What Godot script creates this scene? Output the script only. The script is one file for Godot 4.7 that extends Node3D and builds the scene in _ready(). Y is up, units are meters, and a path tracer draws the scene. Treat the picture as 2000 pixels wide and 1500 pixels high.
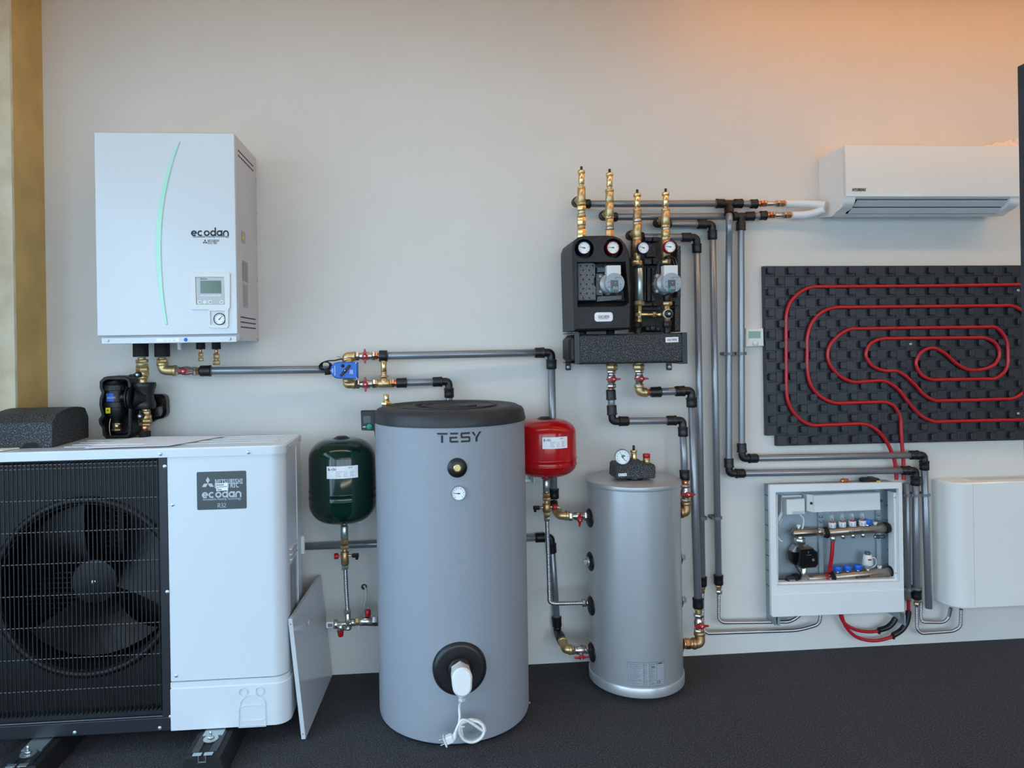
extends Node3D
# A showroom wall of heating equipment. Units are metres: the back wall is the plane z = 0, x runs along it, the floor is y = 0.
const F := 1380.0
const EYE := Vector3(0, 1.462, 3.22)
var lens_basis := Basis(Vector3.UP, -atan(0.081)) * Basis(Vector3.BACK, -0.0165)
var M := {}
var used := {}


# ---------- measuring: where the line of sight through a point of the photograph meets a plane of the room ----------
func sight(px: float, py: float) -> Vector3:
	return lens_basis * Vector3((px - 937.0) / F, (678.0 - py) / F, -1)
func P(px: float, py: float, z: float) -> Vector3:
	var d := sight(px, py)
	return EYE + d * ((z - EYE.z) / d.z)
func PY(px: float, py: float, y: float) -> Vector3:
	var d := sight(px, py)
	return EYE + d * ((y - EYE.y) / d.y)
func PXP(px: float, py: float, x: float) -> Vector3:
	var d := sight(px, py)
	return EYE + d * ((x - EYE.x) / d.x)


# ---------- geometry ----------
class G:
	var v := PackedVector3Array()
	var n := PackedVector3Array()
	var u := PackedVector2Array()
	var t := Transform3D.IDENTITY

	func tri(a: Vector3, b: Vector3, c: Vector3, na: Vector3, nb: Vector3, nc: Vector3, ua := Vector2.ZERO, ub := Vector2.ZERO, uc := Vector2.ZERO):
		if (c - a).cross(b - a).dot(na + nb + nc) < 0.0:
			var s := b
			b = c
			c = s
			s = nb
			nb = nc
			nc = s
			var w := ub
			ub = uc
			uc = w
		v.append_array([t * a, t * b, t * c])
		n.append_array([(t.basis * na).normalized(), (t.basis * nb).normalized(), (t.basis * nc).normalized()])
		u.append_array([ua, ub, uc])

	func quad(a: Vector3, b: Vector3, c: Vector3, d: Vector3, na: Vector3, nb: Vector3, nc: Vector3, nd: Vector3):
		tri(a, b, c, na, nb, nc)
		tri(a, c, d, na, nc, nd)

	func flat(a: Vector3, b: Vector3, c: Vector3, d: Vector3):
		var k := (b - a).cross(c - a).normalized()
		quad(a, b, c, d, k, k, k, k)

	# a flat printed face in the plane z, with texture coordinates
	func face(x0: float, y0: float, x1: float, y1: float, z: float, cols := 1):
		for i in cols:
			var a := float(i) / cols
			var b := float(i + 1) / cols
			var p := Vector3(lerpf(x0, x1, a), y0, z)
			var q := Vector3(lerpf(x0, x1, b), y0, z)
			var h := Vector3(0, y1 - y0, 0)
			var k := Vector3.BACK
			tri(p, q, q + h, k, k, k, Vector2(a, 1), Vector2(b, 1), Vector2(b, 0))
			tri(p, q + h, p + h, k, k, k, Vector2(a, 1), Vector2(b, 0), Vector2(a, 0))

	func box(c: Vector3, s: Vector3, b := 0.0):
		var h := s * 0.5
		b = minf(b, minf(h.x, minf(h.y, h.z)) * 0.98)
		var ax := [Vector3.RIGHT, Vector3.UP, Vector3.BACK]
		if b <= 0.0:
			for k in 3:
				for sg in [-1.0, 1.0]:
					var i: Vector3 = ax[(k + 1) % 3] * h
					var j: Vector3 = ax[(k + 2) % 3] * h
					var o: Vector3 = c + ax[k] * h * sg
					var m: Vector3 = ax[k] * sg
					quad(o - i - j, o + i - j, o + i + j, o - i + j, m, m, m, m)
			return
		var q := h - Vector3(b, b, b)
		for k in 3:
			var e: Vector3 = ax[k]
			var f: Vector3 = ax[(k + 1) % 3]
			var g: Vector3 = ax[(k + 2) % 3]
			for sg in [-1.0, 1.0]:
				var o: Vector3 = c + e * h * sg
				var m: Vector3 = e * sg
				var i: Vector3 = f * q
				var j: Vector3 = g * q
				quad(o - i - j, o + i - j, o + i + j, o - i + j, m, m, m, m)
				for sf in [-1.0, 1.0]:  # the chamfer between the e and f faces
					var a: Vector3 = c + e * h * sg + f * q * sf
					var d: Vector3 = c + e * q * sg + f * h * sf
					var w: Vector3 = f * sf
					quad(a - j, a + j, d + j, d - j, m, m, w, w)
		for x in [-1.0, 1.0]:
			for y in [-1.0, 1.0]:
				for z in [-1.0, 1.0]:
					var sv := Vector3(x, y, z)
					var o2 := c + q * sv
					tri(o2 + Vector3(b * x, 0, 0), o2 + Vector3(0, b * y, 0), o2 + Vector3(0, 0, b * z), Vector3(x, 0, 0), Vector3(0, y, 0), Vector3(0, 0, z))

	# a profile of (radius, height) turned about the local y axis; a profile that runs upwards faces outwards
	func lathe(p: Array, seg := 24, facets := false, soft := 0.75):
		var sn: Array[Vector2] = []
		for i in p.size() - 1:
			var d: Vector2 = p[i + 1] - p[i]
			sn.append(Vector2(d.y, -d.x).normalized())
		for i in p.size() - 1:
			var n0 := sn[i]
			var n1 := sn[i]
			if i > 0 and sn[i - 1].dot(sn[i]) > soft:
				n0 = (sn[i - 1] + sn[i]).normalized()
			if i < sn.size() - 1 and sn[i + 1].dot(sn[i]) > soft:
				n1 = (sn[i + 1] + sn[i]).normalized()
			var a: Vector2 = p[i]
			var b: Vector2 = p[i + 1]
			for k in seg:
				var t0 := TAU * k / seg
				var t1 := TAU * (k + 1) / seg
				var e0 := Vector3(sin(t0), 0, cos(t0))
				var e1 := Vector3(sin(t1), 0, cos(t1))
				var y := Vector3.UP
				var m0 := e0
				var m1 := e1
				if facets:
					m0 = (e0 + e1).normalized()
					m1 = m0
				var A := e0 * a.x + y * a.y
				var B := e1 * a.x + y * a.y
				var C := e1 * b.x + y * b.y
				var D := e0 * b.x + y * b.y
				if a.x > 1e-6:
					tri(A, B, C, m0 * n0.x + y * n0.y, m1 * n0.x + y * n0.y, m1 * n1.x + y * n1.y)
				if b.x > 1e-6:
					tri(A, C, D, m0 * n0.x + y * n0.y, m1 * n1.x + y * n1.y, m0 * n1.x + y * n1.y)

	func rod(a: Vector3, b: Vector3, r: float, seg := 20, bev := 0.0, r2 := -1.0, facets := false):
		var keep := t
		var h := a.distance_to(b)
		t = t * G.along(a, b - a)
		if r2 < 0:
			r2 = r
		bev = minf(bev, h * 0.45)
		if bev > 0:
			lathe([Vector2(0, 0), Vector2(r - bev, 0), Vector2(r, bev), Vector2(r2, h - bev), Vector2(r2 - bev, h), Vector2(0, h)], seg, facets, 0.6)
		else:
			lathe([Vector2(0, 0), Vector2(r, 0), Vector2(r2, h), Vector2(0, h)], seg, facets)
		t = keep

	static func along(o: Vector3, dir: Vector3, front := Vector3.BACK) -> Transform3D:
		var y := dir.normalized()
		if absf(y.dot(front)) > 0.98:
			front = Vector3.RIGHT
		var z := (front - y * front.dot(y)).normalized()
		return Transform3D(Basis(y.cross(z), y, z), o)

	# a tube along points; radii, when given, has one radius a point
	func tube(pts: Array, r: float, seg := 10, radii := [], caps := true):
		var N := pts.size()
		var tg: Array[Vector3] = []
		for i in N:
			var d: Vector3 = pts[mini(i + 1, N - 1)] - pts[maxi(i - 1, 0)]
			tg.append(d.normalized())
		var up := Vector3.UP if absf(tg[0].y) < 0.9 else Vector3.RIGHT
		var side := tg[0].cross(up).normalized()
		var rings := []
		var norms := []
		for i in N:
			side = (side - tg[i] * side.dot(tg[i])).normalized()
			var o := tg[i].cross(side)
			var ri: float = radii[i] if radii.size() else r
			var slope := 0.0
			if radii.size() and i > 0 and i < N - 1:
				slope = (radii[i + 1] - radii[i - 1]) / maxf(pts[i + 1].distance_to(pts[i - 1]), 1e-5)
			var ring := []
			var nr := []
			for k in seg:
				var w := TAU * k / seg
				var e := side * cos(w) + o * sin(w)
				ring.append(pts[i] + e * ri)
				nr.append((e - tg[i] * slope).normalized())
			rings.append(ring)
			norms.append(nr)
		for i in N - 1:
			for k in seg:
				var j := (k + 1) % seg
				quad(rings[i][k], rings[i][j], rings[i + 1][j], rings[i + 1][k], norms[i][k], norms[i][j], norms[i + 1][j], norms[i + 1][k])
		if caps:
			for k in seg:
				var j := (k + 1) % seg
				tri(pts[0], rings[0][k], rings[0][j], -tg[0], -tg[0], -tg[0])
				tri(pts[N - 1], rings[N - 1][k], rings[N - 1][j], tg[N - 1], tg[N - 1], tg[N - 1])

	static func inset(p: PackedVector2Array, d: float) -> PackedVector2Array:
		var out := PackedVector2Array()
		for i in p.size():
			var e0 := (p[i] - p[i - 1 if i > 0 else p.size() - 1]).normalized()
			var e1 := (p[(i + 1) % p.size()] - p[i]).normalized()
			var m := Vector2(-e0.y - e1.y, e0.x + e1.x)
			var k := m.length_squared() * 0.5
			out.append(p[i] + m * (d / maxf(k, 0.35)))
		return out

	static func ccw(p: PackedVector2Array) -> PackedVector2Array:
		var q := p.duplicate()
		if Geometry2D.is_polygon_clockwise(q) == false:
			return q
		q.reverse()
		return q

	func wall(p: PackedVector2Array, z0: float, z1: float, inside := false, q := PackedVector2Array()):
		if q.is_empty():
			q = p
		var N := p.size()
		var en: Array[Vector2] = []
		for i in N:
			var d := (p[(i + 1) % N] - p[i]).normalized()
			en.append(Vector2(d.y, -d.x) * (-1.0 if inside else 1.0))
		for i in N:
			var j := (i + 1) % N
			var n0 := en[i]
			var n1 := en[i]
			if en[i - 1 if i > 0 else N - 1].dot(en[i]) > 0.75:
				n0 = (en[i - 1 if i > 0 else N - 1] + en[i]).normalized()
			if en[j].dot(en[i]) > 0.75:
				n1 = (en[j] + en[i]).normalized()
			var a := Vector3(n0.x, n0.y, 0)
			var b := Vector3(n1.x, n1.y, 0)
			if q != p:
				a = (a + Vector3.BACK * 0.8).normalized()
				b = (b + Vector3.BACK * 0.8).normalized()
			quad(Vector3(p[i].x, p[i].y, z0), Vector3(p[j].x, p[j].y, z0), Vector3(q[j].x, q[j].y, z1), Vector3(q[i].x, q[i].y, z1), a, b, b, a)

	func cap(p: PackedVector2Array, z: float, nz: float):
		var ix := Geometry2D.triangulate_polygon(p)
		if ix.is_empty():
			push_warning("a polygon of %d points was not filled" % p.size())
		var k := Vector3(0, 0, nz)
		for i in range(0, ix.size(), 3):
			tri(Vector3(p[ix[i]].x, p[ix[i]].y, z), Vector3(p[ix[i + 1]].x, p[ix[i + 1]].y, z), Vector3(p[ix[i + 2]].x, p[ix[i + 2]].y, z), k, k, k)

	# an outline in the local xy plane, z0 to z1, with a chamfered front edge and holes through it
	func prism(poly: PackedVector2Array, z0: float, z1: float, bev := 0.0, holes := []):
		var p := ccw(poly)
		var f := p
		if bev > 0:
			f = inset(p, bev)
			wall(p, z0, z1 - bev)
			wall(p, z1 - bev, z1, false, f)
		else:
			wall(p, z0, z1)
		var back := p
		for h in holes:
			var k := ccw(h)
			wall(k, z0, z1, true)
			f = bridge(f, k)
			back = bridge(back, k)
		cap(f, z1, 1)
		cap(back, z0, -1)

	static func bridge(o: PackedVector2Array, h: PackedVector2Array) -> PackedVector2Array:
		var best := 1e9
		var bi := 0
		var bj := 0
		for i in o.size():
			for j in h.size():
				var d := o[i].distance_squared_to(h[j])
				if d < best:
					best = d
					bi = i
					bj = j
		var out := PackedVector2Array()
		for i in bi + 1:
			out.append(o[i])
		for j in h.size() + 1:
			out.append(h[(bj - j + h.size() * 2) % h.size()])
		for i in range(bi, o.size()):
			out.append(o[i])
		return out

	# lettering fitted into a box of w by h about c, standing d proud
	func text(s: String, c: Vector3, w: float, h: float, d := 0.0006, font := "Droid Sans", weight := 700):
		var tm := TextMesh.new()
		var sf := SystemFont.new()
		sf.font_names = PackedStringArray([font])
		sf.font_weight = weight
		tm.font = sf
		tm.text = s
		tm.font_size = 32
		tm.curve_step = 1.5
		tm.pixel_size = 0.01
		tm.depth = 0.02
		var bb := tm.get_aabb()
		if bb.size.x < 1e-6:
			return
		var k := Vector3(w / bb.size.x, h / bb.size.y, d / 0.02)
		var mid := bb.get_center()
		for s2 in tm.get_surface_count():
			var a := tm.surface_get_arrays(s2)
			var vv: PackedVector3Array = a[Mesh.ARRAY_VERTEX]
			var nn: PackedVector3Array = a[Mesh.ARRAY_NORMAL]
			var ii = a[Mesh.ARRAY_INDEX]
			if ii == null or ii.is_empty():
				ii = PackedInt32Array(range(vv.size()))
			for i in range(0, ii.size(), 3):
				tri(c + (vv[ii[i]] - mid) * k, c + (vv[ii[i + 1]] - mid) * k, c + (vv[ii[i + 2]] - mid) * k, nn[ii[i]], nn[ii[i + 1]], nn[ii[i + 2]])

	# wraps what was laid flat in the xy plane round a cylinder of radius R about the y axis, then moves it by w
	func bend(R: float, w: Transform3D):
		for i in v.size():
			var a := v[i].x / R
			var b := Basis(Vector3.UP, a)
			v[i] = w * (b * Vector3(0, v[i].y, R + v[i].z))
			n[i] = w.basis * (b * n[i])

	func mesh(o: Vector3) -> ArrayMesh:
		var a := []
		a.resize(Mesh.ARRAY_MAX)
		var p := v.duplicate()
		for i in p.size():
			p[i] -= o
		a[Mesh.ARRAY_VERTEX] = p
		a[Mesh.ARRAY_NORMAL] = n
		a[Mesh.ARRAY_TEX_UV] = u
		var m := ArrayMesh.new()
		m.add_surface_from_arrays(Mesh.PRIMITIVE_TRIANGLES, a)
		return m


# ---------- things and parts ----------
func numbered(s: String) -> String:
	var k: int = used.get(s, 0)
	used[s] = k + 1
	return s if k == 0 else "%s_%03d" % [s, k]
func tag(o: Node, label: String, category: String, group := ""):
	o.set_meta("label", label)
	o.set_meta("category", category)
	if group:
		o.set_meta("group", group)
func thing(nm: String, at: Vector3, label: String, category: String, group := "") -> Node3D:
	var o := Node3D.new()
	o.name = numbered(nm)
	o.position = at
	add_child(o)
	tag(o, label, category, group)
	return o
func part(par: Node, nm: String, g: G, m: Material, label := "", kind := "") -> MeshInstance3D:
	var o := Vector3.ZERO
	var q := par
	while q != self:
		o += q.position
		q = q.get_parent()
	return partm(par, nm, g.mesh(o), Vector3.ZERO, m, label, kind)
func partm(par: Node, nm: String, mesh: Mesh, at: Vector3, m: Material, label := "", kind := "") -> MeshInstance3D:
	var mi := MeshInstance3D.new()
	mi.name = nm
	mi.mesh = mesh
	mi.position = at
	mi.material_override = m
	par.add_child(mi, true)
	if label:
		mi.set_meta("label", label)
	if kind:
		mi.set_meta("kind", kind)
	return mi
func solo(nm: String, g: G, at: Vector3, m: Material, label: String, category: String, group := "") -> MeshInstance3D:
	var mi := MeshInstance3D.new()
	mi.name = numbered(nm)
	mi.mesh = g.mesh(at)
	mi.position = at
	mi.material_override = m
	add_child(mi)
	tag(mi, label, category, group)
	return mi
func struct(nm: String, g: G, m: Material) -> MeshInstance3D:
	var mi := MeshInstance3D.new()
	mi.name = nm
	mi.mesh = g.mesh(Vector3.ZERO)
	mi.material_override = m
	mi.set_meta("kind", "structure")
	add_child(mi)
	return mi


# ---------- outlines and paths ----------
func poly(a: Array) -> PackedVector2Array:
	var p := PackedVector2Array()
	for i in range(0, a.size(), 2):
		p.append(Vector2(a[i], a[i + 1]))
	return p
# an outline given in points of the photograph, at depth z
func ppoly(a: Array, z: float) -> PackedVector2Array:
	var p := PackedVector2Array()
	for i in range(0, a.size(), 2):
		var w := P(a[i], a[i + 1], z)
		p.append(Vector2(w.x, w.y))
	return p
func rrect(x0: float, y0: float, x1: float, y1: float, r: float, k := 5) -> PackedVector2Array:
	var p := PackedVector2Array()
	for q in [[x1 - r, y1 - r, 0.0], [x0 + r, y1 - r, PI / 2], [x0 + r, y0 + r, PI], [x1 - r, y0 + r, PI * 1.5]]:
		for i in k + 1:
			var a: float = q[2] + PI / 2 * i / k
			p.append(Vector2(q[0] + r * cos(a), q[1] + r * sin(a)))
	return p
func disc(c: Vector2, r: float, k := 28) -> PackedVector2Array:
	var p := PackedVector2Array()
	for i in k:
		p.append(c + Vector2(cos(TAU * i / k), sin(TAU * i / k)) * r)
	return p
# corners rounded with radius r
func fillet(pts: Array, r: float, k := 6) -> Array:
	var out := [pts[0]]
	for i in range(1, pts.size() - 1):
		var p: Vector3 = pts[i]
		var a: Vector3 = pts[i - 1]
		var b: Vector3 = pts[i + 1]
		var q := minf(r, minf(p.distance_to(a), p.distance_to(b)) * 0.49)
		var s := p + (a - p).normalized() * q
		var e := p + (b - p).normalized() * q
		for j in k + 1:
			var w := float(j) / k
			out.append(s.lerp(p, w).lerp(p.lerp(e, w), w))
	out.append(pts[-1])
	return out
func smooth(pts: Array, step := 0.012) -> Array:
	var out := []
	for i in pts.size() - 1:
		var a: Vector3 = pts[maxi(i - 1, 0)]
		var b: Vector3 = pts[i]
		var c: Vector3 = pts[i + 1]
		var d: Vector3 = pts[mini(i + 2, pts.size() - 1)]
		var m := maxi(1, int(b.distance_to(c) / step))
		for j in m:
			out.append(b.cubic_interpolate_in_time(c, a, d, float(j) / m, b.distance_to(c), -a.distance_to(b), b.distance_to(c) + c.distance_to(d)))
	out.append(pts[-1])
	return out
func corrugated(g: G, pts: Array, r: float, seg := 10):
	var c := Curve3D.new()
	for p in pts:
		c.add_point(p)
	var L := c.get_baked_length()
	var m := int(L / 0.0016)
	var out := []
	var rr := []
	for i in m + 1:
		out.append(c.sample_baked(L * i / m))
		rr.append(r * [1.0, 0.9, 0.8, 0.9][i % 4])
	g.tube(out, r, seg, rr)


# ---------- materials ----------
func mat(nm: String, c: Color, rough := 0.5, metal := 0.0) -> StandardMaterial3D:
	var m := StandardMaterial3D.new()
	m.resource_name = nm
	m.albedo_color = c
	m.roughness = rough
	m.metallic = metal
	M[nm] = m
	return m
func noise(freq: float, sd: int, ramp: Array, size := 256, oct := 3, bump := false, type := FastNoiseLite.TYPE_SIMPLEX_SMOOTH) -> NoiseTexture2D:
	var f := FastNoiseLite.new()
	f.seed = sd
	f.frequency = freq
	f.noise_type = type
	f.fractal_octaves = oct
	var t := NoiseTexture2D.new()
	t.width = size
	t.height = size
	t.seamless = true
	t.noise = f
	if ramp.size():
		var gr := Gradient.new()
		gr.offsets = PackedFloat32Array(ramp.map(func(x): return x[0]))
		gr.colors = PackedColorArray(ramp.map(func(x): return x[1]))
		t.color_ramp = gr
	return t
func tri_map(m: StandardMaterial3D, s: float):
	m.uv1_triplanar = true
	m.uv1_world_triplanar = true
	m.uv1_scale = Vector3(s, s, s)
func relief(m: StandardMaterial3D, t: Texture2D, cm: float):
	m.heightmap_enabled = true
	m.heightmap_texture = t
	m.heightmap_scale = cm
func grey(a: float) -> Color:
	return Color(a, a, a)
func make_materials():
	var m := mat("wall_paint", Color(0.85, 0.835, 0.81), 0.75)
	m.albedo_texture = noise(0.012, 3, [[0.0, grey(0.988)], [1.0, grey(1.0)]], 512, 4)
	tri_map(m, 0.55)
	relief(m, noise(0.09, 7, [], 256, 3), 0.06)
	m = mat("ochre_paint", Color(0.86, 0.7, 0.4), 0.5)
	m.albedo_texture = noise(0.01, 5, [[0.0, grey(0.86)], [1.0, grey(1.0)]], 512, 4)
	tri_map(m, 0.7)
	m = mat("stucco", Color(0.9, 0.87, 0.78), 0.35)
	m.albedo_texture = noise(0.012, 9, [[0.0, Color(0.88, 0.85, 0.8)], [0.6, Color(0.97, 0.96, 0.93)], [1.0, grey(1.0)]], 512, 5)
	tri_map(m, 0.9)
	m = mat("carpet", Color(0.31, 0.3, 0.325), 0.95)
	m.albedo_texture = noise(0.16, 11, [[0.0, grey(0.2)], [0.42, grey(0.42)], [0.56, grey(0.6)], [0.7, grey(0.95)], [1.0, grey(1.0)]], 512, 3)
	tri_map(m, 1.6)
	relief(m, noise(0.2, 12, [], 512, 2), 0.5)
	m.rim_enabled = true
	m.rim = 0.3
	mat("ceiling_paint", Color(0.82, 0.68, 0.6), 0.8)
	mat("room_paint", Color(0.8, 0.78, 0.75), 0.8)
	mat("frame_dark", Color(0.13, 0.14, 0.16), 0.4)
	var gl := mat("window_glass", Color(1, 1, 1, 0.05), 0.02)
	gl.transparency = BaseMaterial3D.TRANSPARENCY_ALPHA
	mat("paving", Color(0.78, 0.77, 0.74), 0.9)
	mat("white_coat", Color(0.82, 0.835, 0.85), 0.22)
	mat("white_satin", Color(0.87, 0.875, 0.88), 0.4)
	mat("white_gloss", Color(0.9, 0.9, 0.89), 0.1)
	mat("white_plastic", Color(0.86, 0.86, 0.85), 0.35)
	mat("grey_plastic", Color(0.44, 0.45, 0.47), 0.45)
	mat("unit_side", Color(0.78, 0.78, 0.8), 0.3)
	mat("pale_grey", Color(0.72, 0.74, 0.74), 0.35)
	mat("pipe_grey", Color(0.53, 0.545, 0.57), 0.28, 0.5)
	mat("black_plastic", Color(0.075, 0.078, 0.085), 0.42)
	mat("black_rubber", Color(0.06, 0.06, 0.065), 0.75)
	mat("black_gloss", Color(0.06, 0.063, 0.07), 0.2)
	mat("screen_dark", Color(0.33, 0.41, 0.36), 0.12)
	m = mat("foam", Color(0.4, 0.415, 0.43), 0.6)
	m.albedo_texture = noise(0.16, 21, [[0.0, grey(0.22)], [0.5, grey(0.36)], [0.6, grey(0.5)], [0.72, grey(0.95)], [1.0, grey(1.0)]], 256, 2)
	tri_map(m, 3.6)
	relief(m, noise(0.12, 22, [], 256, 2), 0.12)
	m = mat("foam_dark", Color(0.115, 0.108, 0.11), 0.5)
	m.albedo_texture = noise(0.12, 23, [[0.0, grey(0.7)], [1.0, grey(1.0)]], 256, 2)
	tri_map(m, 4.5)
	relief(m, noise(0.12, 24, [], 256, 2), 0.1)
	m = mat("foam_light", Color(0.5, 0.51, 0.53), 0.65)
	m.albedo_texture = noise(0.18, 25, [[0.0, grey(0.25)], [0.36, grey(0.5)], [0.46, grey(0.9)], [1.0, grey(1.0)]], 256, 2)
	tri_map(m, 5.0)
	mat("brass", Color(0.8, 0.69, 0.5), 0.36, 0.85)
	mat("brass_bright", Color(0.9, 0.79, 0.57), 0.25, 0.9)
	mat("bronze", Color(0.72, 0.58, 0.42), 0.4, 0.85)
	mat("copper", Color(0.86, 0.58, 0.43), 0.28, 0.95)
	mat("nickel", Color(0.78, 0.76, 0.73), 0.25, 0.95)
	mat("steel", Color(0.74, 0.74, 0.75), 0.24, 0.95)
	mat("brushed", Color(0.66, 0.61, 0.56), 0.34, 0.9)
	mat("zinc", Color(0.74, 0.78, 0.77), 0.3, 0.85)
	mat("galvanised", Color(0.62, 0.67, 0.7), 0.42, 0.55)
	mat("red_handle", Color(0.68, 0.08, 0.12), 0.35)
	mat("red_pipe", Color(0.68, 0.09, 0.14), 0.3)
	m = mat("red_enamel", Color(0.66, 0.045, 0.075), 0.16)
	m = mat("green_enamel", Color(0.012, 0.15, 0.115), 0.12)
	m = mat("tank_vinyl", Color(0.565, 0.58, 0.61), 0.55)
	relief(m, noise(0.06, 31, [], 256, 3), 0.05)
	tri_map(m, 3.0)
	m = mat("tank_silver", Color(0.74, 0.745, 0.755), 0.33, 0.55)
	m = mat("lid_grey", Color(0.155, 0.16, 0.175), 0.5)
	relief(m, noise(0.22, 33, [], 256, 2), 0.05)
	tri_map(m, 4.0)
	mat("blue_plastic", Color(0.03, 0.38, 0.76), 0.35)
	mat("blue_cap", Color(0.08, 0.36, 0.78), 0.4)
	mat("teal", Color(0.05, 0.55, 0.46), 0.4)
	mat("mint", Color(0.7, 0.89, 0.82), 0.18)
	mat("dial_white", Color(0.95, 0.95, 0.94), 0.35)
	mat("ink", Color(0.07, 0.07, 0.08), 0.5)
	mat("ink_grey", Color(0.42, 0.43, 0.45), 0.5)
	mat("ink_red", Color(0.6, 0.08, 0.18), 0.5)
	mat("ink_brown", Color(0.42, 0.22, 0.24), 0.5)
	mat("ink_white", Color(0.92, 0.94, 0.97), 0.5)
	mat("ink_silver", Color(0.72, 0.74, 0.75), 0.5)
	mat("badge_grey", Color(0.28, 0.3, 0.31), 0.3)
	mat("pump_grey", Color(0.6, 0.64, 0.68), 0.4)
	mat("cast_silver", Color(0.62, 0.63, 0.64), 0.4, 0.6)
	mat("blue_ring", Color(0.07, 0.13, 0.3), 0.4)
	mat("red_ring", Color(0.55, 0.06, 0.12), 0.4)
	mat("yellow", Color(0.93, 0.85, 0.08), 0.45)
	mat("blue_print", Color(0.1, 0.34, 0.72), 0.4)
	mat("lcd_green", Color(0.55, 0.68, 0.62), 0.12)
	mat("paper", Color(0.93, 0.935, 0.95), 0.6)
	mat("cream_paper", Color(0.9, 0.88, 0.8), 0.6)
	mat("panel_black", Color(0.16, 0.165, 0.185), 0.4)
	mat("coil_fin", Color(0.08, 0.12, 0.135), 0.45, 0.2)
	mat("wire_grey", Color(0.42, 0.43, 0.45), 0.4, 0.4)
	mat("dark_steel", Color(0.2, 0.21, 0.22), 0.35, 0.5)
	mat("fan_black", Color(0.032, 0.034, 0.039), 0.45)
	mat("door_white", Color(0.76, 0.765, 0.78), 0.1)
	mat("baffle", Color(0.06, 0.063, 0.07), 0.5)
	mat("partition", Color(0.17, 0.18, 0.21), 0.4)
	var cl := mat("clear_plastic", Color(0.95, 0.97, 1, 0.14), 0.05)
	cl.transparency = BaseMaterial3D.TRANSPARENCY_ALPHA
	var wr := mat("wrap_film", Color(1, 0.97, 0.95, 0.62), 0.3)
	wr.transparency = BaseMaterial3D.TRANSPARENCY_ALPHA
	for e in [["print_vessel", 4, 180, 72, 1], ["print_tank", 5, 180, 120, 2], ["print_side", 6, 60, 140, 3], ["print_rating", 8, 80, 160, 4]]:
		var pm := mat(e[0], Color.WHITE, 0.4)
		pm.albedo_texture = print_sheet(e[1], e[2], e[3], e[4])
		pm.texture_repeat = false
# unreadably small print: rows of word-like marks in columns with ruled lines
func print_sheet(sd: int, w: int, h: int, style: int) -> ImageTexture:
	var bg: Color = [Color.WHITE, Color(0.93, 0.94, 0.96), Color(0.6, 0.615, 0.635), Color(0.66, 0.66, 0.67), Color(0.58, 0.59, 0.6)][style]
	var im := Image.create_empty(w, h, false, Image.FORMAT_RGB8)
	im.fill(bg)
	var r := RandomNumberGenerator.new()
	r.seed = sd
	var ink := bg.darkened(0.62)
	var cols: Array = [[], [[0.3, 0.52], [0.54, 0.72], [0.74, 0.9]], [[0.05, 0.4], [0.42, 0.54], [0.57, 0.74]], [[0.1, 0.9]], [[0.05, 0.45], [0.5, 0.95]]][style]
	for c in cols:
		var y := int(h * (0.42 if style == 1 else 0.1))
		while y < h - 8:
			var x := int(c[0] * w)
			var stop := int(lerpf(c[0], c[1], r.randf_range(0.45, 1.0)) * w)
			while x < stop:
				var k := r.randi_range(3, 9)
				im.fill_rect(Rect2i(x, y, mini(k, stop - x), 2), ink.lerp(bg, r.randf_range(0.1, 0.5)))
				x += k + 2
			y += 6
	if style == 2:
		for x in [0.02, 0.41, 0.56, 0.76, 0.98]:
			im.fill_rect(Rect2i(int(x * w), 3, 1, h - 6), ink)
		for y in [0.02, 0.08, 0.76, 0.98]:
			im.fill_rect(Rect2i(3, int(y * h), w - 6, 1), ink)
		im.fill_rect(Rect2i(int(w * 0.8), 6, int(w * 0.13), 5), ink.darkened(0.6))
		im.fill_rect(Rect2i(int(w * 0.62), 22, int(w * 0.1), 4), ink.darkened(0.6))
	return ImageTexture.create_from_image(im)


# ---------- fittings ----------
func nut(g: G, a: Vector3, b: Vector3, r: float):
	g.rod(a, b, r, 6, r * 0.12, -1, true)
func collar(par: Node, c: Vector3, d: Vector3, len := 0.046, r := 0.0215):
	var g := G.new()
	d = d.normalized()
	g.t = G.along(c - d * len / 2, d)
	g.lathe([Vector2(0.004, 0), Vector2(r - 0.003, 0), Vector2(r, 0.004), Vector2(r * 0.985, len * 0.4), Vector2(r, len - 0.008), Vector2(r + 0.0012, len - 0.006), Vector2(r + 0.001, len - 0.002), Vector2(r - 0.002, len), Vector2(0.004, len)], 24)
	part(par, "coupling", g, M.black_plastic)
# a pipe through the points, with a black elbow and two couplings at every inner corner; ends: a coupling there
func run(par: Node, pts: Array, ends := [0, 0], r := 0.0155):
	var kk := r / 0.0155
	var leg := 0.03 * kk
	var cl := 0.046
	for i in pts.size() - 1:
		var a: Vector3 = pts[i]
		var b: Vector3 = pts[i + 1]
		var d := (b - a).normalized()
		var s := a + d * (leg + 0.01) if i > 0 else a
		var e := b - d * (leg + 0.01) if i < pts.size() - 2 else b
		var g := G.new()
		g.rod(s, e, r, 24, 0.001)
		part(par, "pipe", g, M.pipe_grey)
		if i == 0 and ends[0]:
			collar(par, a + d * cl * 0.4, d, cl, 0.0215 * kk)
		if i == pts.size() - 2 and ends[1]:
			collar(par, b - d * cl * 0.4, -d, cl, 0.0215 * kk)
	for i in range(1, pts.size() - 1):
		var p: Vector3 = pts[i]
		elbow(par, p, (pts[i - 1] - p).normalized(), (pts[i + 1] - p).normalized(), kk)
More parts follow.
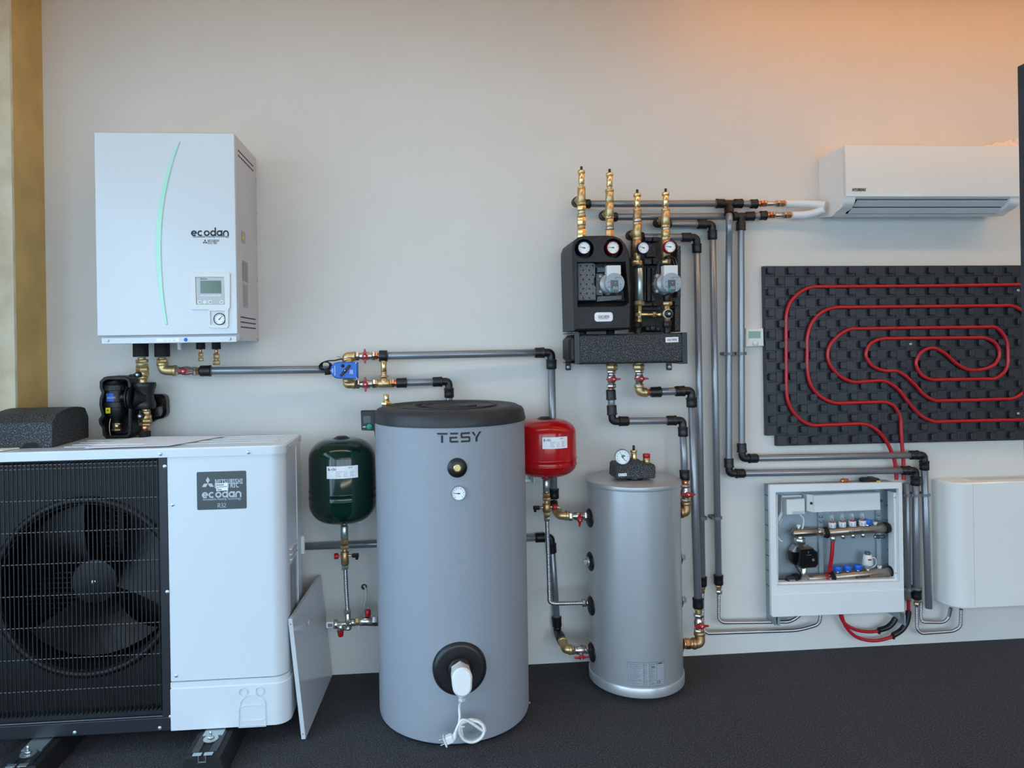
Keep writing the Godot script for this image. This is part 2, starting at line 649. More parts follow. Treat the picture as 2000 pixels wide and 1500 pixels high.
func elbow(par: Node, p: Vector3, d0: Vector3, d1: Vector3, kk := 1.0, both := true):
	var leg := 0.03 * kk
	var g := G.new()
	g.tube(fillet([p + d0 * (leg + 0.004), p, p + d1 * (leg + 0.004)], 0.02 * kk, 8), 0.0168 * kk, 18)
	part(par, "elbow", g, M.black_plastic)
	if both:
		collar(par, p + d0 * (leg + 0.02), -d0, 0.044, 0.0215 * kk)
	collar(par, p + d1 * (leg + 0.02), -d1, 0.044, 0.0215 * kk)
# a metal elbow with thick rims at its mouths
func metal_elbow(par: Node, p: Vector3, a: Vector3, b: Vector3, r := 0.017, m: Material = null):
	var g := G.new()
	g.tube(fillet([a, p, b], r * 1.5, 8), r, 20)
	g.rod(a, a + (p - a).normalized() * r * 0.7, r * 1.16, 20, 0.0015)
	g.rod(b, b + (p - b).normalized() * r * 0.7, r * 1.16, 20, 0.0015)
	part(par, "brass_elbow", g, m if m else M.brass)
func nipple(par: Node, a: Vector3, b: Vector3, r := 0.012, m: Material = null, hexed := true):
	var g := G.new()
	g.rod(a, b, r, 18, 0.001)
	if hexed:
		var d := b - a
		nut(g, a + d * 0.12, a + d * 0.5, r * 1.35)
	part(par, "adapter", g, m if m else M.copper)
# a ball valve, centre c, along d, butterfly handle towards the viewer; turn: the wings' angle from the pipe
func ball_valve(c: Vector3, d: Vector3, label: String, turn := PI / 2, front := Vector3.BACK, len := 0.088, k := 1.0, body: Material = null, off := Vector2.ZERO):
	d = d.normalized()
	var t := thing("ball_valve", c - d * len / 2, label, "valve", "ball valves on the pipe runs")
	var T := G.along(c, d, front)
	var h := len / 2
	var g := G.new()
	g.t = T
	g.lathe([Vector2(0, -h + 0.006), Vector2(0.015, -h + 0.006), Vector2(0.0155, -0.02), Vector2(0.0185, -0.014), Vector2(0.0205, -0.004), Vector2(0.0205, 0.006), Vector2(0.0175, 0.016), Vector2(0.016, 0.02), Vector2(0.0165, h - 0.006), Vector2(0, h - 0.006)], 24)
	g.rod(Vector3(0, 0, 0), Vector3(0, 0, 0.032 * k), 0.0085, 16, 0.001)
	part(t, "body", g, body if body else M.nickel)
	for s in [-1.0, 1.0]:
		g = G.new()
		g.t = T
		nut(g, Vector3(0, s * h, 0), Vector3(0, s * (h - 0.017), 0), 0.0208)
		part(t, "hex_nut", g, body if body else M.nickel)
	g = G.new()
	g.t = T * Transform3D(Basis(Vector3.BACK, turn), Vector3(off.x, off.y, 0.032 * k))
	g.rod(Vector3(0, 0, -0.002), Vector3(0, 0, 0.009), 0.0125, 24, 0.002)
	for s in [-1.0, 1.0]:
		g.prism(poly([-0.0075, 0.006 * s, 0.0075, 0.006 * s, 0.0045, 0.022 * s, 0.0032, 0.032 * s, -0.0032, 0.032 * s, -0.0045, 0.022 * s]), 0.001, 0.0065, 0.0012)
	var hd := part(t, "handle", g, M.red_handle, "red butterfly handle")
	g = G.new()
	g.t = T
	g.rod(Vector3(off.x, off.y, 0.032 * k + 0.008), Vector3(off.x, off.y, 0.032 * k + 0.013), 0.0048, 6, 0.001, -1, true)
	part(hd, "screw", g, M.zinc)
	return t
# a round instrument facing T's z axis
func gauge(par: Node, T: Transform3D, r: float, ring: Material, needle := 2.2, deep := 0.02, marks := true) -> MeshInstance3D:
	var g := G.new()
	g.t = T * Transform3D(Basis(Vector3.RIGHT, PI / 2), Vector3.ZERO)
	g.lathe([Vector2(0, -deep), Vector2(r * 0.9, -deep), Vector2(r, -deep + 0.003), Vector2(r, -0.002), Vector2(r * 0.95, 0.001), Vector2(r * 0.86, 0.001), Vector2(r * 0.84, -0.002)], 32)
	var c := part(par, "gauge", g, ring)
	g = G.new()
	g.t = T
	g.cap(disc(Vector2.ZERO, r * 0.86, 32), -0.0015, 1)
	part(c, "dial", g, M.dial_white)
	if marks:
		g = G.new()
		for i in 11:
			var a := deg_to_rad(-135 + 27.0 * i)
			g.t = T * Transform3D(Basis(Vector3.BACK, -a), Vector3.ZERO)
			g.box(Vector3(0, r * 0.68, -0.001), Vector3(r * (0.05 if i % 2 else 0.08), r * 0.16, 0.0008))
		part(c, "scale", g, M.ink_grey)
	g = G.new()
	g.t = T * Transform3D(Basis(Vector3.BACK, needle), Vector3.ZERO)
	g.prism(poly([-r * 0.06, -r * 0.2, r * 0.06, -r * 0.2, r * 0.02, r * 0.66, -r * 0.02, r * 0.66]), -0.001, 0.0002)
	g.cap(disc(Vector2.ZERO, r * 0.1, 12), 0.0004, 1)
	part(c, "needle", g, M.ink)
	return c
# a stack of turned pieces on one axis: rows of [name, from, to, radius, hex?, material]
func stacked(par: Node, o: Vector3, d: Vector3, rows: Array, k := 1.0):
	for q in rows:
		var g := G.new()
		var a: Vector3 = o + d * (q[1] * k)
		var b: Vector3 = o + d * (q[2] * k)
		if q[4]:
			nut(g, a, b, q[3] * k)
		else:
			g.rod(a, b, q[3] * k, 24, minf(0.0012, absf(q[2] - q[1]) * k * 0.3))
		part(par, q[0], g, M[q[5]])
func screw(par: Node, c: Vector3, d: Vector3, r := 0.006, m: Material = null):
	var g := G.new()
	g.rod(c - d * 0.001, c + d * 0.0015, r, 16, 0.0006)
	nut(g, c + d * 0.001, c + d * 0.004, r * 0.7)
	part(par, "screw", g, m if m else M.zinc)


func _ready():
	# ---- camera, sky, exposure
	var cam := Camera3D.new()
	cam.name = "camera"
	cam.projection = Camera3D.PROJECTION_FRUSTUM
	cam.near = 0.05
	cam.far = 200.0
	cam.size = 0.05 * 1500.0 / F
	cam.frustum_offset = Vector2(0.05 * 63.0 / F, -0.05 * 72.0 / F)
	cam.transform = Transform3D(lens_basis, EYE)
	add_child(cam)
	cam.current = true
	var env := Environment.new()
	env.background_mode = Environment.BG_SKY
	var sm := ProceduralSkyMaterial.new()
	sm.sky_top_color = Color(0.64, 0.81, 0.965)
	sm.sky_horizon_color = Color(0.83, 0.93, 1.0)
	sm.sky_curve = 0.25
	sm.ground_bottom_color = Color(0.35, 0.36, 0.33)
	sm.ground_horizon_color = Color(0.6, 0.63, 0.64)
	sm.sun_angle_max = 1.0
	sm.energy_multiplier = 1.0
	env.sky = Sky.new()
	env.sky.sky_material = sm
	env.background_energy_multiplier = 7.0
	env.tonemap_mode = Environment.TONE_MAPPER_LINEAR
	env.tonemap_exposure = 0.93
	env.sdfgi_enabled = true
	env.ssao_enabled = true
	env.ssil_enabled = true
	var we := WorldEnvironment.new()
	we.name = "world"
	we.environment = env
	add_child(we)
	make_materials()
	shell()
	strip_lamp(Vector3(2.95, 3.22, 0.36), 3.6, Color(1, 0.64, 0.27), 0.62, 0.0, "long orange cove lamp over the right half of the wall")
	strip_lamp(Vector3(-0.5, 3.12, 1.22), 2.6, Color(1, 0.955, 0.9), 0.8, 35.0, "warm white cove lamp behind the dropped ceiling, left half")
	strip_lamp(Vector3(2.85, 3.12, 1.22), 3.8, Color(1, 0.83, 0.62), 1.05, 35.0, "warm white cove lamp behind the dropped ceiling, right half")
	strip_lamp(Vector3(1.6, 2.48, 4.6), 4.0, Color(1, 0.93, 0.84), 6.0, 0.0, "long white strip lamp under the dropped ceiling")
	hydrobox()
	magnetic_filter()
	heat_pump()
	loose_left()
	left_pipes()
	vessels()
	hot_tank()
	buffer_tank()
	centre_pipes()
	pump_station()
	right_pipes()
	air_conditioner()
	floor_heating()
	manifold_cabinet()
	fan_coil()


# ---------- the room ----------
func shell():
	var g := G.new()
	g.box(Vector3(1.6, -0.05, 3.2), Vector3(7.4, 0.1, 7.0))
	struct("floor", g, M.carpet)
	g = G.new()
	g.box(Vector3(1.6, 1.65, -0.1), Vector3(7.4, 3.5, 0.2))
	struct("wall_back", g, M.wall_paint)
	g = G.new()
	g.box(Vector3(1.6, 3.4, 3.2), Vector3(7.4, 0.1, 7.0))
	struct("ceiling", g, M.ceiling_paint)
	g = G.new()
	g.box(Vector3(1.6, 2.945, 4.0), Vector3(7.4, 0.81, 5.4))
	struct("ceiling_dropped", g, M.room_paint)
	# left wall: an ochre strip beside the corner, then pale stucco up to the side window
	g = G.new()
	g.box(Vector3(-1.83, 1.675, 0.115), Vector3(0.4, 3.35, 0.23))
	struct("trim_1", g, M.ochre_paint)
	g = G.new()
	g.box(Vector3(-1.99, 1.675, 6.3), Vector3(0.2, 3.35, 0.6))
	g.box(Vector3(-1.99, 3.03, 3.2), Vector3(0.2, 0.64, 6.0))
	g.box(Vector3(-1.99, 1.675, 0.5), Vector3(0.2, 3.35, 0.6))
	struct("wall_left", g, M.room_paint)
	g = G.new()
	g.box(Vector3(-1.86, 1.675, 0.238), Vector3(0.46, 3.35, 0.016))
	struct("trim_2", g, M.stucco)
	g = G.new()
	g.box(Vector3(5.2, 1.675, 1.95), Vector3(0.2, 3.35, 4.5))
	g.box(Vector3(5.2, 1.675, 6.45), Vector3(0.2, 3.35, 0.5))
	g.box(Vector3(5.2, 3.03, 5.2), Vector3(0.2, 0.64, 2.1))
	struct("wall_right", g, M.room_paint)
	# the street side: one long shop window with slim mullions
	g = G.new()
	g.box(Vector3(4.9, 1.675, 6.6), Vector3(0.6, 3.35, 0.2))
	g.box(Vector3(1.35, 3.03, 6.6), Vector3(6.6, 0.64, 0.2))
	struct("wall_front", g, M.room_paint)
	for q in [["window_1", -1.9, 4.6, true, 0.0], ["window_2", 0.8, 6.0, false, -1.99], ["window_3", 4.2, 6.2, false, 5.2]]:
		g = G.new()
		var n := 4
		for i in n + 1:
			var s: float = lerpf(q[1], q[2], float(i) / n)
			g.box(Vector3(s, 1.36, 6.6) if q[3] else Vector3(q[4], 1.36, s), Vector3(0.06, 2.72, 0.1) if q[3] else Vector3(0.1, 2.72, 0.06))
		var mid: float = (q[1] + q[2]) / 2
		for y in [0.04, 2.68]:
			g.box(Vector3(mid, y, 6.6) if q[3] else Vector3(q[4], y, mid), Vector3(q[2] - q[1], 0.08, 0.1) if q[3] else Vector3(0.1, 0.08, q[2] - q[1]))
		var w := struct(q[0], g, M.frame_dark)
		g = G.new()
		g.box(Vector3(mid, 1.36, 6.6) if q[3] else Vector3(q[4], 1.36, mid), Vector3(q[2] - q[1], 2.64, 0.006) if q[3] else Vector3(0.006, 2.64, q[2] - q[1]))
		part(w, "pane", g, M.window_glass)
	g = G.new()
	g.box(Vector3(0, -0.2, 0), Vector3(120, 0.1, 120))
	struct("ground_outside", g, M.paving)


# a strip lamp under the ceiling
func strip_lamp(c: Vector3, len: float, tint: Color, power: float, tilt: float, label: String):
	var t := thing("strip_lamp", c, label, "lamp")
	var g := G.new()
	var B := Basis(Vector3.RIGHT, deg_to_rad(tilt))
	g.t = Transform3D(B, c)
	g.box(Vector3(0, 0.032, 0), Vector3(len, 0.044, 0.09), 0.004)
	part(t, "housing", g, M.frame_dark)
	var m := mat("lamp_glow_%d" % M.size(), tint, 0.5)
	m.emission_enabled = true
	m.emission = tint
	m.emission_energy_multiplier = 3.0
	g = G.new()
	g.t = Transform3D(B, c)
	g.box(Vector3.ZERO, Vector3(len - 0.04, 0.02, 0.07), 0.004)
	part(t, "diffuser", g, m)
	var l := AreaLight3D.new()
	l.name = "strip_lamp_light"
	l.area_size = Vector2(len - 0.04, 0.07)
	l.area_range = 12.0
	l.light_color = tint
	l.light_energy = power
	l.shadow_enabled = true
	l.position = B * Vector3(0, -0.015, 0)
	l.rotation_degrees = Vector3(-90 + tilt, 0, 0)
	t.add_child(l)


# ---------- the white box on the wall, left ----------
func hydrobox():
	var zf := 0.36
	var tl := P(182, 257, zf)
	var br := P(466.5, 659, zf)
	var x0 := -1.262
	var x1 := -0.727
	var y1 := tl.y
	var y0 := br.y
	var t := thing("hydrobox", Vector3((x0 + x1) / 2, y0 - 0.03, 0), "white wall-hung heating unit with a curved mint stripe and a small display", "heating unit")
	var g := G.new()
	g.box(Vector3((x0 + x1) / 2 + 0.003, (y0 + y1) / 2 - 0.008, 0.17), Vector3(x1 - x0 - 0.006, y1 - y0 + 0.01, 0.338), 0.002)
	var body := part(t, "body", g, M.unit_side)
	g = G.new()
	g.box(Vector3((x0 + x1) / 2, (y0 + y1) / 2 + 0.006, 0.349), Vector3(x1 - x0, y1 - y0 - 0.014, 0.022), 0.004)
	var door := part(t, "front_panel", g, M.white_coat)
	g = G.new()
	g.box(Vector3((x0 + x1) / 2 + 0.004, y0 - 0.006, 0.345), Vector3(x1 - x0 - 0.02, 0.024, 0.02), 0.002)
	var strip := part(t, "bottom_strip", g, M.white_coat)
	for x in [x0 + 0.04, x1 - 0.03]:
		screw(strip, Vector3(x, y0 - 0.005, 0.355), Vector3.BACK, 0.0055)
	g = G.new()
	g.cap(disc(Vector2(P(362, 653, zf).x, y0 - 0.006), 0.0075, 20), 0.3556, 1)
	part(strip, "blue_seal", g, M.blue_print)
	g = G.new()
	g.t.origin = Vector3(P(325, 654, zf).x, y0 - 0.006, 0.3555)
	g.face(-0.04, -0.007, 0.045, 0.007, 0)
	part(strip, "sticker", g, M.print_vessel)
	# the tapering curved stripe
	var a := []
	var b := []
	for i in 33:
		var s := i / 32.0
		var w := 4.3 * pow(sin(PI * clampf(s * 0.94 + 0.03, 0, 1)), 0.7) + 1.2
		var x := 310.5 + 40.0 * pow((s - 0.555) / 0.555, 2.0) * (1.0 if s < 0.555 else 0.62) - 1.0
		var y := lerpf(277, 634, s)
		var q := P(x + w, y, zf)
		a.append(Vector2(q.x, q.y))
		q = P(x - w, y, zf)
		b.append(Vector2(q.x, q.y))
	b.reverse()
	var outline := PackedVector2Array(a + b)
	g = G.new()
	g.prism(outline, 0.355, 0.3635, 0.0015)
	var st := part(door, "stripe", g, M.mint, "mint green glossy stripe")
	g = G.new()
	var inner := G.inset(G.ccw(outline), -0.0016)
	g.prism(inner, 0.355, 0.3615, 0.0005)
	part(st, "stripe_edge", g, M.white_coat)
	# lettering
	var z := zf + 0.0004
	for q in [["Renewable Heating Technology", 412, 462.5, 66, 5, "ink", 400], ["MITSUBISHI", 417, 470, 21, 4.2, "ink", 400], ["ELECTRIC", 415.5, 474.5, 18, 4.2, "ink", 400]]:
		g = G.new()
		g.text(q[0], P(q[1], q[2], z), q[3] / 483.0, q[4] / 483.0, 0.0006, "Droid Sans", q[6])
		part(door, "lettering", g, M[q[5]])
	g = G.new()
	round_word(g, P(410, 455.5, z), 70 / 483.0)
	part(door, "lettering", g, M.ink)
	g = G.new()
	diamonds(g, P(400.5, 472.5, z), 0.0052)
	part(door, "emblem", g, M.ink)
	# display surround, display and pressure gauge
	var o1 := ppoly([371, 532, 447, 532, 450, 535, 450, 601, 447, 605, 447, 638, 444, 641, 411, 641, 408, 638, 408, 605, 375, 605, 373, 602], zf)
	g = G.new()
	var hole1 := ppoly([382, 541, 438, 541, 440, 595, 384, 595], zf)
	var hole2 := ppoly([410.5, 607, 440, 607, 441, 635, 411.5, 635], zf)
	g.prism(o1, 0.358, 0.3655, 0.0012, [hole1, hole2])
	var bz := part(door, "display_surround", g, M.white_plastic)
	g = G.new()
	g.prism(ppoly([382.6, 541.6, 437.5, 541.6, 439.5, 594.5, 384.6, 594.5], zf), 0.358, 0.363, 0.0008)
	part(door, "display_panel", g, M.pale_grey)
	g = G.new()
	g.prism(ppoly([391, 548, 432, 548, 432.5, 573, 391.5, 573], zf + 0.003), 0.3625, 0.3636)
	part(door, "screen", g, M.screen_dark)
	for i in 4:
		g = G.new()
		var c := P(396 + i * 10.8, 578, zf)
		g.box(Vector3(c.x, c.y, 0.3635), Vector3(0.0185, 0.0055, 0.002), 0.0006)
		part(door, "button", g, M.white_plastic)
	for x in [390, 400.5, 410.5, 433]:
		g = G.new()
		var c := P(x, 590, zf)
		g.prism(disc(Vector2(c.x, c.y), 0.0078, 18), 0.3625, 0.364, 0.0006)
		part(door, "button", g, M.white_plastic)
	for x in [390.5, 411, 433]:
		g = G.new()
		var c := P(x, 590, zf)
		g.box(Vector3(c.x, c.y, 0.3641), Vector3(0.006, 0.004, 0.0004))
		part(door, "button_mark", g, M.ink_grey)
	g = G.new()
	diamonds(g, P(393, 545, 0.3633), 0.0022)
	g.text("MITSUBISHI", P(400, 545, 0.3633), 0.02, 0.003)
	part(door, "display_print", g, M.ink)
	gauge(door, Transform3D(Basis.IDENTITY, P(428.5, 623, 0.3655)), 0.0238, M.ink, -0.72, 0.006)
	# vents, stickers and screws on the right side
	var vents := G.new()
	for row in [[0.055, 0.075], [0.72, 0.74, 0.76]]:
		for f in row:
			for i in 11:
				var y: float = y1 - f - (0.0 if f < 0.5 else 0.006)
				vents.box(Vector3(x1 + 0.0003, y, 0.30 - i * 0.0235), Vector3(0.0012, 0.0055, 0.0165))
	part(body, "vent_slots", vents, M.black_rubber, "", "stuff")
	for q in [[1.93, 0.245, 0.06, 0.05, "print_side"], [1.79, 0.225, 0.09, 0.085, "print_rating"], [1.69, 0.225, 0.08, 0.1, "print_side"]]:
		g = G.new()
		g.t = Transform3D(Basis(Vector3.UP, PI / 2), Vector3(x1 + 0.0008, q[0], q[1]))
		g.face(-q[2] / 2, -q[3] / 2, q[2] / 2, q[3] / 2, 0)
		part(body, "sticker", g, M[q[4]])
	g = G.new()
	g.t = Transform3D(Basis(Vector3.UP, PI / 2), Vector3(x1 + 0.001, 1.932, 0.252))
	g.prism(poly([-0.014, -0.014, 0.014, -0.014, 0, 0.02]), 0, 0.0004)
	part(body, "warning_mark", g, M.yellow)
	for q in [[y1 - 0.11, 0.012], [y1 - 0.25, 0.012], [y1 - 0.55, 0.012], [y0 - 0.004, 0.3], [y0 - 0.004, 0.16], [y0 - 0.004, 0.03]]:
		screw(body, Vector3(x1, q[0], q[1]), Vector3.RIGHT, 0.004)
	# pipe stubs underneath
	for x in [275, 317]:
		g = G.new()
		var c := P(x, 697, 0.1)
		g.rod(c, Vector3(c.x, y0, 0.1), 0.031, 28, 0.002)
		part(t, "insulation_sleeve", g, M.black_rubber, "black foam pipe sleeve")
	g = G.new()
	var q2 := P(351, 683, 0.1)
	g.rod(q2, Vector3(q2.x, y0, 0.1), 0.0095, 18)
	part(t, "drain_stub", g, M.white_plastic)
	for q in [[392, 0.8], [422.5, 1.05]]:
		var c := P(q[0], 682, 0.12)
		g = G.new()
		g.rod(c, Vector3(c.x, y0, 0.12), 0.0185, 20, 0.001)
		var s := part(t, "insulation_sleeve", g, M.black_rubber)
		stacked(s, c, Vector3.DOWN, [["copper_tube", -0.005, 0.02, 0.0068, false, "copper"], ["flare_nut", 0.018, 0.04, 0.0125, true, "brass"], ["flare_neck", 0.04, 0.046, 0.008, false, "brass"], ["flare_nut", 0.045, 0.064, 0.0145, true, "brass"]], q[1])
# the word ecodan in round strokes, w wide, its small letters centred on c
func round_word(g: G, c: Vector3, w: float):
	var d := w / 6.4
	var s := d * 0.235
	var r := d / 2 - s / 2
	var x := c.x - w / 2 + d / 2
	var arc := func(cx: float, a0: float, a1: float):
		var p := PackedVector2Array()
		for i in 25:
			var a := deg_to_rad(lerpf(a0, a1, i / 24.0))
			p.append(Vector2(cx + cos(a) * (r + s / 2), c.y + sin(a) * (r + s / 2)))
		for i in 25:
			var a := deg_to_rad(lerpf(a1, a0, i / 24.0))
			p.append(Vector2(cx + cos(a) * (r - s / 2), c.y + sin(a) * (r - s / 2)))
		g.prism(p, c.z, c.z + 0.0005)
	var box := func(x0: float, y0: float, x1: float, y1: float):
		g.prism(PackedVector2Array([Vector2(x0, c.y + y0), Vector2(x1, c.y + y0), Vector2(x1, c.y + y1), Vector2(x0, c.y + y1)]), c.z, c.z + 0.00052)
	for ch in "ecodan":
		match ch:
			"e":
				arc.call(x, 0.0, 315.0)
				box.call(x - r, -s / 2, x + r + s / 2, s / 2)
			"c":
				arc.call(x, 48.0, 312.0)
			"n":
				arc.call(x, 0.0, 180.0)
				box.call(x - d / 2, -d / 2, x - d / 2 + s, 0.0)
				box.call(x + d / 2 - s, -d / 2, x + d / 2, 0.0)
			_:
				arc.call(x, 0.0, 180.0)
				arc.call(x, 180.0, 360.0)
				if ch != "o":
					box.call(x + d / 2 - s, -d / 2, x + d / 2, d if ch == "d" else d / 2)
		x += d * 1.08
func diamonds(g: G, c: Vector3, s: float):
	for a in [0.0, TAU / 3, -TAU / 3]:
		var k := g.t
		g.t = g.t * Transform3D(Basis(Vector3.BACK, a), c)
		g.prism(poly([0, 0, s * 0.58, s, 0, s * 2, -s * 0.58, s]), 0, 0.0005)
		g.t = k


# ---------- dirt filter in its opened black shell, below the white box ----------
func magnetic_filter():
	var z := 0.1
	var o := P(275, 790, z)
	var t := thing("dirt_filter", P(270, 850, z), "black magnetic dirt filter in an open foam shell with a blue label", "filter")
	var out := [203, 737, 210, 735, 246, 735, 254, 739, 257, 748, 257, 796, 258, 800, 258, 846, 252, 855, 208, 857, 201, 850, 200, 836, 194, 828, 193, 819, 199, 811, 196, 800, 194, 790, 195, 778, 199, 767, 195, 758, 195, 745]
	var pl := ppoly(out, 0.13)
	var g := G.new()
	g.prism(pl, 0.02, 0.045, 0)
	var hole := G.inset(G.ccw(pl), 0.0125)
	g.prism(pl, 0.045, 0.135, 0.003, [hole])
	part(t, "foam_shell", g, M.foam_dark)
	# canister
	var c := P(228, 760, 0.1)
	var top := P(228, 752, 0.1)
	g = G.new()
	g.t = Transform3D(Basis.IDENTITY, P(228, 826, 0.1))
	var k := 1.0 / 446
	g.lathe([Vector2(0, 0), Vector2(9 * k, 0), Vector2(10 * k, 8 * k), Vector2(18 * k, 18 * k), Vector2(18.5 * k, 30 * k), Vector2(20.5 * k, 31 * k), Vector2(20.5 * k, 40 * k), Vector2(19 * k, 41 * k), Vector2(19 * k, 62 * k), Vector2(21.5 * k, 63 * k), Vector2(21.5 * k, 72 * k), Vector2(18 * k, 74 * k), Vector2(15 * k, 79 * k), Vector2(0, 80 * k)], 32)
	var can := part(t, "canister", g, M.black_plastic)
	g = G.new()
	for i in 20:
		var a := TAU * i / 20
		g.t = Transform3D(Basis(Vector3.UP, a), P(228, 758.5, 0.1))
		g.box(Vector3(0, 0, 21.5 * k), Vector3(0.004, 0.018, 0.004), 0.001)
	part(can, "grip_ribs", g, M.black_plastic, "", "stuff")
	g = G.new()
	nut(g, P(224, 752, 0.12), P(224, 744, 0.12), 0.0085)
	part(can, "brass_plug", g, M.brass_bright)
	# labels bent round the canister
	g = G.new()
	g.face(-0.02, -0.017, 0.023, 0.017, 0.0004, 8)
	g.bend(19 * k, Transform3D(Basis(Vector3.UP, -0.06), P(226, 775, 0.1)))
	var lb := part(can, "label", g, M.blue_print, "blue label")
	g = G.new()
	g.text("CALEFFI", Vector3(0.001, -0.001, 0.0007), 0.034, 0.008)
	g.box(Vector3(0.001, 0.012, 0.0006), Vector3(0.042, 0.008, 0.0004))
	g.bend(19 * k, Transform3D(Basis(Vector3.UP, -0.06), P(226, 775, 0.1)))
	part(lb, "label_print", g, M.ink_silver)
	g = G.new()
	g.face(-0.0115, -0.0115, 0.0115, 0.0115, 0.0005, 4)
	g.bend(20.5 * k, Transform3D(Basis(Vector3.UP, -0.3), P(226, 800, 0.1)))
	lb = part(can, "warning_label", g, M.yellow, "yellow warning label")
	g = G.new()
	g.prism(poly([-0.006, -0.003, 0.006, -0.003, 0, 0.007]), 0.0005, 0.0008)
	g.box(Vector3(0, -0.007, 0.0007), Vector3(0.014, 0.0015, 0.0004))
	g.bend(20.5 * k, Transform3D(Basis(Vector3.UP, -0.3), P(226, 800, 0.1)))
	part(lb, "label_print", g, M.ink)
	# drain cock under the canister
	stacked(can, P(228, 825, 0.1), Vector3.DOWN, [["drain_nut", 0, 0.012, 0.019, true, "brass"], ["drain_body", 0.012, 0.026, 0.016, false, "brass"], ["drain_cap", 0.026, 0.036, 0.0205, true, "brass"]])
	g = G.new()
	g.rod(P(228, 832, 0.11), P(228, 832, 0.125), 0.008, 16, 0.002)
	part(can, "drain_screw", g, M.brass_bright)
	g = G.new()
	g.tube(smooth([P(216, 818, 0.125), P(213.5, 830, 0.127), P(214, 842, 0.127), P(216.5, 852, 0.125)], 0.006), 0.0018, 8)
	part(t, "wire_lever", g, M.steel)
	# insulated tee body: upright sleeve, side flange and the neck to the canister
	g = G.new()
	g.t = Transform3D(Basis.IDENTITY, P(283, 798, 0.1))
	var r := 0.0445
	g.lathe([Vector2(0, 0), Vector2(r - 0.004, 0), Vector2(r, 0.005), Vector2(r, 0.024), Vector2(r * 0.88, 0.036), Vector2(r * 0.8, 0.056), Vector2(r * 0.88, 0.08), Vector2(r, 0.09), Vector2(r + 0.002, 0.106), Vector2(r - 0.001, 0.111), Vector2(0, 0.111)], 32)
	part(t, "tee_insulation", g, M.black_plastic)
	g = G.new()
	var fc := P(259, 777, 0.135)
	g.rod(fc, P(284, 780, 0.11), 0.038, 28, 0.004, 0.03)
	g.rod(P(254.5, 777, 0.135), fc, 0.046, 32, 0.003)
	g.rod(P(249.5, 777, 0.135), P(253, 777, 0.135), 0.0455, 32, 0.0015)
	g.rod(P(246.5, 777, 0.135), P(251, 777, 0.135), 0.034, 32, 0.0015)
	g.rod(P(234, 776, 0.115), P(250, 776, 0.12), 0.017, 24)
	part(t, "side_flange", g, M.black_plastic)
	# the other half of the shell, behind
	g = G.new()
	g.prism(ppoly([287, 770, 317, 770, 323, 774, 325, 781, 326, 806, 323, 813, 318, 817, 306, 819, 294, 826, 270, 822, 255, 816], 0.04), 0.004, 0.055, 0.012)
	part(t, "rear_shell", g, M.black_gloss)
	# brass column above with its lever valve
	var up := P(277, 698, 0.1)
	var dn := (P(279.5, 748, 0.1) - up).normalized()
	var t2 := thing("brass_lever_valve", P(279.5, 748, 0.1), "brass valve column with a black lever above the dirt filter", "valve")
	stacked(t2, up, dn, [["thread", 0, 0.012, 0.016, false, "brass"], ["hex_nut", 0.008, 0.024, 0.0255, true, "brass"], ["union_nut", 0.027, 0.034, 0.024, false, "brass"], ["hex_nut", 0.035, 0.042, 0.0265, true, "brass"], ["body", 0.042, 0.062, 0.0265, true, "brass"], ["body", 0.06, 0.08, 0.0255, false, "brass"], ["neck", 0.08, 0.092, 0.021, false, "brass"], ["tail", 0.09, 0.117, 0.0165, false, "brass"]])
	lever(t2, P(269, 732, 0.14), Vector2(-0.034, -0.003))
	var u2 := P(285, 797, 0.1)
	dn = (P(283, 846, 0.1) - u2).normalized()
	t2 = thing("brass_lever_valve", P(283, 857, 0.1), "brass valve with a black upright lever under the dirt filter", "valve")
	stacked(t2, u2, dn, [["tail", 0, 0.02, 0.0165, false, "brass"], ["neck", 0.01, 0.03, 0.02, true, "brass"], ["body", 0.028, 0.05, 0.0245, false, "brass"], ["hex_nut", 0.045, 0.062, 0.0275, true, "brass"], ["hex_nut", 0.063, 0.076, 0.026, true, "brass"], ["copper_tail", 0.07, 0.1, 0.0155, false, "copper"], ["coupling", 0.098, 0.3, 0.0235, false, "black_rubber"]])
	lever(t2, P(274, 813, 0.14), Vector2(0.001, 0.026), true)
func lever(par: Node, c: Vector3, d: Vector2, double := false):
	var g := G.new()
	g.rod(c - Vector3(0, 0, 0.035), c + Vector3(0, 0, 0.006), 0.0125, 24, 0.002)
	var e := Vector3(d.x, d.y, 0.002)
	var w := Vector3(-d.y, d.x, 0).normalized()
	for s in ([1.0, -1.0] if double else [1.0]):
		g.rod(c, c + e * s, 0.0075, 12, 0.002, 0.0042)
	var h := part(par, "lever", g, M.black_plastic, "black plastic lever")
	g = G.new()
	g.rod(c, c + Vector3(0, 0, 0.009), 0.0062, 16, 0.001)
	part(h, "screw", g, M.zinc)


